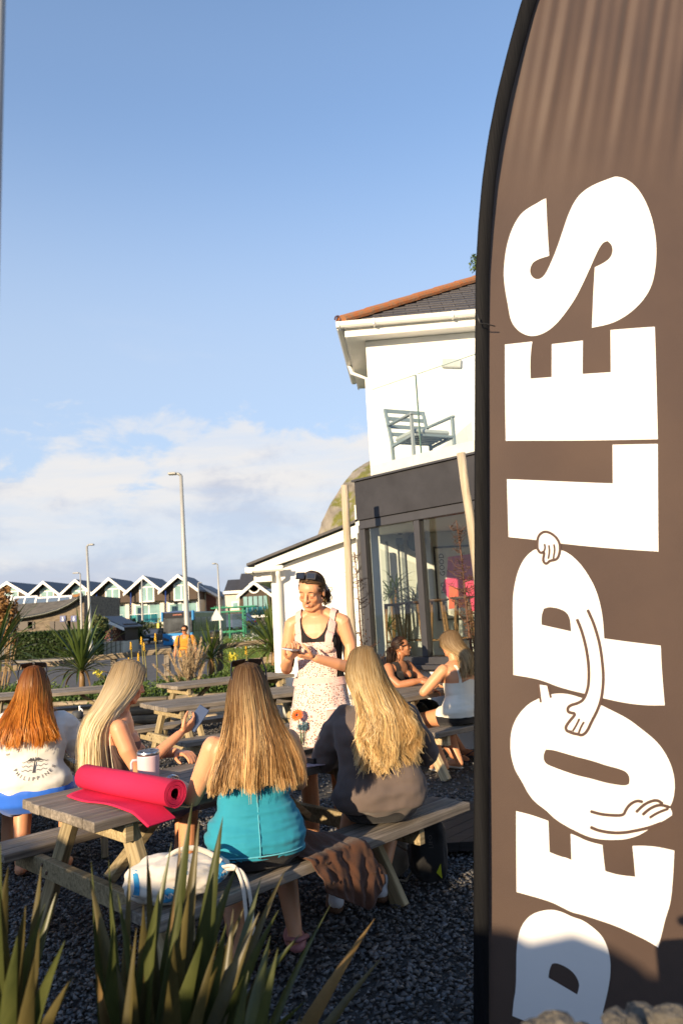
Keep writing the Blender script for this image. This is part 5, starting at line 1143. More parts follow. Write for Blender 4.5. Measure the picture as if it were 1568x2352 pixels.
# ================================================================== people
def vec(p): return np.array(p, float)
class Fig:
    """one continuous body grown from tapered limbs, then voxel-remeshed"""
    def __init__(s): s.V = []; s.F = []; s.n = 0; s.seg = []
    def _add(s, V, F): s.V.append(V); s.F.append(F + s.n); s.n += len(V)
    def rings(s, C_, A, B, cap0=True, cap1=True, k=18, e=1.0):
        n = len(C_); a = np.linspace(0, 2 * np.pi, k, endpoint=False)
        ca = np.sign(np.cos(a)) * np.abs(np.cos(a)) ** e; sa = np.sign(np.sin(a)) * np.abs(np.sin(a)) ** e
        V = np.concatenate([C_[i] + ca[:, None] * A[i] + sa[:, None] * B[i] for i in range(n)])
        V = np.concatenate([V, [C_[0], C_[-1]]]); F = []
        for i in range(n - 1):
            for j in range(k): F.append((i * k + j, i * k + (j + 1) % k, (i + 1) * k + (j + 1) % k, (i + 1) * k + j))
        for j in range(k): F.append((n * k, (j + 1) % k, j, n * k)); F.append((n * k + 1, (n - 1) * k + j, (n - 1) * k + (j + 1) % k, n * k + 1))
        s._add(V, np.array(F))
    def chain(s, name, pts, rads, flat=None):
        P = [vec(p) for p in pts]; n = len(P); C_ = []; A = []; B = []; prev = None
        T = [(P[min(i + 1, n - 1)] - P[max(i - 1, 0)]) for i in range(n)]; T = [t / (np.linalg.norm(t) + 1e-9) for t in T]
        def fr(t):
            nonlocal prev
            if prev is None: prev = np.cross(t, [0, 0, 1.0] if abs(t[2]) < 0.9 else [1.0, 0, 0])
            u = prev - t * prev.dot(t); u /= np.linalg.norm(u) + 1e-9; prev = u; return u, np.cross(t, u)
        for i in range(n):
            u, v = fr(T[i]); r = rads[i]
            if i == 0:
                for w in (-0.95, -0.6): q = math.sqrt(1 - w * w); C_.append(P[0] + T[0] * r * w); A.append(u * r * q); B.append(v * r * q)
            C_.append(P[i]); A.append(u * r); B.append(v * r)
            if i == n - 1:
                for w in (0.6, 0.95): q = math.sqrt(1 - w * w); C_.append(P[i] + T[i] * r * w); A.append(u * r * q); B.append(v * r * q)
        s.rings(C_, A, B, k=14)
        for i in range(n - 1): s.seg.append((name, P[i], P[i + 1], rads[i], rads[i + 1]))
    def loft(s, name, C_, W, D, xax=(1, 0, 0), yax=(0, 1, 0), e=0.85):
        C_ = [vec(c) for c in C_]; xa, ya = vec(xax), vec(yax)
        s.rings(C_, [xa * w for w in W], [ya * d for d in D], k=28, e=e)
        for i in range(len(C_) - 1):
            for q in (-0.5, 0, 0.5): s.seg.append((name, C_[i] + xa * W[i] * q, C_[i + 1] + xa * W[i + 1] * q, (W[i] * 0.5 + D[i]) / 1.5, (W[i + 1] * 0.5 + D[i + 1]) / 1.5))
    def ell(s, name, c, r, M3=None, reg=True):
        c = vec(c); M3 = np.eye(3) if M3 is None else np.array(M3); t = np.linspace(-0.98, 0.98, 9); q = np.sqrt(1 - t * t)
        s.rings([c + M3[:, 2] * r[2] * w for w in t], [M3[:, 0] * r[0] * w for w in q], [M3[:, 1] * r[1] * w for w in q], k=16)
        if reg: s.seg.append((name, c - M3[:, 2] * 1e-3, c + M3[:, 2] * 1e-3, float(np.mean(r)), float(np.mean(r))))
    def build(s, voxel=0.007, smooth=3):
        V = np.concatenate(s.V); F = np.concatenate(s.F)
        me = bpy.data.meshes.new('tmp'); me.from_pydata(V.tolist(), [], [tuple(dict.fromkeys(f)) for f in F.tolist()]); me.update()
        o = bpy.data.objects.new('tmp', me); C.objects.link(o)
        m = o.modifiers.new('r', 'REMESH'); m.mode = 'VOXEL'; m.voxel_size = voxel; m.adaptivity = 0
        m2 = o.modifiers.new('s', 'SMOOTH'); m2.iterations = smooth; m2.factor = 0.5
        dg = bpy.context.evaluated_depsgraph_get(); out = bpy.data.meshes.new_from_object(o.evaluated_get(dg))
        bpy.data.objects.remove(o); bpy.data.meshes.remove(me)
        nv = len(out.vertices); s.v = np.empty(nv * 3, np.float32); out.vertices.foreach_get('co', s.v); s.v = s.v.reshape(-1, 3)
        s.vn = np.empty(nv * 3, np.float32); out.vertices.foreach_get('normal', s.vn); s.vn = s.vn.reshape(-1, 3)
        nf = len(out.polygons); lt = np.empty(nf, np.int32); out.polygons.foreach_get('loop_total', lt)
        assert (lt == 4).all(); li = np.empty(nf * 4, np.int32); out.loops.foreach_get('vertex_index', li); s.f = li.reshape(-1, 4)
        s.fc = s.v[s.f].mean(1); bpy.data.meshes.remove(out)
        names = list(dict.fromkeys(x[0] for x in s.seg)); best = np.full(nf, 1e9); lab = np.zeros(nf, int); tp = np.zeros(nf)
        cnt = {}
        for nm, a, b, ra, rb in s.seg:
            i = cnt.get(nm, 0); cnt[nm] = i + 1
            ab = b - a; t = np.clip(((s.fc - a) @ ab) / (ab @ ab + 1e-9), 0, 1); d = np.linalg.norm(s.fc - a - t[:, None] * ab, axis=1) - (ra + (rb - ra) * t)
            k = d < best; best[k] = d[k]; lab[k] = names.index(nm); tp[k] = (i + t)[k]
        s.names = names; s.lab = lab; s.tp = tp
        return s
    def is_(s, *nm): return np.isin(s.lab, [s.names.index(n) for n in nm if n in s.names])
    def skin(s, name, m, parent, tone=(1, 1, 1), paint=None):
        col = np.ones((len(s.v), 3)) * np.array(tone)
        if paint: col = paint(s.v, col)
        return link(name, mesh_np(name, s.v, s.f, True, col), m, parent)
    def garment(s, name, mask, off, m, parent, wr=0.0, wscale=(6, 6, 18), it=8):
        f = s.f[mask]; 
        if not len(f): return None
        u, inv = np.unique(f, return_inverse=True); f2 = inv.reshape(-1, 4); v = s.v[u].astype(float); n = s.vn[u]
        e = np.sort(np.concatenate([f2[:, [0, 1]], f2[:, [1, 2]], f2[:, [2, 3]], f2[:, [3, 0]]]), 1); ue, c = np.unique(e, axis=0, return_counts=True); be = ue[c == 1]
        for _ in range(it):
            acc = np.zeros_like(v); k = np.zeros(len(v))
            np.add.at(acc, be[:, 0], v[be[:, 1]]); np.add.at(acc, be[:, 1], v[be[:, 0]]); np.add.at(k, be[:, 0], 1); np.add.at(k, be[:, 1], 1)
            q = k > 0; v[q] = 0.5 * v[q] + 0.5 * acc[q] / k[q][:, None]
        v = v + n * off
        if wr:
            w = np.array([mnoise.fractal(Vector((p[0] * wscale[0], p[1] * wscale[1], p[2] * wscale[2])), 1.0, 2.0, 3) for p in v]); v = v + n * (np.maximum(w, -off / wr * 0.7 if off > 0 else -9) * wr)[:, None]
        return link(name, mesh_np(name, v, f2, True), m, parent)

M_skin = mat('skin', (0.62, 0.315, 0.17), 0.46, 0.05, 9, 0.06, 160, attr=True, sss=0.12, spec=0.45)
def torso(fig, pel, c7, w=1.0, d=1.0, name='torso', hip=1.0, bust=0.0, xax=(1, 0, 0), curve=0.02):
    pel = vec(pel); c7 = vec(c7); ax = c7 - pel; L = np.linalg.norm(ax); f = np.array([-0.2, -0.12, 0.03, 0.18, 0.34, 0.5, 0.66, 0.8, 0.9, 0.965, 1.01])
    W = np.array([0.10, 0.155, 0.178, 0.165, 0.138, 0.142, 0.155, 0.163, 0.152, 0.105, 0.062]) * w; D = np.array([0.075, 0.115, 0.128, 0.118, 0.100, 0.102, 0.112, 0.106, 0.088, 0.070, 0.058]) * d
    W[:4] *= hip; D[:3] *= hip
    xa = vec(xax); ya = np.cross(ax / L, xa); ya /= np.linalg.norm(ya)
    Cc = [pel + ax * k - ya * curve * math.sin(max(0, min(1, k)) * math.pi) for k in f]
    fig.loft(name, Cc, W, D, xa, ya)
    if bust:
        for sx in (-1, 1): fig.ell(name, pel + ax * 0.68 + xa * sx * 0.075 * w + ya * (0.085 * d), (0.062 * w, 0.05 * bust, 0.06), None, False)
    return ya
def hand(fig, name, wrist, d, n, side, curl=0.5, s=1.0, spread=0.0, r=0.0078):
    """wrist point, finger direction d, palm normal n (towards the palm), side: towards the thumb"""
    w = vec(wrist); d = vec(d) / np.linalg.norm(d); n = vec(n); n -= d * n.dot(d); n /= np.linalg.norm(n); t = np.cross(d, n) * side
    for o in (-0.030, -0.010, 0.010, 0.030): fig.chain(name, [w, w + d * 0.05 * s + t * o * 0.8 * s, w + d * 0.088 * s + t * o * s], [0.017 * s, 0.014 * s, 0.0105 * s])
    for o, L in ((0.030, 0.070), (0.0105, 0.078), (-0.0105, 0.074), (-0.031, 0.058)):
        p = w + d * 0.086 * s + t * o * s; a = 0.25 + curl * 0.5; pts = [p]; dd = d + t * o * spread * 8; dd /= np.linalg.norm(dd)
        for k, q in enumerate((0.45, 0.32, 0.23)):
            p = p + (dd * math.cos(a) + n * math.sin(a)) * L * q * s; pts.append(p); a += curl * 0.9
        fig.chain(name, pts, [r * 1.1 * s, r * s, r * 0.92 * s, r * 0.8 * s])
    p = w + d * 0.022 * s + t * 0.03 * s; p2 = p + (d * 0.55 + t * 0.65 + n * 0.35) * 0.045 * s; p3 = p2 + (d * 0.85 + t * 0.1 + n * (0.35 + curl * 0.4)) * 0.033 * s; p4 = p3 + (d * 0.9 - t * 0.1 + n * (0.3 + curl * 0.4)) * 0.024 * s
    fig.chain(name, [p, p2, p3, p4], [0.014 * s, 0.0105 * s, 0.0095 * s, 0.008 * s])
def rot3(yaw, pitch=0, roll=0): return np.array(Euler((pitch, roll, yaw), 'XYZ').to_matrix())
def head(fig, c, M3, s=1.0, face=True, beard=False):
    c = vec(c); T = lambda p: c + M3 @ (vec(p) * s)
    def el(p, r): fig.ell('head', T(p), [x * s for x in r], M3)
    el((0, -0.012, 0.028), (0.074, 0.093, 0.086)); el((0, 0.018, -0.035), (0.060, 0.066, 0.072)); el((0, 0.030, 0.030), (0.066, 0.056, 0.055))
    el((0, 0.056, -0.088), (0.027, 0.024, 0.022))
    for sx in (-1, 1):
        fig.chain('head', [T((sx * 0.056, 0.0, -0.05)), T((sx * 0.040, 0.035, -0.082)), T((sx * 0.014, 0.060, -0.095))], [0.016 * s, 0.016 * s, 0.015 * s])
        fig.ell('head', T((sx * 0.076, -0.010, -0.008)), (0.008 * s, 0.017 * s, 0.029 * s), M3)
        if face:
            el((sx * 0.034, 0.056, -0.024), (0.027, 0.021, 0.026)); el((sx * 0.031, 0.0715, 0.002), (0.017, 0.0105, 0.012)); el((sx * 0.012, 0.088, -0.030), (0.0085, 0.010, 0.008))
    if face:
        fig.chain('head', [T((0, 0.078, 0.020)), T((0, 0.092, -0.006)), T((0, 0.101, -0.027))], [0.0085 * s, 0.009 * s, 0.0115 * s])
        el((0, 0.063, 0.030), (0.050, 0.017, 0.020)); el((0, 0.070, -0.055), (0.034, 0.018, 0.024)); el((0, 0.083, -0.0515), (0.021, 0.010, 0.0065)); el((0, 0.080, -0.065), (0.018, 0.011, 0.0075))
    return T
def tubes(name, P, rad, col, m, parent, side=3):
    """P: (N, M, 3) strand points -> one mesh of tapered tubes"""
    N, Mn, _ = P.shape; T = np.gradient(P, axis=1); T /= np.linalg.norm(T, axis=2, keepdims=True) + 1e-9
    up = np.array([0.31, 0.17, 0.93]); u = np.cross(T, up); u /= np.linalg.norm(u, axis=2, keepdims=True) + 1e-6; v = np.cross(T, u)
    a = np.arange(side) * 2 * np.pi / side; r = rad if np.ndim(rad) else np.full((N, Mn), rad)
    V = P[:, :, None, :] + (u[:, :, None, :] * np.cos(a)[None, None, :, None] + v[:, :, None, :] * np.sin(a)[None, None, :, None]) * r[:, :, None, None]
    idx = np.arange(N * Mn * side).reshape(N, Mn, side); F = np.stack([idx[:, :-1], np.roll(idx, -1, 2)[:, :-1], np.roll(idx, -1, 2)[:, 1:], idx[:, 1:]], -1).reshape(-1, 4)
    cc = np.broadcast_to(col[:, :, None, :], (N, Mn, side, 3)).reshape(-1, 3)
    return link(name, mesh_np(name, V.reshape(-1, 3), F, True, cc), m, parent)
def ribbons(name, P, rad, col, m, parent, cen, g):
    N, Mn, _ = P.shape; T = np.gradient(P, axis=1); T /= np.linalg.norm(T, axis=2, keepdims=True) + 1e-9
    rad_ = P - cen; rad_[:, :, 2] *= np.linspace(1, 0.15, Mn)[None]; rad_ -= T * (rad_ * T).sum(2, keepdims=True); rad_ /= np.linalg.norm(rad_, axis=2, keepdims=True) + 1e-6
    u = np.cross(T, rad_); a = g.normal(0, 0.28, N)[:, None, None]; u = u * np.cos(a) + rad_ * np.sin(a)
    V = np.stack([P - u * rad[:, :, None], P + u * rad[:, :, None]], 2); idx = np.arange(N * Mn * 2).reshape(N, Mn, 2)
    F = np.stack([idx[:, :-1, 0], idx[:, :-1, 1], idx[:, 1:, 1], idx[:, 1:, 0]], -1).reshape(-1, 4)
    return link(name, mesh_np(name, V.reshape(-1, 3), F, True, np.broadcast_to(col[:, :, None, :], (N, Mn, 2, 3)).reshape(-1, 3)), m, parent)
M_hair = mat('hair', (1, 1, 1), 0.42, 0.06, 30, attr=True, spec=0.4, trans=0.35)
def long_hair(parent, hc, yaw, zend, xs, yback, cols, n=4500, seed=1, thmax=2.15, wave=0.004, wfreq=3.0, hs=1.0, rad=0.0030, jit=0.03, root=None, side_shift=0.0, part=0.0, ythick=0.05, taper=0.0, clump=90, neck=0.10):
    """hair falling from a parting over the head and down the back. hc: head centre; yaw: where the face looks (0 = +y)"""
    n = int(n * 3.0); rad = rad * 0.46; g = np.random.default_rng(seed); Mn = 15; ks = 5
    rx, ry, rz_ = 0.079 * hs, 0.097 * hs, 0.092 * hs; c0 = vec(hc) + np.array([0, 0, 0.026 * hs])
    def path(th, ph0, lay, ze, jx, jy, ph):
        N = len(th); P = np.zeros((N, Mn, 3)); s = np.linspace(0, 1, ks)
        be = 0.80 + 0.95 * (1 - np.clip(np.abs(th) / thmax, 0, 1)) + (ph0 - 1.1) * 0.75
        D0 = np.stack([-np.clip(th * 0.3, -0.05, 0.05) - part * 0.35, np.cos(be), np.sin(be)], 1); D0 /= np.linalg.norm(D0, axis=1)[:, None]
        D1 = np.stack([-np.sin(th) * math.cos(0.12), -np.cos(th) * math.cos(0.12), np.full(N, -math.sin(0.12))], 1)
        D = D0[:, None] * (1 - s)[None, :, None] + D1[:, None] * s[None, :, None]; D[:, :, 0] -= (np.sign(th) * np.minimum(1, np.abs(th) / 1.2) ** 1.5)[:, None] * 0.30 * np.sin(np.pi * s)[None]; D /= np.linalg.norm(D, axis=2, keepdims=True)
        k = (1.0 + lay)[:, None]; X = D[:, :, 0] * rx * k; Y = D[:, :, 1] * ry * k; Z = D[:, :, 2] * rz_ * (1 + lay * 0.8)[:, None]
        P[:, :ks] = np.stack([X, Y, Z], -1)
        x0, y0, z0 = X[:, -1], Y[:, -1], Z[:, -1]; q = np.linspace(0, 1, Mn - ks + 1)[1:]
        zz = z0[:, None] + (ze[:, None] - z0[:, None]) * q[None]; h = (z0[:, None] - zz)
        sm = smooth01(h / 0.42)
        xx = x0[:, None] * (1 + (xs - 1) * sm - taper * smooth01((q[None] - 0.6) / 0.4)) + jx[:, None] * sm + side_shift * sm
        yt = -yback - lay[:, None] * ythick * 2 + jy[:, None]; wgt = smooth01((h - 0.02) / neck)
        fr = np.abs(th)[:, None] / max(thmax, .1); yside = yt + 0.09 * fr ** 3
        yy = y0[:, None] * (1 - wgt) + yside * wgt
        A = wave * smooth01(h / 0.12)
        xx = xx + A * np.sin(h * 2 * np.pi * wfreq + ph[:, None]); yy = yy + 0.7 * A * np.cos(h * 2 * np.pi * wfreq * 0.9 + ph[:, None] * 1.7)
        P[:, ks:] = np.stack([xx, yy, zz], -1)
        for _ in range(4): P[:, 2:-2] = 0.25 * P[:, 1:-3] + 0.5 * P[:, 2:-2] + 0.25 * P[:, 3:-1]
        return P
    ncl = clump; cid = g.integers(0, ncl, n); cth = g.uniform(-thmax, thmax, ncl); cph = g.uniform(0, 6.28, ncl); cze = np.clip(g.normal(0, jit, ncl), -1.3 * jit, 1.6 * jit); cjx = g.normal(0, 0.010, ncl); cjy = g.normal(0, 0.007, ncl); ctone = g.uniform(0, 1, ncl)
    th = np.clip(cth[cid] + g.normal(0, 0.13, n), -thmax * 1.05, thmax * 1.05); lay = g.uniform(0.02, 0.20, n)
    ze = zend - c0[2] + cze[cid] + g.normal(0, jit * 0.35, n) + 0.05 * (np.abs(th) / thmax) ** 2
    ze = ze + np.where(g.uniform(0, 1, n) < 0.35, np.minimum(g.exponential(0.05, n), 0.3 * np.abs(zend - c0[2])), 0)
    ph0 = g.uniform(0.7, 1.5, n)
    P = path(th, ph0, lay, ze, cjx[cid] + g.normal(0, 0.010, n), cjy[cid] + g.normal(0, 0.008, n), cph[cid] + g.normal(0, 0.35, n))
    Pc = path(cth[cid], ph0, lay * 0.6 + 0.05, ze, cjx[cid], cjy[cid], cph[cid])
    wq = (np.r_[np.zeros(ks), smooth01((np.linspace(0, 1, Mn - ks + 1)[1:] - 0.15) / 0.85)] * 0.72)[None, :, None] * g.uniform(0.35, 1.15, n)[:, None, None]
    P = P * (1 - wq) + Pc * wq
    fly = g.uniform(0, 1, n) < 0.03; P[fly, ks:] += (g.normal(0, 0.02, (int(fly.sum()), 1, 3)) * np.linspace(0, 1, Mn - ks)[None, :, None])
    cy, sy = math.cos(yaw), math.sin(yaw); Rz = np.array([[cy, -sy, 0], [sy, cy, 0], [0, 0, 1]])
    P = P @ Rz.T + c0
    t = np.clip(0.72 * ctone[cid] + 0.28 * g.uniform(0, 1, n), 0, 1)
    ca, cb, cc = (np.array(x) for x in cols); base = np.where(t[:, None] < 0.5, ca + (cb - ca) * (t[:, None] * 2), cb + (cc - cb) * (t[:, None] * 2 - 1))
    col = np.repeat(base[:, None, :], Mn, 1)
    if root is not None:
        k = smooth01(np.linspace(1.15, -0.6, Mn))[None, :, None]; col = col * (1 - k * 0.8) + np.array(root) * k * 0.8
    r = rad * np.linspace(1.1, 0.45, Mn)[None] * g.uniform(0.7, 1.3, n)[:, None]
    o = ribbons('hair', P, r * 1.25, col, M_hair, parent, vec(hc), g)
    gt = np.linspace(-thmax, thmax, 40); z1 = np.zeros(40)
    U = path(gt, np.full(40, 1.35), np.full(40, 0.015), np.full(40, zend - c0[2] + 0.05) + 0.05 * (np.abs(gt) / thmax) ** 2, z1, z1 + 0.012, z1) @ Rz.T + c0
    idx = np.arange(40 * Mn).reshape(40, Mn); F = np.stack([idx[:-1, :-1], idx[1:, :-1], idx[1:, 1:], idx[:-1, 1:]], -1).reshape(-1, 4)
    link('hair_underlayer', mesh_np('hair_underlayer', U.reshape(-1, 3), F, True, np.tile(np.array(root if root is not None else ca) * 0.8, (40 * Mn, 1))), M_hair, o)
    return o
def pulled_hair(parent, hc, M3, target, cols, n=900, seed=1, hs=1.0, rad=0.0026, line=0.062, bulk=0.05, low=-0.03):
    """hair combed from the hairline over the skull to a gathered point"""
    g = np.random.default_rng(seed); Mn = 12; c0 = vec(hc) + M3 @ np.array([0, -0.012, 0.028]) * hs; r = np.array([0.0755, 0.0945, 0.0875]) * hs
    a = g.uniform(-math.pi, math.pi, n); el = np.where(np.abs(a) < 1.0, g.uniform(0.55, 1.35, n), g.uniform(-0.25, 1.35, n))
    fr = np.abs(a) > 2.0; el = np.where(fr, g.uniform(-0.55, 1.2, n), el)
    # a = 0 is the face side
    D0 = np.stack([np.sin(a) * np.cos(el), np.cos(a) * np.cos(el), np.sin(el)], 1); t = vec(target); d1 = M3.T @ (t - c0) / r; d1 /= np.linalg.norm(d1)
    s = np.linspace(0, 1, Mn); D = D0[:, None] * (1 - s)[None, :, None] + d1 * s[None, :, None]; D /= np.linalg.norm(D, axis=2, keepdims=True)
    lift = 1 + g.uniform(0.005, bulk, n)[:, None] * np.sin(np.pi * (0.15 + 0.75 * s))[None]
    P = (D * r * lift[:, :, None]) @ M3.T + c0; tt = g.uniform(0, 1, n)[:, None, None]; col = np.array(cols[0]) * (1 - tt) + np.array(cols[1]) * tt; col = np.broadcast_to(col, (n, Mn, 3))
    o = tubes('hair', P, np.full((n, Mn), rad * hs), col, M_hair, parent)
    f = Fig(); f.ell('x', c0 + M3 @ np.array([0, -0.010, 0.010]) * hs, r * 0.995 * np.array([1, 0.93, 1]), M3); V = np.concatenate(f.V); L = (V - c0) @ M3
    keep = (L[:, 2] > low * hs) & ~((L[:, 1] > 0.045 * hs) & (L[:, 2] < line * hs)) & ~((L[:, 2] < 0.02 * hs) & (L[:, 1] > 0.0)); FF = np.concatenate(f.F); FF = FF[keep[FF].all(1)]
    me = bpy.data.meshes.new('hair_underlayer'); me.from_pydata(V.tolist(), [], [tuple(dict.fromkeys(x)) for x in FF.tolist()]); a_ = me.color_attributes.new('Col', 'FLOAT_COLOR', 'POINT'); a_.data.foreach_set('color', np.tile(np.r_[np.array(cols[0]) * 0.9, 1], len(V)).astype(np.float32))
    me.polygons.foreach_set('use_smooth', np.ones(len(me.polygons), bool)); link('hair_underlayer', me, M_hair, o)
    return o
def tuft(parent, name, p0, p1, w, cols, n=260, seed=1, sag=0.0, rad=0.0025, wave=0.01, M_=10):
    g = np.random.default_rng(seed); p0 = vec(p0); p1 = vec(p1); s = np.linspace(0, 1, M_); q = g.normal(size=(n, 3)) * w
    P = p0 + (p1 - p0) * s[None, :, None] * g.uniform(0.75, 1.05, n)[:, None, None] + q[:, None] * (np.sin(np.pi * np.clip(s, 0, 0.75)) ** 0.7)[None, :, None]; P[:, :, 2] += (sag * np.sin(np.pi * s))[None]
    P[:, :, 0] += wave * np.sin(s * 7 + g.uniform(0, 6, n)[:, None]) * s[None]
    t = g.uniform(0, 1, n)[:, None, None]; col = np.broadcast_to(np.array(cols[0]) * (1 - t) + np.array(cols[1]) * t, (n, M_, 3)); return tubes(name, P, np.full((n, M_), rad), col, M_hair, parent)
def person(label, loc, rz): return thing('person', label, 'person', loc, rz)
def cloth(name, c=(0.5, 0.5, 0.5), rough=0.8, var=0.08, bump=0.25, bs=350, sheen=0.15): return mat(name, c, rough, var, 4, bump, bs, sheen=sheen, spec=0.2)
def glasses(label, parent_m, c, M3, s=1.0, col=None, tilt=0.0, temples=True, group='sunglasses'):
    """top-level sunglasses placed at world matrix parent_m @ (c, M3)"""
    W_ = parent_m @ Matrix.Translation(Vector(c)) @ Matrix(M3.tolist()).to_4x4()
    o = thing('sunglasses', label, 'sunglasses', W_.translation, 0, group); o.rotation_euler = W_.to_euler()
    M_l = mat('dark_lens', (0.010, 0.010, 0.014), 0.08, 0.2, spec=0.8); M_f = mat('glasses_frame', (0.012, 0.010, 0.012), 0.25, 0.2, spec=0.6)
    for sx in (-1, 1):
        b = MB(); b.box((sx * 0.034 * s, 0, 0), (0.058 * s, 0.004 * s, 0.042 * s), Euler((0, 0, -sx * 0.12)), 0.0018 * s); f = b.build('frame', M_f, o, False)
        b = MB(); b.box((sx * 0.034 * s, 0.003 * s, 0), (0.047 * s, 0.003 * s, 0.031 * s), Euler((0, 0, -sx * 0.12)), 0.001 * s); b.build('lens', M_l, f, False)
        if temples: b = MB(); b.tube([(sx * 0.064 * s, -0.004 * s, 0.012 * s), (sx * 0.072 * s, -0.05 * s, 0.010 * s), (sx * 0.070 * s, -0.11 * s, -0.004 * s), (sx * 0.066 * s, -0.13 * s, -0.03 * s)], 0.0035 * s, 6); b.build('temple', M_f, o)
    b = MB(); b.bar((-0.008 * s, 0.001, 0.006 * s), (0.008 * s, 0.001, 0.006 * s), 0.004 * s, 0.006 * s); b.build('bridge', M_f, o, False)
    return o
def W_of(o): return Matrix.Translation(o.location) @ o.rotation_euler.to_matrix().to_4x4()
def solve_bench(base, u, px, z=0.9):
    lo, hi = -3.0, 3.0
    for _ in range(40):
        m = (lo + hi) / 2
        if proj(base + u * m + Vector((0, 0, z)))[0] < px: lo = m
        else: hi = m
    return base + u * lo
TAN = (1.0, 1.0, 1.0)
SH = 0.453

# ------------------------------------------------------------------ woman in the teal top (near bench, back to us)
def teal_woman():
    pos = solve_bench(t1(0, -OUT1 + 0.16, 0), U1, 588, 0.6); rz = ANG1 - R(33)
    t = person('woman in a teal top with long streaked hair, back to us on the near bench', pos, rz)
    f = Fig(); pel = (0, 0, SH + 0.11); c7 = (0.0, 0.07, SH + 0.60); torso(f, pel, c7, 1.10, 1.10, hip=1.12, bust=0.9)
    f.chain('neck', [(0, 0.06, SH + 0.58), (0, 0.085, SH + 0.67)], [0.052, 0.05]); hc = (0.0, 0.105, SH + 0.755); head(f, hc, rot3(R(4), R(-8)), 1.0, False)
    f.chain('armL', [(-0.175, 0.05, SH + 0.53), (-0.215, 0.09, SH + 0.42), (-0.27, 0.15, SH + 0.295)], [0.052, 0.052, 0.040]); f.chain('foreL', [(-0.27, 0.15, SH + 0.295), (-0.33, 0.26, SH + 0.325), (-0.385, 0.37, SH + 0.335)], [0.041, 0.036, 0.026])
    hand(f, 'handL', (-0.39, 0.38, SH + 0.335), (-0.55, 0.8, -0.02), (0, 0, -1), -1, 0.35)
    f.chain('armR', [(0.175, 0.05, SH + 0.53), (0.215, 0.11, SH + 0.42), (0.235, 0.19, SH + 0.305)], [0.052, 0.05, 0.040]); f.chain('foreR', [(0.235, 0.19, SH + 0.305), (0.15, 0.32, SH + 0.33), (0.10, 0.40, SH + 0.335)], [0.041, 0.034, 0.026]); hand(f, 'handR', (0.10, 0.41, SH + 0.335), (-0.5, 0.85, 0), (0, 0, -1), 1, 0.4)
    for sx in (-1, 1):
        f.chain('thigh', [(sx * 0.10, 0.02, SH + 0.095), (sx * 0.115, 0.22, SH + 0.09), (sx * 0.12, 0.43, SH + 0.04)], [0.10, 0.088, 0.062])
    f.chain('shinR', [(0.12, 0.43, SH + 0.04), (0.17, 0.30, 0.28), (0.18, 0.17, 0.10)], [0.06, 0.055, 0.036]); f.chain('shinL', [(-0.12, 0.43, SH + 0.04), (-0.10, 0.20, 0.24), (-0.09, 0.02, 0.09)], [0.06, 0.055, 0.036])
    f.chain('footR', [(0.18, 0.16, 0.065), (0.185, 0.24, 0.045), (0.19, 0.33, 0.035)], [0.038, 0.036, 0.026]); f.chain('footL', [(-0.09, 0.01, 0.065), (-0.085, 0.09, 0.045), (-0.08, 0.18, 0.035)], [0.038, 0.036, 0.026])
    f.build(0.0075, 3); f.skin('body', M_skin, t, TAN)
    z = f.fc[:, 2]; x = f.fc[:, 0]
    f.garment('tank_top', f.is_('torso') & (z > SH + 0.075) & (z < SH + 0.52) & (np.abs(x) < 0.215) & ~((z > SH + 0.28) & (np.abs(x) > 0.165)) & ~((z > SH + 0.44) & (np.abs(x) > 0.135)), 0.010, cloth('teal_jersey', (0.02, 0.235, 0.33), 0.75, 0.06, 0.15, 500), t, 0.013, (3.5, 3.5, 24))
    f.garment('shorts', (f.is_('torso') & (z <= SH + 0.10)) | (f.is_('thigh') & (f.tp % 2 < 1.3)), 0.006, cloth('black_shorts_cloth', (0.012, 0.011, 0.013)), t, 0.002)
    # pale seam down the back and along the hem
    M_seam = cloth('pale_teal_stitch', (0.10, 0.42, 0.52))
    bvh = BVHTree.FromPolygons([Vector(v) for v in f.v.tolist()], f.f.tolist())
    pts = []
    for q in np.linspace(SH + 0.085, SH + 0.45, 16):
        h = bvh.ray_cast(Vector((0.0, -0.6, q)), Vector((0, 1, 0)));
        if h[0]: pts.append(h[0] + Vector((0, -0.012, 0)))
    b = MB(); b.tube(pts, 0.0028, 5); b.build('back_seam', M_seam, t)
    pts = []
    for a in np.linspace(-1.45, 1.45, 34):
        h = bvh.ray_cast(Vector((math.sin(a) * 0.6, -math.cos(a) * 0.6 + 0.0, SH + 0.092)), Vector((-math.sin(a), math.cos(a), 0)))
        if h[0]: pts.append(h[0] + h[1] * 0.012)
    b = MB(); b.tube(pts, 0.0030, 5); b.build('hem_stitch', M_seam, t)
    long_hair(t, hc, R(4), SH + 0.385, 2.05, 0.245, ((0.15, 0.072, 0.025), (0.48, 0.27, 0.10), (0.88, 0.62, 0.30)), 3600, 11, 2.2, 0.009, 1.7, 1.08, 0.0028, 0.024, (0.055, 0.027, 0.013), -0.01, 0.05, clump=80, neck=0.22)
    # shoes
    M_pk = mat('pink_foam', (0.36, 0.15, 0.16), 0.6)
    b = MB(); b.ico((-0.085, 0.085, 0.04), (0.052, 0.135, 0.042), 2, 0.02, 1); b.tube([(-0.135, 0.0, 0.075), (-0.085, -0.06, 0.085), (-0.035, 0.0, 0.075)], 0.012, 6); b.build('clog', M_pk, t, True)
    b = MB(); b.ico((0.187, 0.24, 0.038), (0.052, 0.135, 0.042), 2, 0.02, 1); b.tube([(0.137, 0.15, 0.075), (0.182, 0.09, 0.085), (0.235, 0.15, 0.075)], 0.012, 6); b.build('clog', M_pk, t, True)
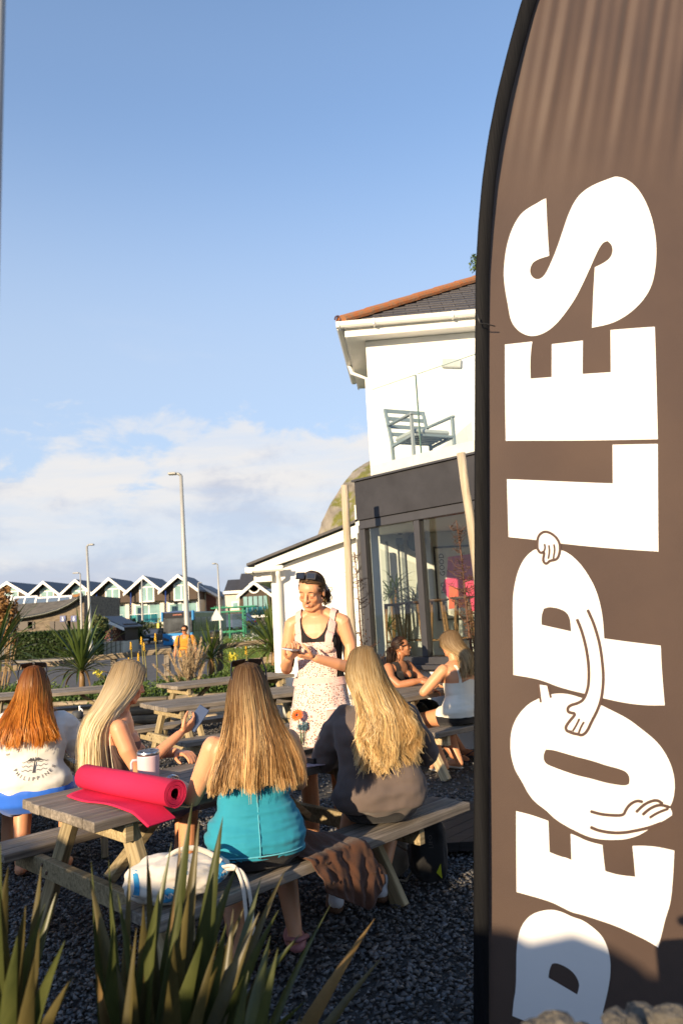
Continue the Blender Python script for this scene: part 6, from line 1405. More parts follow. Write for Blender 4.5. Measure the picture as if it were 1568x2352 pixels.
    for k, zz in enumerate((0.0, 0.022)):
        b = MB(); c = Vector((-0.365 + k * 0.008, 0.335 - k * 0.015, SH + 0.336)); 
        b.tube([c + Vector((0.034 * math.cos(a) * 0.8, 0.034 * math.cos(a) * 0.55, 0.034 * math.sin(a))) for a in np.linspace(0, 6.28, 20)], 0.0035 if k else 0.0045, 6); b.build('bracelet', mat('silver', (0.7, 0.68, 0.66), 0.25, 0.1, metal=1.0), t)
    glasses('dark sunglasses pushed up on the head of the woman in teal', W_of(t), (0, 0.145, SH + 0.895), rot3(R(4), R(50)), 1.15, temples=True)
    return t
teal = teal_woman()

# ------------------------------------------------------------------ woman in the grey-brown sweatshirt
def brown_woman():
    pos = solve_bench(t1(0, -OUT1 + 0.16, 0), U1, 872, 0.6); rz = ANG1 - R(44)
    t = person('woman in a taupe sweatshirt with long wavy blonde hair on the near bench', pos, rz)
    f = Fig(); pel = (0, 0, SH + 0.11); c7 = (-0.015, 0.08, SH + 0.60); torso(f, pel, c7, 1.08, 1.05, bust=0.8)
    f.chain('neck', [(-0.01, 0.07, SH + 0.58), (-0.02, 0.10, SH + 0.67)], [0.052, 0.05]); hc = (-0.035, 0.115, SH + 0.77); head(f, hc, rot3(R(14), R(-10)), 1.0, False)
    A = [(-0.17, 0.06, SH + 0.53), (-0.25, 0.12, SH + 0.40), (-0.29, 0.17, SH + 0.30)]; B = [(-0.29, 0.17, SH + 0.30), (-0.22, 0.30, SH + 0.33), (-0.14, 0.40, SH + 0.345)]
    A2 = [(-x, y, z) for x, y, z in A]; B2 = [(-x, y, z) for x, y, z in B]
    for n_, a, b_, sd in (('L', A, B, -1), ('R', A2, B2, 1)):
        f.chain('arm' + n_, a, [0.05, 0.048, 0.040]); f.chain('fore' + n_, b_, [0.04, 0.034, 0.026]); hand(f, 'hand' + n_, b_[-1], (-sd * 0.6, 0.8, 0), (0, 0, -1), sd, 0.5)
    for sx in (-1, 1):
        f.chain('thigh', [(sx * 0.10, 0.02, SH + 0.095), (sx * 0.115, 0.22, SH + 0.09), (sx * 0.12, 0.43, SH + 0.04)], [0.098, 0.086, 0.06])
    f.chain('shinR', [(0.12, 0.43, SH + 0.04), (0.05, 0.28, 0.28), (-0.02, 0.12, 0.10)], [0.058, 0.052, 0.036]); f.chain('shinL', [(-0.12, 0.43, SH + 0.04), (-0.20, 0.20, 0.26), (-0.26, 0.02, 0.10)], [0.058, 0.052, 0.036])
    f.chain('footR', [(-0.02, 0.11, 0.07), (-0.02, 0.19, 0.05), (-0.02, 0.28, 0.04)], [0.037, 0.036, 0.026]); f.chain('footL', [(-0.26, 0.01, 0.07), (-0.265, 0.09, 0.05), (-0.27, 0.18, 0.04)], [0.037, 0.036, 0.026])
    f.build(0.0075, 3); f.skin('body', M_skin, t, TAN)
    f.garment('shorts', (f.is_('torso') & (f.fc[:, 2] <= SH + 0.14)) | (f.is_('thigh') & (f.tp % 2 < 1.2)), 0.006, cloth('black_shorts_cloth', (0.012, 0.011, 0.013)), t)
    for s_ in ('R', 'L'):
        q = f.is_('foot' + s_) | (f.is_('shin' + s_) & (f.fc[:, 2] < 0.15)); f.garment('sock', q, 0.004, cloth('white_sock', (0.50, 0.50, 0.52)), t, 0.001)
    M_cl = mat('brown_suede', (0.10, 0.05, 0.025), 0.9)
    for c in ((-0.02, 0.20, 0.04), (-0.267, 0.10, 0.04)):
        b = MB(); b.ico(c, (0.053, 0.135, 0.045), 2, 0.02, 2); b.build('clog', M_cl, t, True)
    g = Fig(); torso(g, (0, -0.005, SH + 0.13), (-0.015, 0.075, SH + 0.595), 1.42, 1.38, hip=1.02, bust=0.8, curve=0.03)
    for a, b_ in ((A, B), (A2, B2)):
        g.chain('sl', a, [0.085, 0.082, 0.072]); g.chain('sl', [b_[0], b_[1], tuple(np.array(b_[1]) * 0.4 + np.array(b_[2]) * 0.6)], [0.070, 0.058, 0.044])
    g.chain('col', [(-0.01, 0.07, SH + 0.575), (-0.018, 0.09, SH + 0.615)], [0.085, 0.072])
    g.build(0.009, 6); g.garment('sweatshirt', g.fc[:, 2] > SH + 0.035, 0.0, cloth('taupe_sweat', (0.115, 0.088, 0.078), 0.85, 0.08, 0.12, 420), t, 0.026, (4, 4, 6.5), it=10)
    long_hair(t, hc, R(20), SH + 0.37, 1.62, 0.275, ((0.42, 0.25, 0.09), (0.78, 0.55, 0.24), (0.95, 0.78, 0.46)), 3600, 22, 2.3, 0.024, 6.0, 1.14, 0.0030, 0.055, (0.16, 0.095, 0.042), 0.0, -0.15, ythick=0.06, clump=75, neck=0.22)
    return t
brown = brown_woman()

# ------------------------------------------------------------------ fair-haired woman with the phone (far bench)
def blonde_woman():
    pos = solve_bench(t1(0, OUT1 - 0.16, 0), U1, 262, 0.6); rz = R(-72)
    t = person('fair platinum-haired woman in profile holding up a phone across the near table', pos, rz)
    f = Fig(); pel = (0, -0.02, SH + 0.11); c7 = (0, 0.04, SH + 0.60); torso(f, pel, c7, 0.98, 1.0, bust=0.9)
    f.chain('neck', [(0, 0.035, SH + 0.58), (0, 0.06, SH + 0.67)], [0.05, 0.048]); hc = (0, 0.085, SH + 0.76); Mh = rot3(R(14), R(-14)); head(f, hc, Mh, 1.0, True)
    f.chain('armR', [(0.165, 0.03, SH + 0.53), (0.19, 0.075, SH + 0.41), (0.185, 0.13, SH + 0.30)], [0.052, 0.05, 0.040]); f.chain('foreR', [(0.185, 0.13, SH + 0.30), (0.15, 0.26, SH + 0.38), (0.10, 0.37, SH + 0.455)], [0.041, 0.034, 0.025])
    hand(f, 'handR', (0.095, 0.38, SH + 0.465), (-0.25, 0.8, 0.45), (-0.6, 0.1, 0.6), 1, 0.6)
    f.chain('armL', [(-0.165, 0.03, SH + 0.53), (-0.20, 0.09, SH + 0.41), (-0.17, 0.18, SH + 0.31)], [0.05, 0.048, 0.040]); f.chain('foreL', [(-0.17, 0.18, SH + 0.31), (-0.06, 0.30, SH + 0.335), (0.02, 0.36, SH + 0.34)], [0.04, 0.034, 0.026]); hand(f, 'handL', (0.03, 0.37, SH + 0.34), (0.8, 0.5, 0), (0, 0, -1), -1, 0.4)
    for sx in (-1, 1):
        f.chain('thigh', [(sx * 0.095, 0.0, SH + 0.095), (sx * 0.11, 0.2, SH + 0.09), (sx * 0.12, 0.41, SH + 0.05)], [0.096, 0.085, 0.06]); f.chain('shin', [(sx * 0.12, 0.41, SH + 0.05), (sx * 0.12, 0.40, 0.27), (sx * 0.12, 0.36, 0.09)], [0.058, 0.052, 0.036]); f.chain('foot', [(sx * 0.12, 0.35, 0.06), (sx * 0.13, 0.43, 0.045), (sx * 0.135, 0.52, 0.035)], [0.036, 0.034, 0.024])
    f.build(0.0068, 2); f.skin('body', M_skin, t, (1.05, 0.93, 0.9), face_paint(hc, Mh))
    z = f.fc[:, 2]
    f.garment('camisole', f.is_('torso') & (z < SH + 0.44), 0.006, cloth('dusty_brown_top', (0.16, 0.10, 0.085)), t, 0.003)
    f.garment('trousers', (f.is_('torso') & (z < SH + 0.10)) | f.is_('thigh'), 0.009, cloth('lilac_trouser', (0.20, 0.15, 0.22)), t, 0.002)
    long_hair(t, hc, R(14), SH + 0.22, 1.35, 0.235, ((0.66, 0.52, 0.28), (0.85, 0.73, 0.48), (0.94, 0.87, 0.68)), 3400, 33, 2.1, 0.005, 1.8, 1.10, 0.0032, 0.035, (0.36, 0.24, 0.12), 0.0, 0.0, ythick=0.07, clump=110, neck=0.22)
    p = Vector(W_of(t) @ Vector((0.055, 0.47, SH + 0.515)))
    ph = thing('phone', 'slim blue phone held up by the fair-haired woman', 'phone', p); M_ph_ = mat('phone_blue', (0.045, 0.065, 0.13), 0.15, 0.1, spec=0.7)
    ph.rotation_euler = Euler((R(-20), R(33), R(-12)))
    b = MB(); b.box((0, 0, 0.02), (0.072, 0.009, 0.150), None, 0.003); b.build('case', M_ph_, ph, False); b = MB(); b.box((0, 0.006, 0.02), (0.064, 0.002, 0.140), None, 0.0005); b.build('screen', mat('dark_screen', (0.01, 0.012, 0.016), 0.1), ph, False)
    return t
def face_paint(hc, M3, s=1.0, blush=True):
    hc = vec(hc)
    def fn(v, col):
        L = (v - hc) @ M3 / s; out = col.copy()
        def blob(c, r, tint, k):
            d = np.sqrt((((L - np.array(c)) / np.array(r)) ** 2).sum(1)); w = (smooth01((1.25 - d) / 0.6) * k)[:, None]; out[:] = out * (1 - w) + out * np.array(tint) * w
        blob((0, 0.092, -0.052), (0.024, 0.016, 0.0075), (0.86, 0.52, 0.55), .9); blob((0, 0.090, -0.066), (0.020, 0.016, 0.0085), (0.88, 0.55, 0.58), .9)
        if blush:
            for sx in (-1, 1): blob((sx * 0.042, 0.068, -0.022), (0.026, 0.026, 0.022), (1.0, 0.82, 0.80), 0.5)
            blob((0, 0.105, -0.024), (0.014, 0.012, 0.014), (1.0, 0.86, 0.84), 0.5)
            for sx in (-1, 1): blob((sx * 0.031, 0.08, 0.006), (0.018, 0.016, 0.012), (0.88, 0.82, 0.8), 0.6)
        return out
    return fn
blonde = blonde_woman()

# ------------------------------------------------------------------ red-haired woman in the printed tee
def decal(pts_faces, bvh, name, m, parent, yplane=-0.7, lift=0.004):
    V, F = pts_faces; out = []
    for x, z in V:
        h = bvh.ray_cast(Vector((x, yplane, z)), Vector((0, 1, 0)))
        out.append(tuple(h[0] + Vector((0, -lift, 0))) if h[0] else (x, yplane + 0.5, z))
    me = bpy.data.meshes.new(name); me.from_pydata(out, [], F); return link(name, me, m, parent)
def text_shape(txt, size):
    cu = bpy.data.curves.new('t', 'FONT'); cu.body = txt; cu.size = size; cu.align_x = 'CENTER'; cu.resolution_u = 2
    o = bpy.data.objects.new('t', cu); C.objects.link(o); bpy.context.view_layer.update()
    me = bpy.data.meshes.new_from_object(o.evaluated_get(bpy.context.evaluated_depsgraph_get())); V = [(v.co.x, v.co.y) for v in me.vertices]; F = [tuple(p.vertices) for p in me.polygons]
    bpy.data.objects.remove(o); bpy.data.curves.remove(cu); bpy.data.meshes.remove(me); return V, F
def red_woman():
    pos = Vector((at(78, 1800, 4.72).x, 4.72, 0)); rz = R(12)
    t = person('red-haired woman in a white printed tee and blue shorts, her back to us at left', pos, rz)
    f = Fig(); pel = (0, 0, SH + 0.11); c7 = (-0.02, 0.09, SH + 0.59); torso(f, pel, c7, 1.16, 1.14, hip=1.14, bust=0.9)
    f.chain('neck', [(-0.02, 0.08, SH + 0.57), (-0.02, 0.105, SH + 0.66)], [0.052, 0.05]); hc = (-0.025, 0.12, SH + 0.745); Mh = rot3(R(2), R(-8)); head(f, hc, Mh, 1.0, False)
    A = [(-0.18, 0.07, SH + 0.52), (-0.25, 0.13, SH + 0.41), (-0.27, 0.20, SH + 0.32)]; B = [(-0.27, 0.20, SH + 0.32), (-0.18, 0.32, SH + 0.33), (-0.10, 0.40, SH + 0.34)]
    A2 = [(-x - 0.03, y, z) for x, y, z in A]; B2 = [(-x - 0.03, y, z) for x, y, z in B]
    for n_, a, b_, sd in (('L', A, B, -1), ('R', A2, B2, 1)):
        f.chain('arm' + n_, a, [0.054, 0.052, 0.043]); f.chain('fore' + n_, b_, [0.042, 0.036, 0.027]); hand(f, 'hand' + n_, b_[-1], (-sd * 0.6, 0.8, 0), (0, 0, -1), sd, 0.5)
    for sx in (-1, 1):
        f.chain('thigh', [(sx * 0.11, 0.02, SH + 0.10), (sx * 0.13, 0.22, SH + 0.09), (sx * 0.14, 0.42, SH + 0.05)], [0.108, 0.094, 0.064]); f.chain('shin', [(sx * 0.14, 0.42, SH + 0.05), (sx * 0.14, 0.36, 0.27), (sx * 0.13, 0.28, 0.09)], [0.06, 0.055, 0.037]); f.chain('foot', [(sx * 0.13, 0.27, 0.06), (sx * 0.135, 0.36, 0.045), (sx * 0.14, 0.45, 0.035)], [0.037, 0.035, 0.025])
    f.build(0.0085, 3); f.skin('body', M_skin, t, (1.0, 0.9, 0.88))
    z = f.fc[:, 2]
    f.garment('shorts', (f.is_('torso') & (z <= SH + 0.17)) | (f.is_('thigh') & (f.tp % 2 < 1.5)), 0.007, cloth('bright_blue_lycra', (0.03, 0.14, 0.62), 0.5, 0.05, 0.05), t)
    g = Fig(); torso(g, (0, -0.005, SH + 0.15), (-0.02, 0.085, SH + 0.595), 1.36, 1.30, hip=0.98, bust=0.8, curve=0.025)
    for a, b_ in ((A, B), (A2, B2)): g.chain('sl', [a[0], a[1], tuple(np.array(a[1]) * 0.35 + np.array(a[2]) * 0.65)], [0.085, 0.086, 0.080])
    g.build(0.009, 6); gm = g.garment('printed_tee', g.fc[:, 2] > SH + 0.12, 0.0, cloth('white_cotton', (0.66, 0.64, 0.60), 0.85, 0.03, 0.1, 420), t, 0.018, (4, 4, 9), it=10)
    me = gm.data; bvh = BVHTree.FromPolygons([v.co.copy() for v in me.vertices], [tuple(p.vertices) for p in me.polygons])
    M_ink = mat('charcoal_ink', (0.06, 0.06, 0.07), 0.8)
    cx, cz, r = 0.03, SH + 0.35, 0.135
    for k, ch in enumerate('PHILIPPINES'):
        a = R(-90 + (k - 5) * 11.5) ; V, F = text_shape(ch, 0.030)
        ca, sa = math.cos(a + math.pi / 2), math.sin(a + math.pi / 2); px, pz = cx + r * math.cos(a), cz + r * math.sin(a) * 0.95
        decal(([(px + x * ca - y * sa, pz + x * sa + y * ca) for x, y in V], F), bvh, 'printed_letter', M_ink, t)
    for k, ch in enumerate('EL NIDO'):
        if ch == ' ': continue
        a = R(192 - k * 13); V, F = text_shape(ch, 0.028); ca, sa = math.cos(a - math.pi / 2), math.sin(a - math.pi / 2); px, pz = cx + 0.15 * math.cos(a), cz + 0.06 + 0.15 * math.sin(a)
        decal(([(px + x * ca - y * sa, pz + x * sa + y * ca) for x, y in V], F), bvh, 'printed_letter', M_ink, t)
    for k in range(3):
        for s0 in (-1, 1):
            V = []; F = []; z0 = cz - 0.030 - 0.022 * k
            for i in range(15):
                x = cx + s0 * (0.012 + i * 0.0042); zz = z0 + 0.004 * math.sin(i * 0.9) + abs(x - cx) * 0.1; V += [(x, zz - 0.0014), (x, zz + 0.0014)]
                if i: q = 2 * i; F.append((q - 2, q - 1, q + 1, q))
            decal((V, F), bvh, 'printed_wave', M_ink, t)
    decal(([(cx - 0.008, cz - 0.085), (cx + 0.008, cz - 0.085), (cx + 0.002, cz - 0.02), (cx - 0.003, cz - 0.02)], [(0, 1, 2, 3)]), bvh, 'printed_trunk', M_ink, t)
    for k in range(6):
        a = R(20 + 28 * k); decal(([(cx, cz - 0.022), (cx + 0.03 * math.cos(a) - 0.005 * math.sin(a), cz - 0.02 + 0.018 * math.sin(a) + 0.005), (cx + 0.05 * math.cos(a), cz - 0.025 + 0.012 * math.sin(a))], [(0, 1, 2)]), bvh, 'printed_frond', M_ink, t)
    long_hair(t, hc, R(2), SH + 0.475, 2.2, 0.265, ((0.30, 0.075, 0.01), (0.60, 0.21, 0.022), (0.82, 0.38, 0.07)), 3200, 44, 2.2, 0.011, 3.0, 1.06, 0.0034, 0.04, (0.12, 0.035, 0.010), -0.015, 0.0, clump=70, neck=0.22)
    glasses('dark sunglasses pushed up on the red-haired woman\'s head', W_of(t), (-0.03, 0.155, SH + 0.885), rot3(R(2), R(50)), 1.2)
    return t
red = red_woman()

# ------------------------------------------------------------------ person cut by the left edge
def edge_person():
    pos = Vector((at(-72, 1800, 5.0).x, 5.0, 0)); t = person('person with brown hair mostly cut off by the left edge', pos, R(8))
    f = Fig(); pel = (0, 0, SH + 0.11); c7 = (0, 0.09, SH + 0.58); torso(f, pel, c7, 1.1, 1.1); f.chain('neck', [(0, 0.08, SH + 0.56), (0, 0.1, SH + 0.65)], [0.052, 0.05]); hc = (0.03, 0.11, SH + 0.72); head(f, hc, rot3(R(-10)), 1, False)
    for sx in (-1, 1):
        f.chain('arm', [(sx * 0.18, 0.07, SH + 0.51), (sx * 0.25, 0.12, SH + 0.4), (sx * 0.25, 0.2, SH + 0.31)], [0.052, 0.05, 0.042]); f.chain('fore', [(sx * 0.25, 0.2, SH + 0.31), (sx * 0.1, 0.4, SH + 0.34)], [0.042, 0.027]); hand(f, 'hand', (sx * 0.1, 0.4, SH + 0.34), (-sx * 0.5, 0.8, 0), (0, 0, -1), sx, 0.5)
        f.chain('thigh', [(sx * 0.11, 0.02, SH + 0.1), (sx * 0.15, 0.42, SH + 0.05)], [0.1, 0.062]); f.chain('shin', [(sx * 0.15, 0.42, SH + 0.05), (sx * 0.15, 0.3, 0.09)], [0.06, 0.037]); f.chain('foot', [(sx * 0.15, 0.29, 0.06), (sx * 0.15, 0.45, 0.035)], [0.037, 0.025])
    f.build(0.01, 3); f.skin('body', M_skin, t, TAN); f.garment('shirt', f.is_('torso', 'arm') & (f.fc[:, 2] > SH + 0.05), 0.008, cloth('dark_brown_shirt', (0.06, 0.035, 0.03)), t); f.garment('shorts', (f.is_('torso') & (f.fc[:, 2] <= SH + 0.1)) | (f.is_('thigh') & (f.tp % 1 < 0.6)), 0.007, cloth('black_shorts_cloth', (0.012, 0.011, 0.013)), t)
    long_hair(t, hc, R(-10), SH + 0.5, 1.5, 0.12, ((0.07, 0.03, 0.012), (0.16, 0.07, 0.02), (0.3, 0.14, 0.05)), 1200, 55, 2.3, 0.01, 3, 1.05, 0.0036, 0.03, None)
edge_person()
# ------------------------------------------------------------------ standing woman in the apron
def apron_mat():
    m = bpy.data.materials.new('floral_cotton'); m.use_nodes = True; N = m.node_tree.nodes; L = m.node_tree.links; p = N['Principled BSDF']; p.inputs['Roughness'].default_value = 0.85
    tc = N.new('ShaderNodeTexCoord'); v = N.new('ShaderNodeTexVoronoi'); v.inputs['Scale'].default_value = 84; v.inputs['Randomness'].default_value = 0.8; L.new(tc.outputs['Object'], v.inputs['Vector'])
    r = N.new('ShaderNodeValToRGB'); r.color_ramp.elements[0].position = 0.33; r.color_ramp.elements[0].color = (1, 1, 1, 1); r.color_ramp.elements[1].position = 0.39; r.color_ramp.elements[1].color = (0, 0, 0, 1); L.new(v.outputs['Distance'], r.inputs[0])
    sx = N.new('ShaderNodeSeparateColor'); L.new(v.outputs['Color'], sx.inputs[0]); cr = N.new('ShaderNodeValToRGB'); cr.color_ramp.interpolation = 'CONSTANT'; e = cr.color_ramp.elements
    e[0].color = (0.42, 0.13, 0.10, 1); e[1].position = 0.3; e[1].color = (0.07, 0.045, 0.09, 1); q = e.new(0.55); q.color = (0.50, 0.20, 0.15, 1); q = e.new(0.8); q.color = (0.28, 0.10, 0.05, 1); L.new(sx.outputs[0], cr.inputs[0])
    mx = N.new('ShaderNodeMix'); mx.data_type = 'RGBA'; mx.inputs[6].default_value = (0.66, 0.52, 0.46, 1); L.new(r.outputs[0], mx.inputs[0]); L.new(cr.outputs[0], mx.inputs[7]); L.new(mx.outputs[2], p.inputs['Base Color']); return m
def pink_mat():
    m = bpy.data.materials.new('pink_gingham'); m.use_nodes = True; N = m.node_tree.nodes; L = m.node_tree.links; p = N['Principled BSDF']; p.inputs['Roughness'].default_value = 0.85
    tc = N.new('ShaderNodeTexCoord'); c = N.new('ShaderNodeTexChecker'); c.inputs['Scale'].default_value = 240; c.inputs['Color1'].default_value = (0.60, 0.33, 0.30, 1); c.inputs['Color2'].default_value = (0.70, 0.50, 0.45, 1); L.new(tc.outputs['Object'], c.inputs['Vector']); L.new(c.outputs['Color'], p.inputs['Base Color']); return m
def waitress():
    Y = 4.97; pos = Vector((at(737, 1600, Y).x, Y, 0)); rz = R(168)
    t = person('standing woman in a floral pinafore apron over a black vest, looking down at a phone', pos, rz); SC_ = 1.035; t.scale = (SC_,) * 3
    f = Fig(); pel = (0, 0, 0.985); c7 = (0.0, 0.0, 1.50); torso(f, pel, c7, 0.98, 0.98, hip=1.0, bust=0.55)
    f.chain('neck', [(0, 0.0, 1.475), (0.005, 0.03, 1.565), (0.006, 0.04, 1.60)], [0.056, 0.05, 0.05]); hc = (0.010, 0.065, 1.655); Mh = rot3(R(-9), R(-22), R(-5)); head(f, hc, Mh, 1.04, True)
    for sx in (-1, 1): f.chain('trap', [(sx * 0.03, -0.02, 1.52), (sx * 0.10, -0.01, 1.485), (sx * 0.17, 0.0, 1.45)], [0.045, 0.045, 0.05])
    f.chain('armR', [(0.168, 0.0, 1.447), (0.200, -0.01, 1.32), (0.213, 0.01, 1.175)], [0.050, 0.046, 0.038]); f.chain('foreR', [(0.213, 0.01, 1.175), (0.19, 0.11, 1.20), (0.135, 0.215, 1.245)], [0.038, 0.035, 0.026])
    f.chain('armL', [(-0.168, 0.0, 1.447), (-0.202, -0.01, 1.31), (-0.213, 0.02, 1.165)], [0.050, 0.046, 0.038]); f.chain('foreL', [(-0.213, 0.02, 1.165), (-0.14, 0.12, 1.20), (-0.035, 0.215, 1.245)], [0.038, 0.035, 0.026])
    hand(f, 'handR', (0.128, 0.225, 1.25), (-0.55, 0.45, 0.42), (-0.3, 0.25, 0.9), 1, 0.75, 0.95, r=0.0072); hand(f, 'handL', (-0.025, 0.22, 1.248), (0.75, 0.35, 0.22), (0.1, -0.25, 0.95), -1, 0.8, 0.95, r=0.0072)
    for sx in (-1, 1):
        f.chain('thigh', [(sx * 0.092, 0.0, 0.93), (sx * 0.098, 0.01, 0.74), (sx * 0.10, 0.02, 0.52)], [0.092, 0.08, 0.058]); f.chain('shin', [(sx * 0.10, 0.02, 0.52), (sx * 0.10, -0.01, 0.32), (sx * 0.10, -0.02, 0.09)], [0.056, 0.053, 0.036]); f.chain('foot', [(sx * 0.10, -0.03, 0.06), (sx * 0.108, 0.06, 0.045), (sx * 0.115, 0.15, 0.035)], [0.037, 0.035, 0.025])
    f.build(0.0046, 3); f.skin('body', M_skin, t, (1.0, 0.95, 0.92), face_paint(hc, Mh, 1.04))
    x, y, z = f.fc.T; tor = f.is_('torso', 'trap')
    front = y > 0.0
    neckl = np.where(front, 1.375 + np.clip(np.abs(x) - 0.05, 0, 1) * 2.2, 1.47)
    vest = tor & (z < 1.50) & (z > 1.085) & (np.abs(x) < 0.128 + np.clip(1.40 - z, 0, 1) * 0.5) & ~(front & (np.abs(x) < 0.095) & (z > 1.36 + (np.abs(x) / 0.095) ** 3 * 0.14))
    f.garment('vest', vest & ~((z > 1.475) & (np.abs(x) < 0.085)), 0.005, cloth('black_jersey', (0.016, 0.014, 0.014)), t, 0.0015)
    MA = apron_mat(); MP = pink_mat()
    bib = tor & front & (y > 0.02) & (z > 1.08) & (z < 1.335) & (np.abs(x) < 0.118); f.garment('apron_bib', bib, 0.012, MA, t, 0.002)
    for sx in (-1, 1):
        st = tor & (z >= 1.315) & (np.abs(x - sx * (0.083 + np.clip(z - 1.25, -0.2, 0.25) * 0.12)) < 0.020) & ((y > 0.0) | (z > 1.44)); f.garment('apron_strap', st, 0.014, MP, t)
    f.garment('waistband', tor & (z > 1.065) & (z < 1.112), 0.017, MP, t)
    # skirt: flared panel with folds
    n = 72; V = []; F = []; rows = 16
    for r in range(rows):
        q = r / (rows - 1); zz = 1.085 - q * 0.52
        for k in range(n):
            a = -2.5 + 5.0 * k / (n - 1); w = 0.160 + 0.028 * min(1, q * 2.2) + 0.03 * q; d = 0.126 + 0.026 * min(1, q * 2) + 0.03 * q; fo = 1 + (0.02 + 0.05 * q) * math.sin(a * 9) * 0.6
            V.append((math.sin(a) * w * fo, math.cos(a) * d * fo + 0.01, zz))
        if r:
            for k in range(n - 1): i = (r - 1) * n + k; F.append((i, i + 1, i + n + 1, i + n))
    link('apron_skirt', mesh_np('apron_skirt', V, F, True), MA, t)
    n = 20; V = []; F = []
    for r in range(12):
        q = r / 11; zz = 0.935 - q * 0.20
        for k in range(n):
            a = -0.35 - 0.95 * k / (n - 1); w = 0.213; d = 0.176; V.append((math.sin(a) * w, math.cos(a) * d + 0.01, zz))
        if r:
            for k in range(n - 1): i = (r - 1) * n + k; F.append((i, i + 1, i + n + 1, i + n))
    pk = link('pocket', mesh_np('pocket', V, F, True), MP, t)
    b = MB(); b.tube([(v[0] * 1.01, v[1] * 1.01, v[2]) for v in V[:n]], 0.008, 6); b.build('lace_trim', cloth('white_lace', (0.7, 0.66, 0.62)), pk)
    # hair, bun, scrunchie
    T = lambda p: vec(hc) + Mh @ (vec(p) * 1.04)
    HC = ((0.07, 0.036, 0.018), (0.24, 0.14, 0.07)); bun = T((-0.035, -0.115, -0.025))
    pulled_hair(t, hc, Mh, bun, HC, 1500, 4, 1.04, 0.0021, 0.055, 0.10)
    b = MB(); b.ico(tuple(bun + np.array([0, -0.012, -0.02])), (0.034, 0.03, 0.036), 2, 0.08, 3); o = b.build('bun', mat('brown_bun', (0.06, 0.033, 0.018), 0.5, 0.4, 60, 0.5, 120), t, True)
    tuft(t, 'loose_hair', bun, bun + np.array([-0.01, 0.0, -0.09]), 0.016, HC, 160, 5)
    b = MB()
    for k in range(16):
        a = k * math.pi / 8; b.ico(tuple(bun + Mh @ np.array([0.024 * math.cos(a), 0.012, 0.024 * math.sin(a) + 0.01])), 0.012, 1, 0.15, k)
    b.build('scrunchie', cloth('white_scrunchie', (0.6, 0.58, 0.6)), t, True)
    ear = T((-0.080, -0.006, -0.060)); b = MB(); b.tube([tuple(ear + Mh @ np.array([0.0, 0.016 * math.cos(a), 0.018 * math.sin(a)])) for a in np.linspace(0, 6.28, 20)], 0.0026, 6); b.build('hoop_earring', mat('dark_gold', (0.20, 0.13, 0.05), 0.3, metal=0.8), t)
    M_br = mat('brow_hair', (0.05, 0.026, 0.015), 0.7)
    for sx in (-1, 1):
        b = MB(); b.tube([T((sx * q, 0.085 - abs(q) * 0.20 + 0.006, 0.024 + 0.006 * math.sin((q - 0.012) / 0.04 * 3.1))) for q in np.linspace(0.013, 0.050, 7)], [0.0008, 0.0014, 0.0017, 0.0017, 0.0015, 0.0012, 0.0006], 5); b.build('eyebrow', M_br, t)
        b = MB(); b.tube([T((sx * (0.031 + q), 0.0865 - q * q * 14 - abs(q) * 0.02, -0.0065 - 0.003 * math.cos(q / 0.015 * 1.5))) for q in np.linspace(-0.015, 0.016, 8)], [0.0004, 0.0007, 0.0009, 0.0010, 0.0010, 0.0010, 0.0009, 0.0005], 5); b.build('eyelashes', M_br, t)
    b = MB(); b.tube([T((q, 0.0945 - q * q * 22, -0.0575 + q * q * 6)) for q in np.linspace(-0.013, 0.013, 9)], [0.001, 0.0018, 0.0024, 0.0026, 0.0027, 0.0026, 0.0024, 0.0018, 0.001], 6); b.build('teeth', mat('teeth', (0.62, 0.58, 0.5), 0.3), t)
    glasses('chunky black sunglasses pushed up on the standing woman\'s hair', W_of(t) @ Matrix.Scale(1.035, 4), T((0.0, 0.055, 0.122)), Mh @ rot3(0, R(38)), 1.12)
    p = W_of(t) @ (Vector((0.085, 0.325, 1.308)) * 1.035); ph = thing('phone', 'grey phone held flat in the standing woman\'s hands', 'phone', p); ph.rotation_euler = (R(-10), R(-4), rz + R(86))
    b = MB(); b.box((0, 0, 0), (0.150, 0.074, 0.012), None, 0.004); b.build('case', mat('phone_case_grey', (0.30, 0.34, 0.40), 0.2, 0.1, spec=0.6), ph, False); b = MB(); b.box((0, 0, 0.0075), (0.142, 0.066, 0.002), None, 0.0005); b.build('screen', mat('dark_screen', (0.01, 0.012, 0.016), 0.1), ph, False)
waitress()

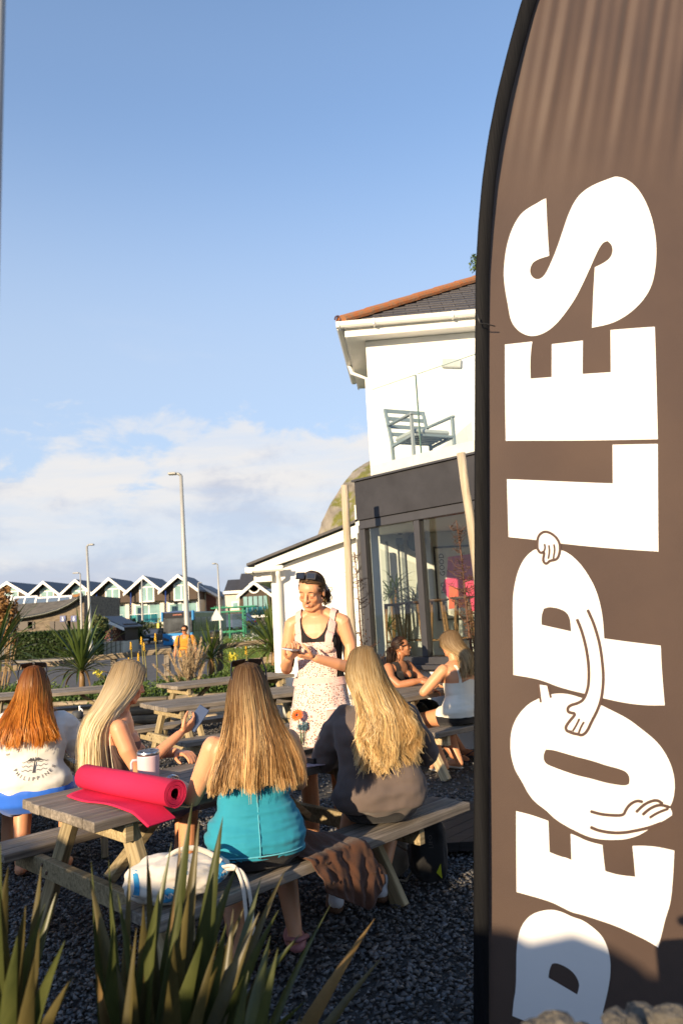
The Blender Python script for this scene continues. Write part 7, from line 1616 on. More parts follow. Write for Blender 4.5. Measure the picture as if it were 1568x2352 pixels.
# ------------------------------------------------------------------ woman in black vest and sunglasses (far side of the pine table)
def tank_woman():
    pos = solve_bench(T3 + V3 * 0.64, U3, 903, 0.6); rz = math.atan2(-V3.y, -V3.x) - math.pi / 2 + R(8)
    t = person('smiling woman in a black vest and sunglasses seated at the pine table', pos, rz)
    f = Fig(); pel = (0, 0, SH + 0.10); c7 = (0, 0.10, SH + 0.55); torso(f, pel, c7, 1.1, 1.1, bust=1.2); Mh = rot3(R(40), R(8), R(0)); hc = (0.0, 0.155, SH + 0.705)
    f.chain('neck', [(0, 0.09, SH + 0.53), (0, 0.14, SH + 0.64)], [0.056, 0.054]); head(f, hc, Mh, 1.0, True)
    f.chain('armL', [(-0.18, 0.09, SH + 0.49), (-0.25, 0.16, SH + 0.37), (-0.24, 0.26, SH + 0.31)], [0.056, 0.054, 0.045]); f.chain('foreL', [(-0.24, 0.26, SH + 0.31), (-0.12, 0.36, SH + 0.335), (-0.05, 0.42, SH + 0.345)], [0.045, 0.038, 0.028]); hand(f, 'handL', (-0.045, 0.425, SH + 0.35), (0.8, 0.4, 0.1), (0, -0.3, -0.9), -1, 0.9)
    f.chain('armR', [(0.18, 0.09, SH + 0.49), (0.24, 0.16, SH + 0.38), (0.22, 0.25, SH + 0.31)], [0.056, 0.054, 0.045]); f.chain('foreR', [(0.22, 0.25, SH + 0.31), (0.12, 0.37, SH + 0.335), (0.06, 0.42, SH + 0.345)], [0.045, 0.038, 0.028]); hand(f, 'handR', (0.05, 0.425, SH + 0.35), (-0.8, 0.4, 0.1), (0, -0.3, -0.9), 1, 0.9)
    for sx in (-1, 1):
        f.chain('thigh', [(sx * 0.10, 0.02, SH + 0.09), (sx * 0.11, 0.44, SH + 0.05)], [0.10, 0.064]); f.chain('shin', [(sx * 0.11, 0.44, SH + 0.05), (sx * 0.10, 0.62, 0.28), (sx * 0.10, 0.78, 0.08)], [0.062, 0.054, 0.038]); f.chain('foot', [(sx * 0.10, 0.79, 0.055), (sx * 0.115, 0.89, 0.04), (sx * 0.125, 0.97, 0.03)], [0.038, 0.036, 0.026])
    f.build(0.0072, 2); f.skin('body', M_skin, t, (0.66, 0.56, 0.5), face_paint(hc, Mh, 1.0, False))
    x, y, z = f.fc.T; fr = y > 0.06
    f.garment('vest', f.is_('torso', 'neck', 'armL', 'armR') & (np.abs(x) < 0.17) & (y < 0.24) & (z < SH + 0.545) & ~((np.abs(x) > 0.125) & (z > SH + 0.44)) & ~((z > SH + 0.37) & fr & (np.abs(x) < 0.065)), 0.006, cloth('black_jersey', (0.016, 0.014, 0.014)), t, 0.002)
    f.garment('leggings', (f.is_('torso') & (z < SH + 0.1)) | f.is_('thigh') | (f.is_('shin') & (z > 0.27)), 0.007, cloth('dark_leggings', (0.014, 0.018, 0.018)), t, 0.002)
    T = lambda p: vec(hc) + Mh @ vec(p); HC = ((0.02, 0.011, 0.008), (0.07, 0.035, 0.02)); b_ = T((0, -0.115, 0.01)); pulled_hair(t, hc, Mh, b_, HC, 900, 7, 1.0, 0.0030, 0.055, 0.06)
    tuft(t, 'ponytail', b_, b_ + Mh @ np.array([0.0, -0.05, -0.25]), 0.03, HC, 260, 8, 0.03, 0.0035)
    b = MB(); b.tube([T((q, 0.093 - q * q * 20, -0.057 + q * q * 10)) for q in np.linspace(-0.018, 0.018, 9)], [0.0015, 0.003, 0.004, 0.0045, 0.0045, 0.0045, 0.004, 0.003, 0.0015], 6); b.build('teeth', mat('teeth', (0.62, 0.58, 0.5), 0.3), t)
    glasses('black sunglasses worn by the smiling woman in the black vest', W_of(t), T((0, 0.098, 0.004)), Mh, 1.0)
    for sx in (-1, 1):
        b = MB(); b.ico((sx * 0.112, 0.885, 0.012), (0.05, 0.135, 0.014), 2, 0.0, 1); b.tube([(sx * 0.10 - 0.04, 0.86, 0.03), (sx * 0.115, 0.93, 0.075), (sx * 0.10 + 0.055, 0.86, 0.03)], 0.006, 6); b.build('flip_flop', mat('navy_rubber', (0.02, 0.02, 0.035), 0.7), t, True)
tank_woman()

# ------------------------------------------------------------------ woman in the white top
def white_woman():
    pos = solve_bench(T3 - V3 * 0.66, U3, 1062, 0.6); rz = R(38)
    t = person('woman in a white strappy top with tousled blonde hair seated at the pine table', pos, rz)
    f = Fig(); pel = (0, 0, SH + 0.11); c7 = (0, 0.05, SH + 0.59); torso(f, pel, c7, 1.16, 1.16, hip=1.1, bust=1.0); Mh = rot3(R(15), R(-2)); hc = (0, 0.085, SH + 0.745); f.chain('neck', [(0, 0.05, SH + 0.57), (0, 0.075, SH + 0.66)], [0.054, 0.052]); head(f, hc, Mh, 1.0, True)
    f.chain('armL', [(-0.185, 0.04, SH + 0.52), (-0.27, 0.10, SH + 0.42), (-0.335, 0.17, SH + 0.325)], [0.058, 0.054, 0.044]); f.chain('foreL', [(-0.335, 0.17, SH + 0.325), (-0.22, 0.24, SH + 0.32), (-0.13, 0.28, SH + 0.32)], [0.045, 0.037, 0.028]); hand(f, 'handL', (-0.12, 0.285, SH + 0.32), (0.8, 0.4, -0.2), (0, 0, -1), -1, 0.7)
    f.chain('armR', [(0.185, 0.04, SH + 0.52), (0.24, 0.13, SH + 0.40), (0.22, 0.24, SH + 0.33)], [0.058, 0.054, 0.044]); f.chain('foreR', [(0.22, 0.24, SH + 0.33), (0.1, 0.38, SH + 0.34)], [0.044, 0.028]); hand(f, 'handR', (0.09, 0.385, SH + 0.34), (-0.7, 0.6, 0), (0, 0, -1), 1, 0.6)
    for sx in (-1, 1):
        f.chain('thigh', [(sx * 0.11, 0.02, SH + 0.09), (sx * 0.14, 0.42, SH + 0.03)], [0.105, 0.066]); f.chain('shin', [(sx * 0.14, 0.42, SH + 0.03), (sx * 0.12, 0.30, 0.25), (sx * 0.10, 0.20, 0.08)], [0.064, 0.056, 0.038]); f.chain('foot', [(sx * 0.10, 0.19, 0.055), (sx * 0.10, 0.28, 0.04), (sx * 0.10, 0.37, 0.03)], [0.038, 0.036, 0.026])
    f.build(0.0085, 3); f.skin('body', M_skin, t, (0.95, 0.86, 0.8)); x, y, z = f.fc.T
    f.garment('camisole', f.is_('torso') & (z > SH + 0.09) & (z < SH + 0.40 + np.clip(0.1 - np.abs(x), 0, 1) * 0.3), 0.012, cloth('white_rib', (0.72, 0.68, 0.58), 0.85, 0.03, 0.1), t, 0.005, (5, 5, 16))
    for sx in (-1, 1): f.garment('strap', f.is_('torso') & (z >= SH + 0.39) & (z < SH + 0.56) & (np.abs(x - sx * 0.105) < 0.013), 0.006, cloth('white_rib', (0.7, 0.66, 0.56)), t)
    f.garment('shorts', (f.is_('torso') & (z <= SH + 0.11)) | (f.is_('thigh') & (f.tp % 1 < 0.35)), 0.006, cloth('black_shorts_cloth', (0.012, 0.011, 0.013)), t)
    long_hair(t, hc, R(15), SH + 0.50, 1.7, 0.20, ((0.20, 0.12, 0.05), (0.42, 0.28, 0.13), (0.62, 0.46, 0.26)), 1700, 66, 2.35, 0.014, 5.0, 1.12, 0.0042, 0.045, (0.16, 0.10, 0.05), clump=80)
    for sx in (-1, 1): b = MB(); b.ico((sx * 0.10, 0.28, 0.012), (0.05, 0.135, 0.014), 2, 0, 1); b.build('sandal', mat('cream_rubber', (0.5, 0.45, 0.36), 0.7), t, True)
    T = lambda p: vec(hc) + Mh @ vec(p); glasses('dark sunglasses on the blonde woman in the white top', W_of(t), T((0, 0.098, 0.004)), Mh, 1.0)
    b = MB(); c = Vector((-0.155, 0.265, SH + 0.32)); b.tube([c + Vector((0.012 * math.cos(a), -0.03 * math.cos(a), 0.034 * math.sin(a))) for a in np.linspace(0, 6.28, 18)], 0.004, 6); b.build('watch_strap', mat('silver', (0.7, 0.68, 0.66), 0.25, 0.1, metal=1.0), t)
white_woman()

# ------------------------------------------------------------------ man in orange on the road
def man():
    Y = 22.5; p = at(426, 1480, Y); z0 = zgf(p.x, Y); h = at(425, 1437, Y).z - z0; s = h / 1.80
    t = person('man in an orange shirt with backpack straps walking up the road', (p.x, Y, z0), R(176)); t.scale = (s, s, s)
    f = Fig(); pel = (0, 0, 0.98); c7 = (0, 0.0, 1.52); torso(f, pel, c7, 1.22, 1.18, hip=0.9); Mh = rot3(R(-8), R(-6)); hc = (0, 0.04, 1.68); f.chain('neck', [(0, 0, 1.5), (0, 0.025, 1.6)], [0.065, 0.062]); head(f, hc, Mh, 1.08, True)
    for sx, sw in ((1, 0.03), (-1, -0.03)):
        f.chain('arm', [(sx * 0.21, 0, 1.45), (sx * 0.27, -0.02, 1.30), (sx * 0.29, -0.02 + sw, 1.15)], [0.06, 0.055, 0.045]); f.chain('fore', [(sx * 0.29, -0.02 + sw, 1.15), (sx * 0.30, 0.08 + sw, 0.92)], [0.045, 0.03]); hand(f, 'hand', (sx * 0.30, 0.085 + sw, 0.90), (0, 0.2, -1), (-sx, 0, 0), 1, 0.5)
    f.chain('thighR', [(0.10, 0, 0.93), (0.11, 0.12, 0.52)], [0.10, 0.065]); f.chain('shinR', [(0.11, 0.12, 0.52), (0.11, 0.10, 0.09)], [0.062, 0.04]); f.chain('foot', [(0.11, 0.09, 0.06), (0.12, 0.26, 0.04)], [0.042, 0.03])
    f.chain('thighL', [(-0.10, 0, 0.93), (-0.11, -0.05, 0.52)], [0.10, 0.065]); f.chain('shinL', [(-0.11, -0.05, 0.52), (-0.11, -0.25, 0.12)], [0.062, 0.04]); f.chain('foot', [(-0.11, -0.26, 0.08), (-0.12, -0.10, 0.04)], [0.042, 0.03])
    f.build(0.013, 3); f.skin('body', M_skin, t, (0.85, 0.72, 0.62), face_paint(hc, Mh, 1.08, False)); x, y, z = f.fc.T
    f.garment('shirt', (f.is_('torso') & (z > 0.90) & (z < 1.55) & ~((y > 0.05) & (np.abs(x) < 0.06) & (z > 1.42))) | (f.is_('arm') & (z > 1.22)), 0.02, cloth('orange_cotton', (0.62, 0.24, 0.03)), t, 0.008)
    f.garment('trousers', (f.is_('torso') & (z <= 0.95)) | f.is_('thighR', 'thighL') | f.is_('shinR', 'shinL'), 0.015, cloth('grey_trouser', (0.10, 0.10, 0.11)), t)
    for sx in (-1, 1): f.garment('backpack_strap', f.is_('torso') & (np.abs(x - sx * 0.15) < 0.03) & (z > 1.15) & (z < 1.56), 0.035, cloth('dark_webbing', (0.02, 0.02, 0.022)), t)
    b = MB(); b.ico((0, -0.25, 1.3), (0.17, 0.12, 0.25), 2, 0.03, 1); b.build('backpack', cloth('dark_webbing', (0.02, 0.02, 0.022)), t, True)
    T = lambda p: vec(hc) + Mh @ (vec(p) * 1.08); pulled_hair(t, hc, Mh, T((0, -0.1, 0.0)), ((0.03, 0.018, 0.012), (0.07, 0.04, 0.025)), 500, 9, 1.08, 0.006, 0.05, 0.16)
    m4 = Matrix.Translation(t.location) @ t.rotation_euler.to_matrix().to_4x4() @ Matrix.Scale(s, 4); glasses('sunglasses worn by the man in orange', m4, T((0, 0.106, 0.004)), Mh, 1.1)
man()
# ================================================================== things on and under the tables
def spiral_mat():
    a = onz(196, 1786, 0.80); c = onz(402, 1826, 0.80); ax = (c - a); L = ax.length; ax.normalize(); a.z = c.z = 0.742
    ang = math.atan2(ax.y, ax.x)
    t = thing('yoga_mat', 'half unrolled bright pink mat lying on the end of the near table', 'mat', a, ang)
    th = 0.0055; r0 = 0.020; turns = 6; R1 = r0 + turns * (th + 0.0008)
    N_ = 130; inn = []; out = []
    for i in range(N_ + 1):
        f = i / N_; w = -f * turns * 2 * math.pi + math.pi / 2 * 0 - math.pi / 2; r = r0 + f * turns * (th + 0.0008)
        wob = 1 + 0.02 * math.sin(w * 1.3)
        inn.append((r * wob * math.cos(w), r * wob * math.sin(w))); out.append(((r + th) * wob * math.cos(w), (r + th) * wob * math.sin(w)))
    V = []; F = []; zc = R1 + th; xs_ = [0, L * 0.5, L]
    for x in xs_:
        for (y, z), (y2, z2) in zip(inn, out): V += [(x, y, z + zc), (x, y2, z2 + zc)]
    n = 2 * (N_ + 1)
    for k in range(2):
        for i in range(N_): p = k * n + 2 * i; F += [(p, p + n, p + n + 2, p + 2), (p + 1, p + 3, p + n + 3, p + n + 1)]
    for k in (0, 2):
        for i in range(N_): p = k * n + 2 * i; F.append((p, p + 2, p + 3, p + 1))
    M_m = mat('pink_foam_mat', (0.62, 0.018, 0.075), 0.72, 0.04, 5, 0.25, 500, spec=0.25)
    link('roll', mesh_np('roll', V, F, True), M_m, t)
    # tail on the table: from under the roll towards the viewer, last corner drooping over the edge
    V = []; F = []; nu, nv = 22, 12; el = onz(154, 1829, 0.75) - a; er = onz(338, 1872, 0.75) - a; ca, sa = math.cos(-ang), math.sin(-ang)
    loc = lambda v: Vector((v.x * ca - v.y * sa, v.x * sa + v.y * ca, 0)); el, er = loc(el), loc(er)
    edge_v = -0.37 - (a - T1).dot(V1)
    for i in range(nu + 1):
        for j in range(nv + 1):
            u, v = i / nu, j / nv; p = Vector((L * u, 0, 0)).lerp(el.lerp(er, u), v); W_ = Matrix.Rotation(ang, 3, 'Z') @ p; over = max(0, -((W_ + a - T1).dot(V1)) - 0.37) ; z = 0.004 + 0.006 * math.sin(u * 9 + v * 3) * v * (1 - min(1, over * 30)) + 0.004 * v - over * 0.4
            V += [(p.x, p.y, z + 0.0035), (p.x, p.y, z - 0.0025)]
    s = 2 * (nv + 1)
    for i in range(nu):
        for j in range(nv): p = i * s + 2 * j; F += [(p, p + 2, p + s + 2, p + s), (p + 1, p + s + 1, p + s + 3, p + 3)]
    for i in range(nu): p = i * s + 2 * nv; F.append((p, p + 1, p + s + 1, p + s))
    for j in range(nv): p = 2 * j; F.append((p, p + 1, p + 3, p + 2)); p += nu * s; F.append((p, p + 2, p + 3, p + 1))
    link('unrolled_sheet', mesh_np('unrolled_sheet', V, F, True), M_m, t)
spiral_mat()
# travel mug
p = onz(342, 1803, 0.742); t = thing('travel_mug', 'pale pink travel mug with steel rim and handle behind the pink mat', 'mug', p, R(8))
b = MB(); b.lathe([(0.046, 0.004), (0.052, 0.012), (0.054, 0.05), (0.056, 0.142), (0.056, 0.150)], (0, 0, 0), 28); b.build('body', mat('pink_powder_coat', (0.66, 0.47, 0.50), 0.45, 0.04), t)
b = MB(); b.lathe([(0.0565, 0.150), (0.058, 0.153), (0.058, 0.168), (0.055, 0.170)], (0, 0, 0), 28); b.build('steel_rim', mat('brushed_steel', (0.55, 0.55, 0.56), 0.28, 0.1, metal=1.0), t)
b = MB(); b.lathe([(0.055, 0.170), (0.054, 0.178), (0.0, 0.180)], (0, 0, 0), 28); b.box((-0.008, 0, 0.186), (0.018, 0.016, 0.02), None, 0.004); b.build('lid', glass('clear_lid', (0.86, 0.84, 0.84), 1.45, 0.05, 1.2), t)
b = MB(); b.tube([(-0.05, 0, 0.128), (-0.078, 0, 0.127), (-0.085, 0, 0.115), (-0.083, 0, 0.05), (-0.078, 0, 0.036), (-0.05, 0, 0.034)], 0.007, 10); b.build('handle', mat('pink_powder_coat'), t)
b = MB(); b.lathe([(0.053, 0.0), (0.056, 0.001), (0.056, 0.006), (0.05, 0.007)], (0, 0, 0), 24); b.build('cork_base', mat('cork', (0.40, 0.24, 0.08), 0.9, 0.5, 120), t)
# drinks bottle
p = onz(179, 1707, 0.742); t = thing('drinks_bottle', 'grey flask with white flip straw on the table at left', 'bottle', p, R(-20))
b = MB(); b.lathe([(0.041, 0), (0.043, 0.004), (0.043, 0.035)], (0, 0, 0), 24); b.build('base_boot', mat('dark_rubber', (0.05, 0.055, 0.06), 0.7), t)
b = MB(); b.lathe([(0.0435, 0.036), (0.0435, 0.15), (0.040, 0.165), (0.0395, 0.172)], (0, 0, 0), 24); b.build('body', mat('gunmetal_coat', (0.16, 0.155, 0.145), 0.35, 0.05, metal=0.4), t)
b = MB(); b.lathe([(0.0405, 0.173), (0.0405, 0.186), (0.041, 0.188), (0.040, 0.215), (0.030, 0.226), (0, 0.228)], (0, 0, 0), 24); b.build('cap', mat('dark_rubber'), t)
b = MB(); b.tube([(0.018, 0, 0.225), (0.020, 0, 0.25), (0.018, 0, 0.262)], 0.0075, 10); b.tube([(0.02, 0, 0.245), (0.04, 0, 0.235), (0.048, 0, 0.222)], 0.005, 8); b.build('straw', mat('white_plastic', (0.75, 0.75, 0.73), 0.4), t)
# flowers in a jar
p = onz(693, 1716, 0.742); t = thing('flower_jar', 'small jar with an orange gerbera and blue flowers in front of the apron', 'vase', p)
b = MB(); b.lathe([(0.026, 0), (0.028, 0.004), (0.028, 0.07), (0.022, 0.085), (0.024, 0.09)], (0, 0, 0), 18); b.build('jar', glass('jar_glass', (0.8, 0.88, 0.86), 1.5, 0.02, 1.3), t)
hd = Vector((-0.018, -0.03, 0.20)); b = MB(); b.tube([(0, 0, 0.01), (-0.005, -0.005, 0.12), hd + Vector((0, 0.01, -0.005))], 0.003, 6); b.tube([(0, 0, 0.01), (0.03, -0.01, 0.13)], 0.0025, 5); b.tube([(0, 0, 0.01), (0.0, -0.02, 0.12)], 0.0025, 5); b.build('stems', M_co, t)
MO = mat('gerbera_orange', (0.80, 0.12, 0.012), 0.6, 0.15, 60)
tilt = Euler((R(62), 0, R(-18))).to_matrix()
for ring, (n, r, w, zz) in enumerate(((16, 0.043, 0.013, 0.0), (14, 0.032, 0.011, 0.004), (10, 0.02, 0.008, 0.007))):
    for k in range(n):
        a = 2 * math.pi * k / n + ring * 0.2; d = Vector((math.cos(a), math.sin(a), 0)); s = Vector((-d.y, d.x, 0)); q = [d * 0.008, d * r * 0.7 + s * w / 2 + Vector((0, 0, zz + 0.004)), d * r + Vector((0, 0, zz)), d * r * 0.7 - s * w / 2 + Vector((0, 0, zz + 0.004))]
        b = MB(); b.prism([tuple(hd + tilt @ v) for v in q], tuple(tilt @ Vector((0, 0, -0.001)))); b.build('petal', MO, t, False)
b = MB(); b.ico(hd + tilt @ Vector((0, 0, 0.006)), (0.009, 0.009, 0.009), 1); b.build('flower_centre', mat('dark_centre', (0.05, 0.02, 0.01), 0.9), t)
for k, c in enumerate(((0.03, -0.012, 0.135), (0.0, -0.025, 0.125), (0.018, -0.02, 0.12))):
    leaf_cloud('blue_flower', 90, c, (0.022, 0.02, 0.02), 0.009, M_leafy, t, 200 + k, ((0.05, 0.12, 0.17), (0.25, 0.38, 0.42)))
# dark tray and papers at the far end of the near table
p = onz(738, 1740, 0.742); t = thing('serving_tray', 'black tray on the far end of the near table', 'tray', p, ANG1)
b = MB(); b.box((0, 0, 0.006), (0.34, 0.24, 0.008), None, 0.002); b.build('base', M_black, t, False)
for s, sz in (((0.17, 0, 0.02), (0.008, 0.24, 0.03)), ((-0.17, 0, 0.02), (0.008, 0.24, 0.03)), ((0, 0.12, 0.02), (0.332, 0.008, 0.03)), ((0, -0.12, 0.02), (0.332, 0.008, 0.03))):
    b = MB(); b.box(s, sz, None, 0.002); b.build('rim', M_black, t, False)
p = onz(712, 1758, 0.742); o = thing('leaflet', 'folded printed leaflet on the near table by the taupe sweatshirt', 'paper', p + Vector((0, 0, 0.003)), 0.4); b = MB(); b.box((0, 0, 0), (0.14, 0.10, 0.003)); b.build('sheet', mat('leaflet_paper', (0.42, 0.30, 0.32), 0.7, 0.5, 40), o, False)
# things on the pine table
for k, (px, py) in enumerate(((1010, 1592), (1048, 1586))):
    p = onz(px, py, 0.742); t = thing('menu_card' if k else 'reading_glasses', ['wire reading glasses on the pine table', 'pale menu card on the pine table'][k], ['glasses', 'card'][k], p, 0.5)
    if k: b = MB(); b.box((0, 0, 0.004), (0.2, 0.09, 0.004)); b.build('card', mat('grey_card', (0.4, 0.4, 0.42), 0.5), t, False)
    else:
        for sx in (-1, 1): b = MB(); b.tube([(sx * 0.036 + 0.028 * math.cos(a), 0.022 * math.sin(a), 0.02) for a in np.linspace(0, 6.28, 18)], 0.002, 5); b.tube([(sx * 0.066, 0, 0.02), (sx * 0.066, 0.06, 0.012), (sx * 0.06, 0.12, 0.004)], 0.002, 5); b.build('rim', M_black, t)
        b = MB(); b.tube([(-0.01, 0, 0.02), (0.01, 0, 0.02)], 0.002, 5); b.build('bridge', M_black, t)
# canvas tote on the near bench
def tote():
    c = onz(425, 2070, 0.452); c = t1((c - T1).dot(U1), -OUT1 + 0.13, 0.452); t = thing('tote_bag', 'cream canvas tote with blue print slumped on the near bench', 'bag', c, ANG1 - R(20))
    bm = bmesh.new(); bmesh.ops.create_icosphere(bm, subdivisions=5, radius=1.0)
    for v in bm.verts:
        x, y, z = v.co; e = 0.75; x = math.copysign(abs(x) ** e, x); z = math.copysign(abs(z) ** 0.9, z)
        top = 1 - 0.30 * max(0, x) - 0.12 * x; n = mnoise.fractal(Vector((x * 2.2, y * 2.2, z * 2.2 + 5)), 1.0, 2.0, 4); fold = 0.05 * math.sin(x * 7 + z * 4 + 2 * n)
        k = 1 + 0.11 * n + fold
        v.co = Vector((x * 0.215 * (1 + 0.06 * n), y * 0.115 * k, 0.088 + z * 0.088 * top * k)); v.co.z = max(0.004, v.co.z)
    me = bpy.data.meshes.new('bag_body'); bm.to_mesh(me); bvh = BVHTree.FromBMesh(bm); bm.free(); me.polygons.foreach_set('use_smooth', np.ones(len(me.polygons), bool)); link('bag_body', me, cloth('cream_canvas', (0.62, 0.57, 0.50), 0.9, 0.04, 0.2, 500), t)
    MBl = cloth('blue_print', (0.03, 0.24, 0.46))
    def patch(poly, nm, m=MBl, lift=0.003):
        cu = poly; V = []; F = []
        bm2 = bmesh.new(); f = bm2.faces.new([bm2.verts.new((x, z, 0)) for x, z in poly]); bmesh.ops.triangulate(bm2, faces=bm2.faces[:]); bmesh.ops.subdivide_edges(bm2, edges=bm2.edges[:], cuts=5, use_grid_fill=True)
        bm2.verts.index_update(); V = [(v.co.x, v.co.y) for v in bm2.verts]; F = [tuple(v.index for v in ff.verts) for ff in bm2.faces]; bm2.free(); decal((V, F), bvh, nm, m, t, -0.5, lift)
    patch([(0.11, 0.03), (0.15, 0.04), (0.185, 0.10), (0.17, 0.15), (0.13, 0.16), (0.15, 0.11)], 'print_patch'); patch([(-0.195, 0.06), (-0.175, 0.06), (-0.17, 0.15), (-0.185, 0.15)], 'print_patch')
    patch([(-0.10, 0.035), (-0.07, 0.027), (-0.042, 0.035), (-0.042, 0.075), (-0.07, 0.088), (-0.10, 0.075)], 'print_badge')
    M_wp = cloth('white_canvas_print', (0.7, 0.68, 0.64)); V, F = text_shape('RNM', 0.030); decal(([(x - 0.071, y + 0.047) for x, y in V], F), bvh, 'badge_letters', M_wp, t, -0.5, 0.006)
    V, F = text_shape('bodega.com', 0.030); a = R(58); decal(([(x * math.cos(a) - y * math.sin(a) + 0.005, x * math.sin(a) + y * math.cos(a) + 0.135) for x, y in V], F), bvh, 'printed_words', MBl, t, -0.5, 0.004)
    def strap(pts, w=0.020):
        P = [Vector(q) for q in pts]; Q = []
        for i in range(len(P) - 1):
            for j in range(4): Q.append(P[i].lerp(P[i + 1], j / 4))
        Q.append(P[-1])
        for _ in range(3): Q = [Q[0]] + [(Q[i - 1] + Q[i] * 2 + Q[i + 1]) / 4 for i in range(1, len(Q) - 1)] + [Q[-1]]
        V_ = []; F_ = []
        for i in range(len(Q)):
            tg = (Q[min(i + 1, len(Q) - 1)] - Q[max(i - 1, 0)]).normalized(); sd = Vector((0, 1, 0.1)).cross(tg).normalized(); nn = tg.cross(sd); nn = nn * 0.0015
            V_ += [tuple(Q[i] - sd * w / 2 - nn), tuple(Q[i] + sd * w / 2 - nn), tuple(Q[i] + sd * w / 2 + nn), tuple(Q[i] - sd * w / 2 + nn)]
            if i:
                k = 4 * i; F_ += [(k - 4 + j, k - 4 + (j + 1) % 4, k + (j + 1) % 4, k + j) for j in range(4)]
        link('handle', mesh_np('handle', V_, F_, False), cloth('cream_canvas'), t)
    strap([(-0.06, -0.02, 0.165), (-0.02, -0.03, 0.195), (0.05, -0.03, 0.20), (0.12, -0.04, 0.165), (0.16, -0.06, 0.13)])
    strap([(0.16, -0.07, 0.11), (0.205, -0.10, 0.12), (0.225, -0.13, 0.06), (0.23, -0.145, -0.05), (0.235, -0.145, -0.20)], 0.015); strap([(0.17, -0.07, 0.10), (0.225, -0.11, 0.105), (0.25, -0.135, 0.04), (0.258, -0.14, -0.08), (0.262, -0.145, -0.21)], 0.015)
tote()
# jacket draped over the bench between the two women
def jacket():
    c = onz(745, 1965, 0.455); s0 = (c - T1).dot(U1) - 0.06; t = thing('jacket', 'rust brown jacket draped over the near bench between the two women', 'jacket', t1(s0, -OUT1, 0.46), ANG1)
    nu, nv = 44, 44; V = []; F = []
    for i in range(nu + 1):
        u = i / nu; x = -0.06 + 0.34 * u
        for j in range(nv + 1):
            v = j / nv; L_ = 0.52 * v; on = 0.20
            fold = 1.3 * mnoise.fractal(Vector((u * 3.2 + v * 1.1, v * 2.4 - u, 1.7)), 1.0, 2.0, 3) + 0.35 * math.sin(u * 8 + v * 5)
            if L_ < on: y = on - L_; z = 0.012 + 0.10 * (1 - u) * smooth01((0.14 - L_) / 0.14) + 0.012 * abs(fold); y -= 0
            else: h = L_ - on; y = -0.012 - 0.028 * abs(fold) - 0.03 * math.sin(min(1, h / 0.2) * 1.5); z = 0.012 - h * (0.45 + 0.5 * (1 - abs(u - 0.65) * 1.5))
            V.append((x + 0.06 * v * (u - 0.2) + 0.24 * max(0, L_ - on) , y, z))
        if i:
            for j in range(nv): p = (i - 1) * (nv + 1) + j; F.append((p, p + 1, p + nv + 2, p + nv + 1))
    M_j = cloth('rust_cotton', (0.075, 0.032, 0.018), 0.85, 0.15, 0.3, 200); o = link('jacket_body', mesh_np('jacket_body', V, F, True), M_j, t); m = o.modifiers.new('s', 'SOLIDIFY'); m.thickness = 0.006
    bvh = BVHTree.FromPolygons([Vector(v) for v in V], F)
    for x, z in ((0.31, -0.135), (0.02, -0.02), (0.03, -0.1)):
        h = bvh.ray_cast(Vector((x, -0.5, z)), Vector((0, 1, 0)))
        if h[0]: b = MB(); b.ico(h[0] + Vector((0, -0.012, 0)), (0.009, 0.004, 0.009), 1); b.build('button', mat('horn_button', (0.05, 0.03, 0.02), 0.3), t)
jacket()
# bags under the bench
def slump_bag(name, label, c, rz, size, m, seed):
    t = thing(name, label, 'bag', c, rz); bm = bmesh.new(); bmesh.ops.create_icosphere(bm, subdivisions=4, radius=1.0)
    for v in bm.verts:
        x, y, z = (math.copysign(abs(q) ** 0.6, q) for q in v.co); n = mnoise.fractal(Vector((x * 1.6, y * 1.6, z * 1.6 + seed)), 1, 2, 4); v.co = Vector((x * size[0] * (1 + 0.12 * n), y * size[1] * (1 + 0.2 * n), max(0.003, size[2] * (1 + z * (1 + 0.08 * n)))))
    me = bpy.data.meshes.new('bag_body'); bm.to_mesh(me); bvh = BVHTree.FromBMesh(bm); bm.free(); me.polygons.foreach_set('use_smooth', np.ones(len(me.polygons), bool)); link('bag_body', me, m, t); return t, bvh
p = onz(985, 2045, 0.0); t, bv = slump_bag('sports_bag', 'black bag with a yellow corner standing under the end of the near bench', p + Vector((0.02, 0.14, 0)), R(10), (0.11, 0.08, 0.17), cloth('black_nylon', (0.010, 0.010, 0.011), 0.6), 3)
decal(([(0.02, 0.07), (0.055, 0.03), (0.045, 0.12)], [(0, 1, 2)]), bv, 'yellow_corner', mat('acid_yellow', (0.42, 0.46, 0.02), 0.6), t, -0.4, 0.004)
V, F = text_shape('LIFO', 0.035); decal(([(-y + 0.01, x + 0.24) for x, y in V], F), bv, 'printed_letters', mat('dull_print', (0.06, 0.05, 0.045), 0.7), t, -0.4, 0.005)
p = onz(862, 2055, 0.0); t, bv = slump_bag('tote_bag', 'dim beige cloth bag on the gravel under the near bench', p + Vector((0.06, 0.25, 0)), R(30), (0.15, 0.09, 0.12), cloth('beige_canvas', (0.20, 0.17, 0.13)), 8)
b = MB(); b.tube([(0.02, -0.09, 0.22), (0.10, -0.12, 0.16), (0.12, -0.13, 0.05), (0.06, -0.14, 0.01), (-0.02, -0.13, 0.03), (-0.06, -0.10, 0.15)], 0.008, 6); b.build('handle', cloth('beige_canvas'), t)
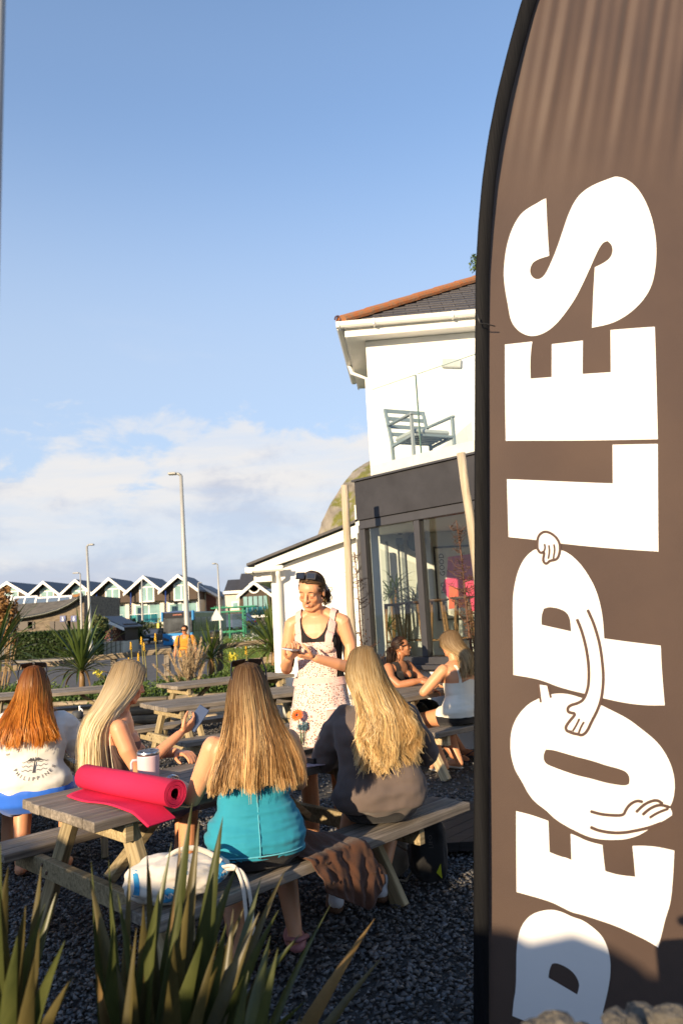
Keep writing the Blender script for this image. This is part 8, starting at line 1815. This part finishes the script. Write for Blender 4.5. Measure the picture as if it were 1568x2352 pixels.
# ------------------------------------------------------------------ balcony chair
def balcony_chair():
    c = at(966, 1020, 10.35); z0 = ZF + 0.03; t = thing('armchair', 'pale blue-grey slatted armchair on the glass balcony', 'chair', (at(968, 1020, 9.35).x, 9.35, z0), R(205)); t.scale = (1.08,) * 3
    M_c = mat('pale_blue_paint', (0.20, 0.25, 0.275), 0.5, 0.05)
    def bar(nm, a, b_, w=0.04, h=0.03): q = MB(); q.bar(a, b_, w, h, 0.004); return q.build(nm, M_c, t, False)
    for sx in (-1, 1):
        bar('leg', (sx * 0.28, 0.27, 0), (sx * 0.28, 0.27, 0.64)); bar('leg', (sx * 0.27, -0.22, 0), (sx * 0.27, -0.24, 0.45)); bar('leg', (sx * 0.27, -0.24, 0.44), (sx * 0.27, -0.36, 0.88)); bar('armrest', (sx * 0.28, 0.30, 0.645), (sx * 0.275, -0.30, 0.655), 0.05, 0.025); bar('seat_rail', (sx * 0.265, 0.27, 0.40), (sx * 0.265, -0.24, 0.38))
    bar('seat_rail', (-0.26, 0.27, 0.40), (0.26, 0.27, 0.40))
    for k in range(6): bar('seat_slat', (-0.255, 0.21 - k * 0.085, 0.415), (0.255, 0.21 - k * 0.085, 0.415), 0.05, 0.015)
    for k in range(4): bar('back_slat', (-0.26, -0.27 - k * 0.027, 0.54 + k * 0.105), (0.26, -0.27 - k * 0.027, 0.54 + k * 0.105), 0.015, 0.05)
    q = MB(); q.box((0, 0.02, 0.455), (0.49, 0.47, 0.06), None, 0.02); q.build('cushion', cloth('pale_cushion', (0.42, 0.46, 0.46)), t, False)
balcony_chair()
# ------------------------------------------------------------------ inside the bay
def stool(px, Y, label):
    c = at(px, 1440, Y); c.z = 0.86; t = thing('bar_stool', label, 'stool', c, 0, 'wooden bar stools behind the glass'); M_s = wood('stool_oak', (0.20, 0.11, 0.05), (0.32, 0.19, 0.09)); H = at(px, 1386 - (px - 905) * 0.1, Y).z - 0.86
    b = MB(); b.lathe([(0.14, H - 0.035), (0.175, H - 0.015), (0.175, H), (0.12, H - 0.008), (0, H - 0.012)], (0, 0, 0), 20); b.build('seat', mat('stool_dark', (0.09, 0.05, 0.03), 0.5), t)
    for k in range(4):
        a = k * math.pi / 2 + 0.5; b = MB(); b.tube([(0.11 * math.cos(a), 0.11 * math.sin(a), H - 0.03), (0.21 * math.cos(a), 0.21 * math.sin(a), 0)], [0.02, 0.017], 8); b.build('leg', M_s, t)
    for k in range(4):
        a = k * math.pi / 2 + 0.5; a2 = a + math.pi / 2; b = MB(); b.tube([(0.18 * math.cos(a), 0.18 * math.sin(a), 0.28), (0.18 * math.cos(a2), 0.18 * math.sin(a2), 0.28)], 0.009, 6); b.build('rung', M_s, t)
stool(900, 10.3, 'bar stool furthest left behind the cafe glass'); stool(952, 10.6, 'bar stool just left of the window mullion'); stool(1006, 10.2, 'bar stool right of the window mullion'); stool(1066, 10.4, 'bar stool behind the dead conifer at the right of the window')
PC = at(1062, 1337, 11.49); t = thing('framed_poster', 'framed pink and red abstract poster on the wall inside the cafe', 'picture', (PC.x, 11.49, PC.z - 1.75))
b = MB(); b.box((0, 0, 1.75), (0.84, 0.03, 1.14)); b.build('frame', M_grey_frame, t, False); b = MB(); b.box((0, -0.018, 1.75), (0.78, 0.01, 1.08)); b.build('paper', mat('poster_paper', (0.66, 0.64, 0.56), 0.6), t, False)
for k, (poly, c) in enumerate((([(-0.2, 0.4), (0.3, 0.44), (0.36, 0.1), (-0.25, 0.05)], (0.62, 0.16, 0.30)), ([(-0.28, 0.06), (0.33, 0.1), (0.36, -0.25), (-0.2, -0.3), (-0.33, -0.1)], (0.70, 0.06, 0.16)), ([(-0.22, -0.05), (-0.02, -0.1), (0.05, -0.38), (-0.25, -0.4)], (0.75, 0.13, 0.05)), ([(0.05, 0.0), (0.35, -0.02), (0.33, -0.48), (0.1, -0.45)], (0.68, 0.05, 0.12)))):
    b = MB(); b.prism([(x_, -0.0245 - 0.001 * k, 1.75 + z_) for x_, z_ in poly], (0, 0.0008, 0)); b.build('colour_block', mat('poster_ink_%d' % k, c, 0.6, 0.15, 12), t, False)
for k, ch in enumerate('BUT DO GOOD'):
    if ch == ' ': continue
    V, F = text_shape(ch, 0.11); me = bpy.data.meshes.new('letter'); me.from_pydata([(-0.27 - y_, -0.03, 1.27 + k * 0.09 + x_) for x_, y_ in V], [], F); link('letter', me, M_black, t)
for nm, lb, px, z, kind in (('wall_speaker', 'small square dark speaker on the wall inside the cafe', 917, 1245, 0), ('wall_fan', 'round grey disc on the wall inside the cafe', 957, 1244, 1), ('ceiling_speaker', 'dark rounded speaker under the cafe ceiling', 918, 1217, 2)):
    t = thing(nm, lb, 'speaker' if kind != 1 else 'wall disc', at(px, z, 11.42)); M_g = mat('blue_grey_paint', (0.10, 0.13, 0.16), 0.5); b = MB()
    if kind == 1: b.lathe([(0.15, 0), (0.15, 0.04), (0.1, 0.05), (0, 0.05)], (0, 0.07, 0), 28, Euler((math.pi / 2, 0, 0)))
    elif kind == 0: b.box((0, 0, 0), (0.11, 0.10, 0.11), None, 0.01)
    else: b.box((0, 0, 0), (0.14, 0.1, 0.06), None, 0.02); b.lathe([(0.05, 0), (0.04, -0.04), (0, -0.05)], (0, 0, -0.03), 14)
    b.build('body', M_g, t, None); b = MB(); b.box((0, 0.06, 0), (0.05, 0.06, 0.05)); b.build('mount', M_g, t, False)
def pot_plant():
    pq = at(902, 1440, 10.9); t = thing('pot_plant', 'tall spiky pot plant behind the cafe glass', 'plant', (pq.x, 10.9, 0.86)); b = MB(); b.lathe([(0.13, 0), (0.17, 0.28), (0.155, 0.28), (0.14, 0.22), (0, 0.22)], (0, 0, 0), 18); b.build('pot', mat('grey_pot', (0.2, 0.2, 0.19), 0.7), t); r = random.Random(2)
    for k, (dx, h) in enumerate(((0, 0.95), (0.08, 1.05), (-0.06, 0.5))):
        b = MB(); b.tube([(0, 0, 0.2), (dx * 0.6, 0, h * 0.6), (dx, 0.02, h)], 0.018, 7); b.build('cane', M_cod, t); me = leaf_mesh(0.42, 0.024, 0.9, 0.2, 7)
        for q in range(34): leaf_obj(me, M_co, t, (dx, 0.02, h - 0.1 + 0.1 * r.random()), q * 2.4, 0.25 + 1.5 * q / 34, r.uniform(0.7, 1.1))
pot_plant()
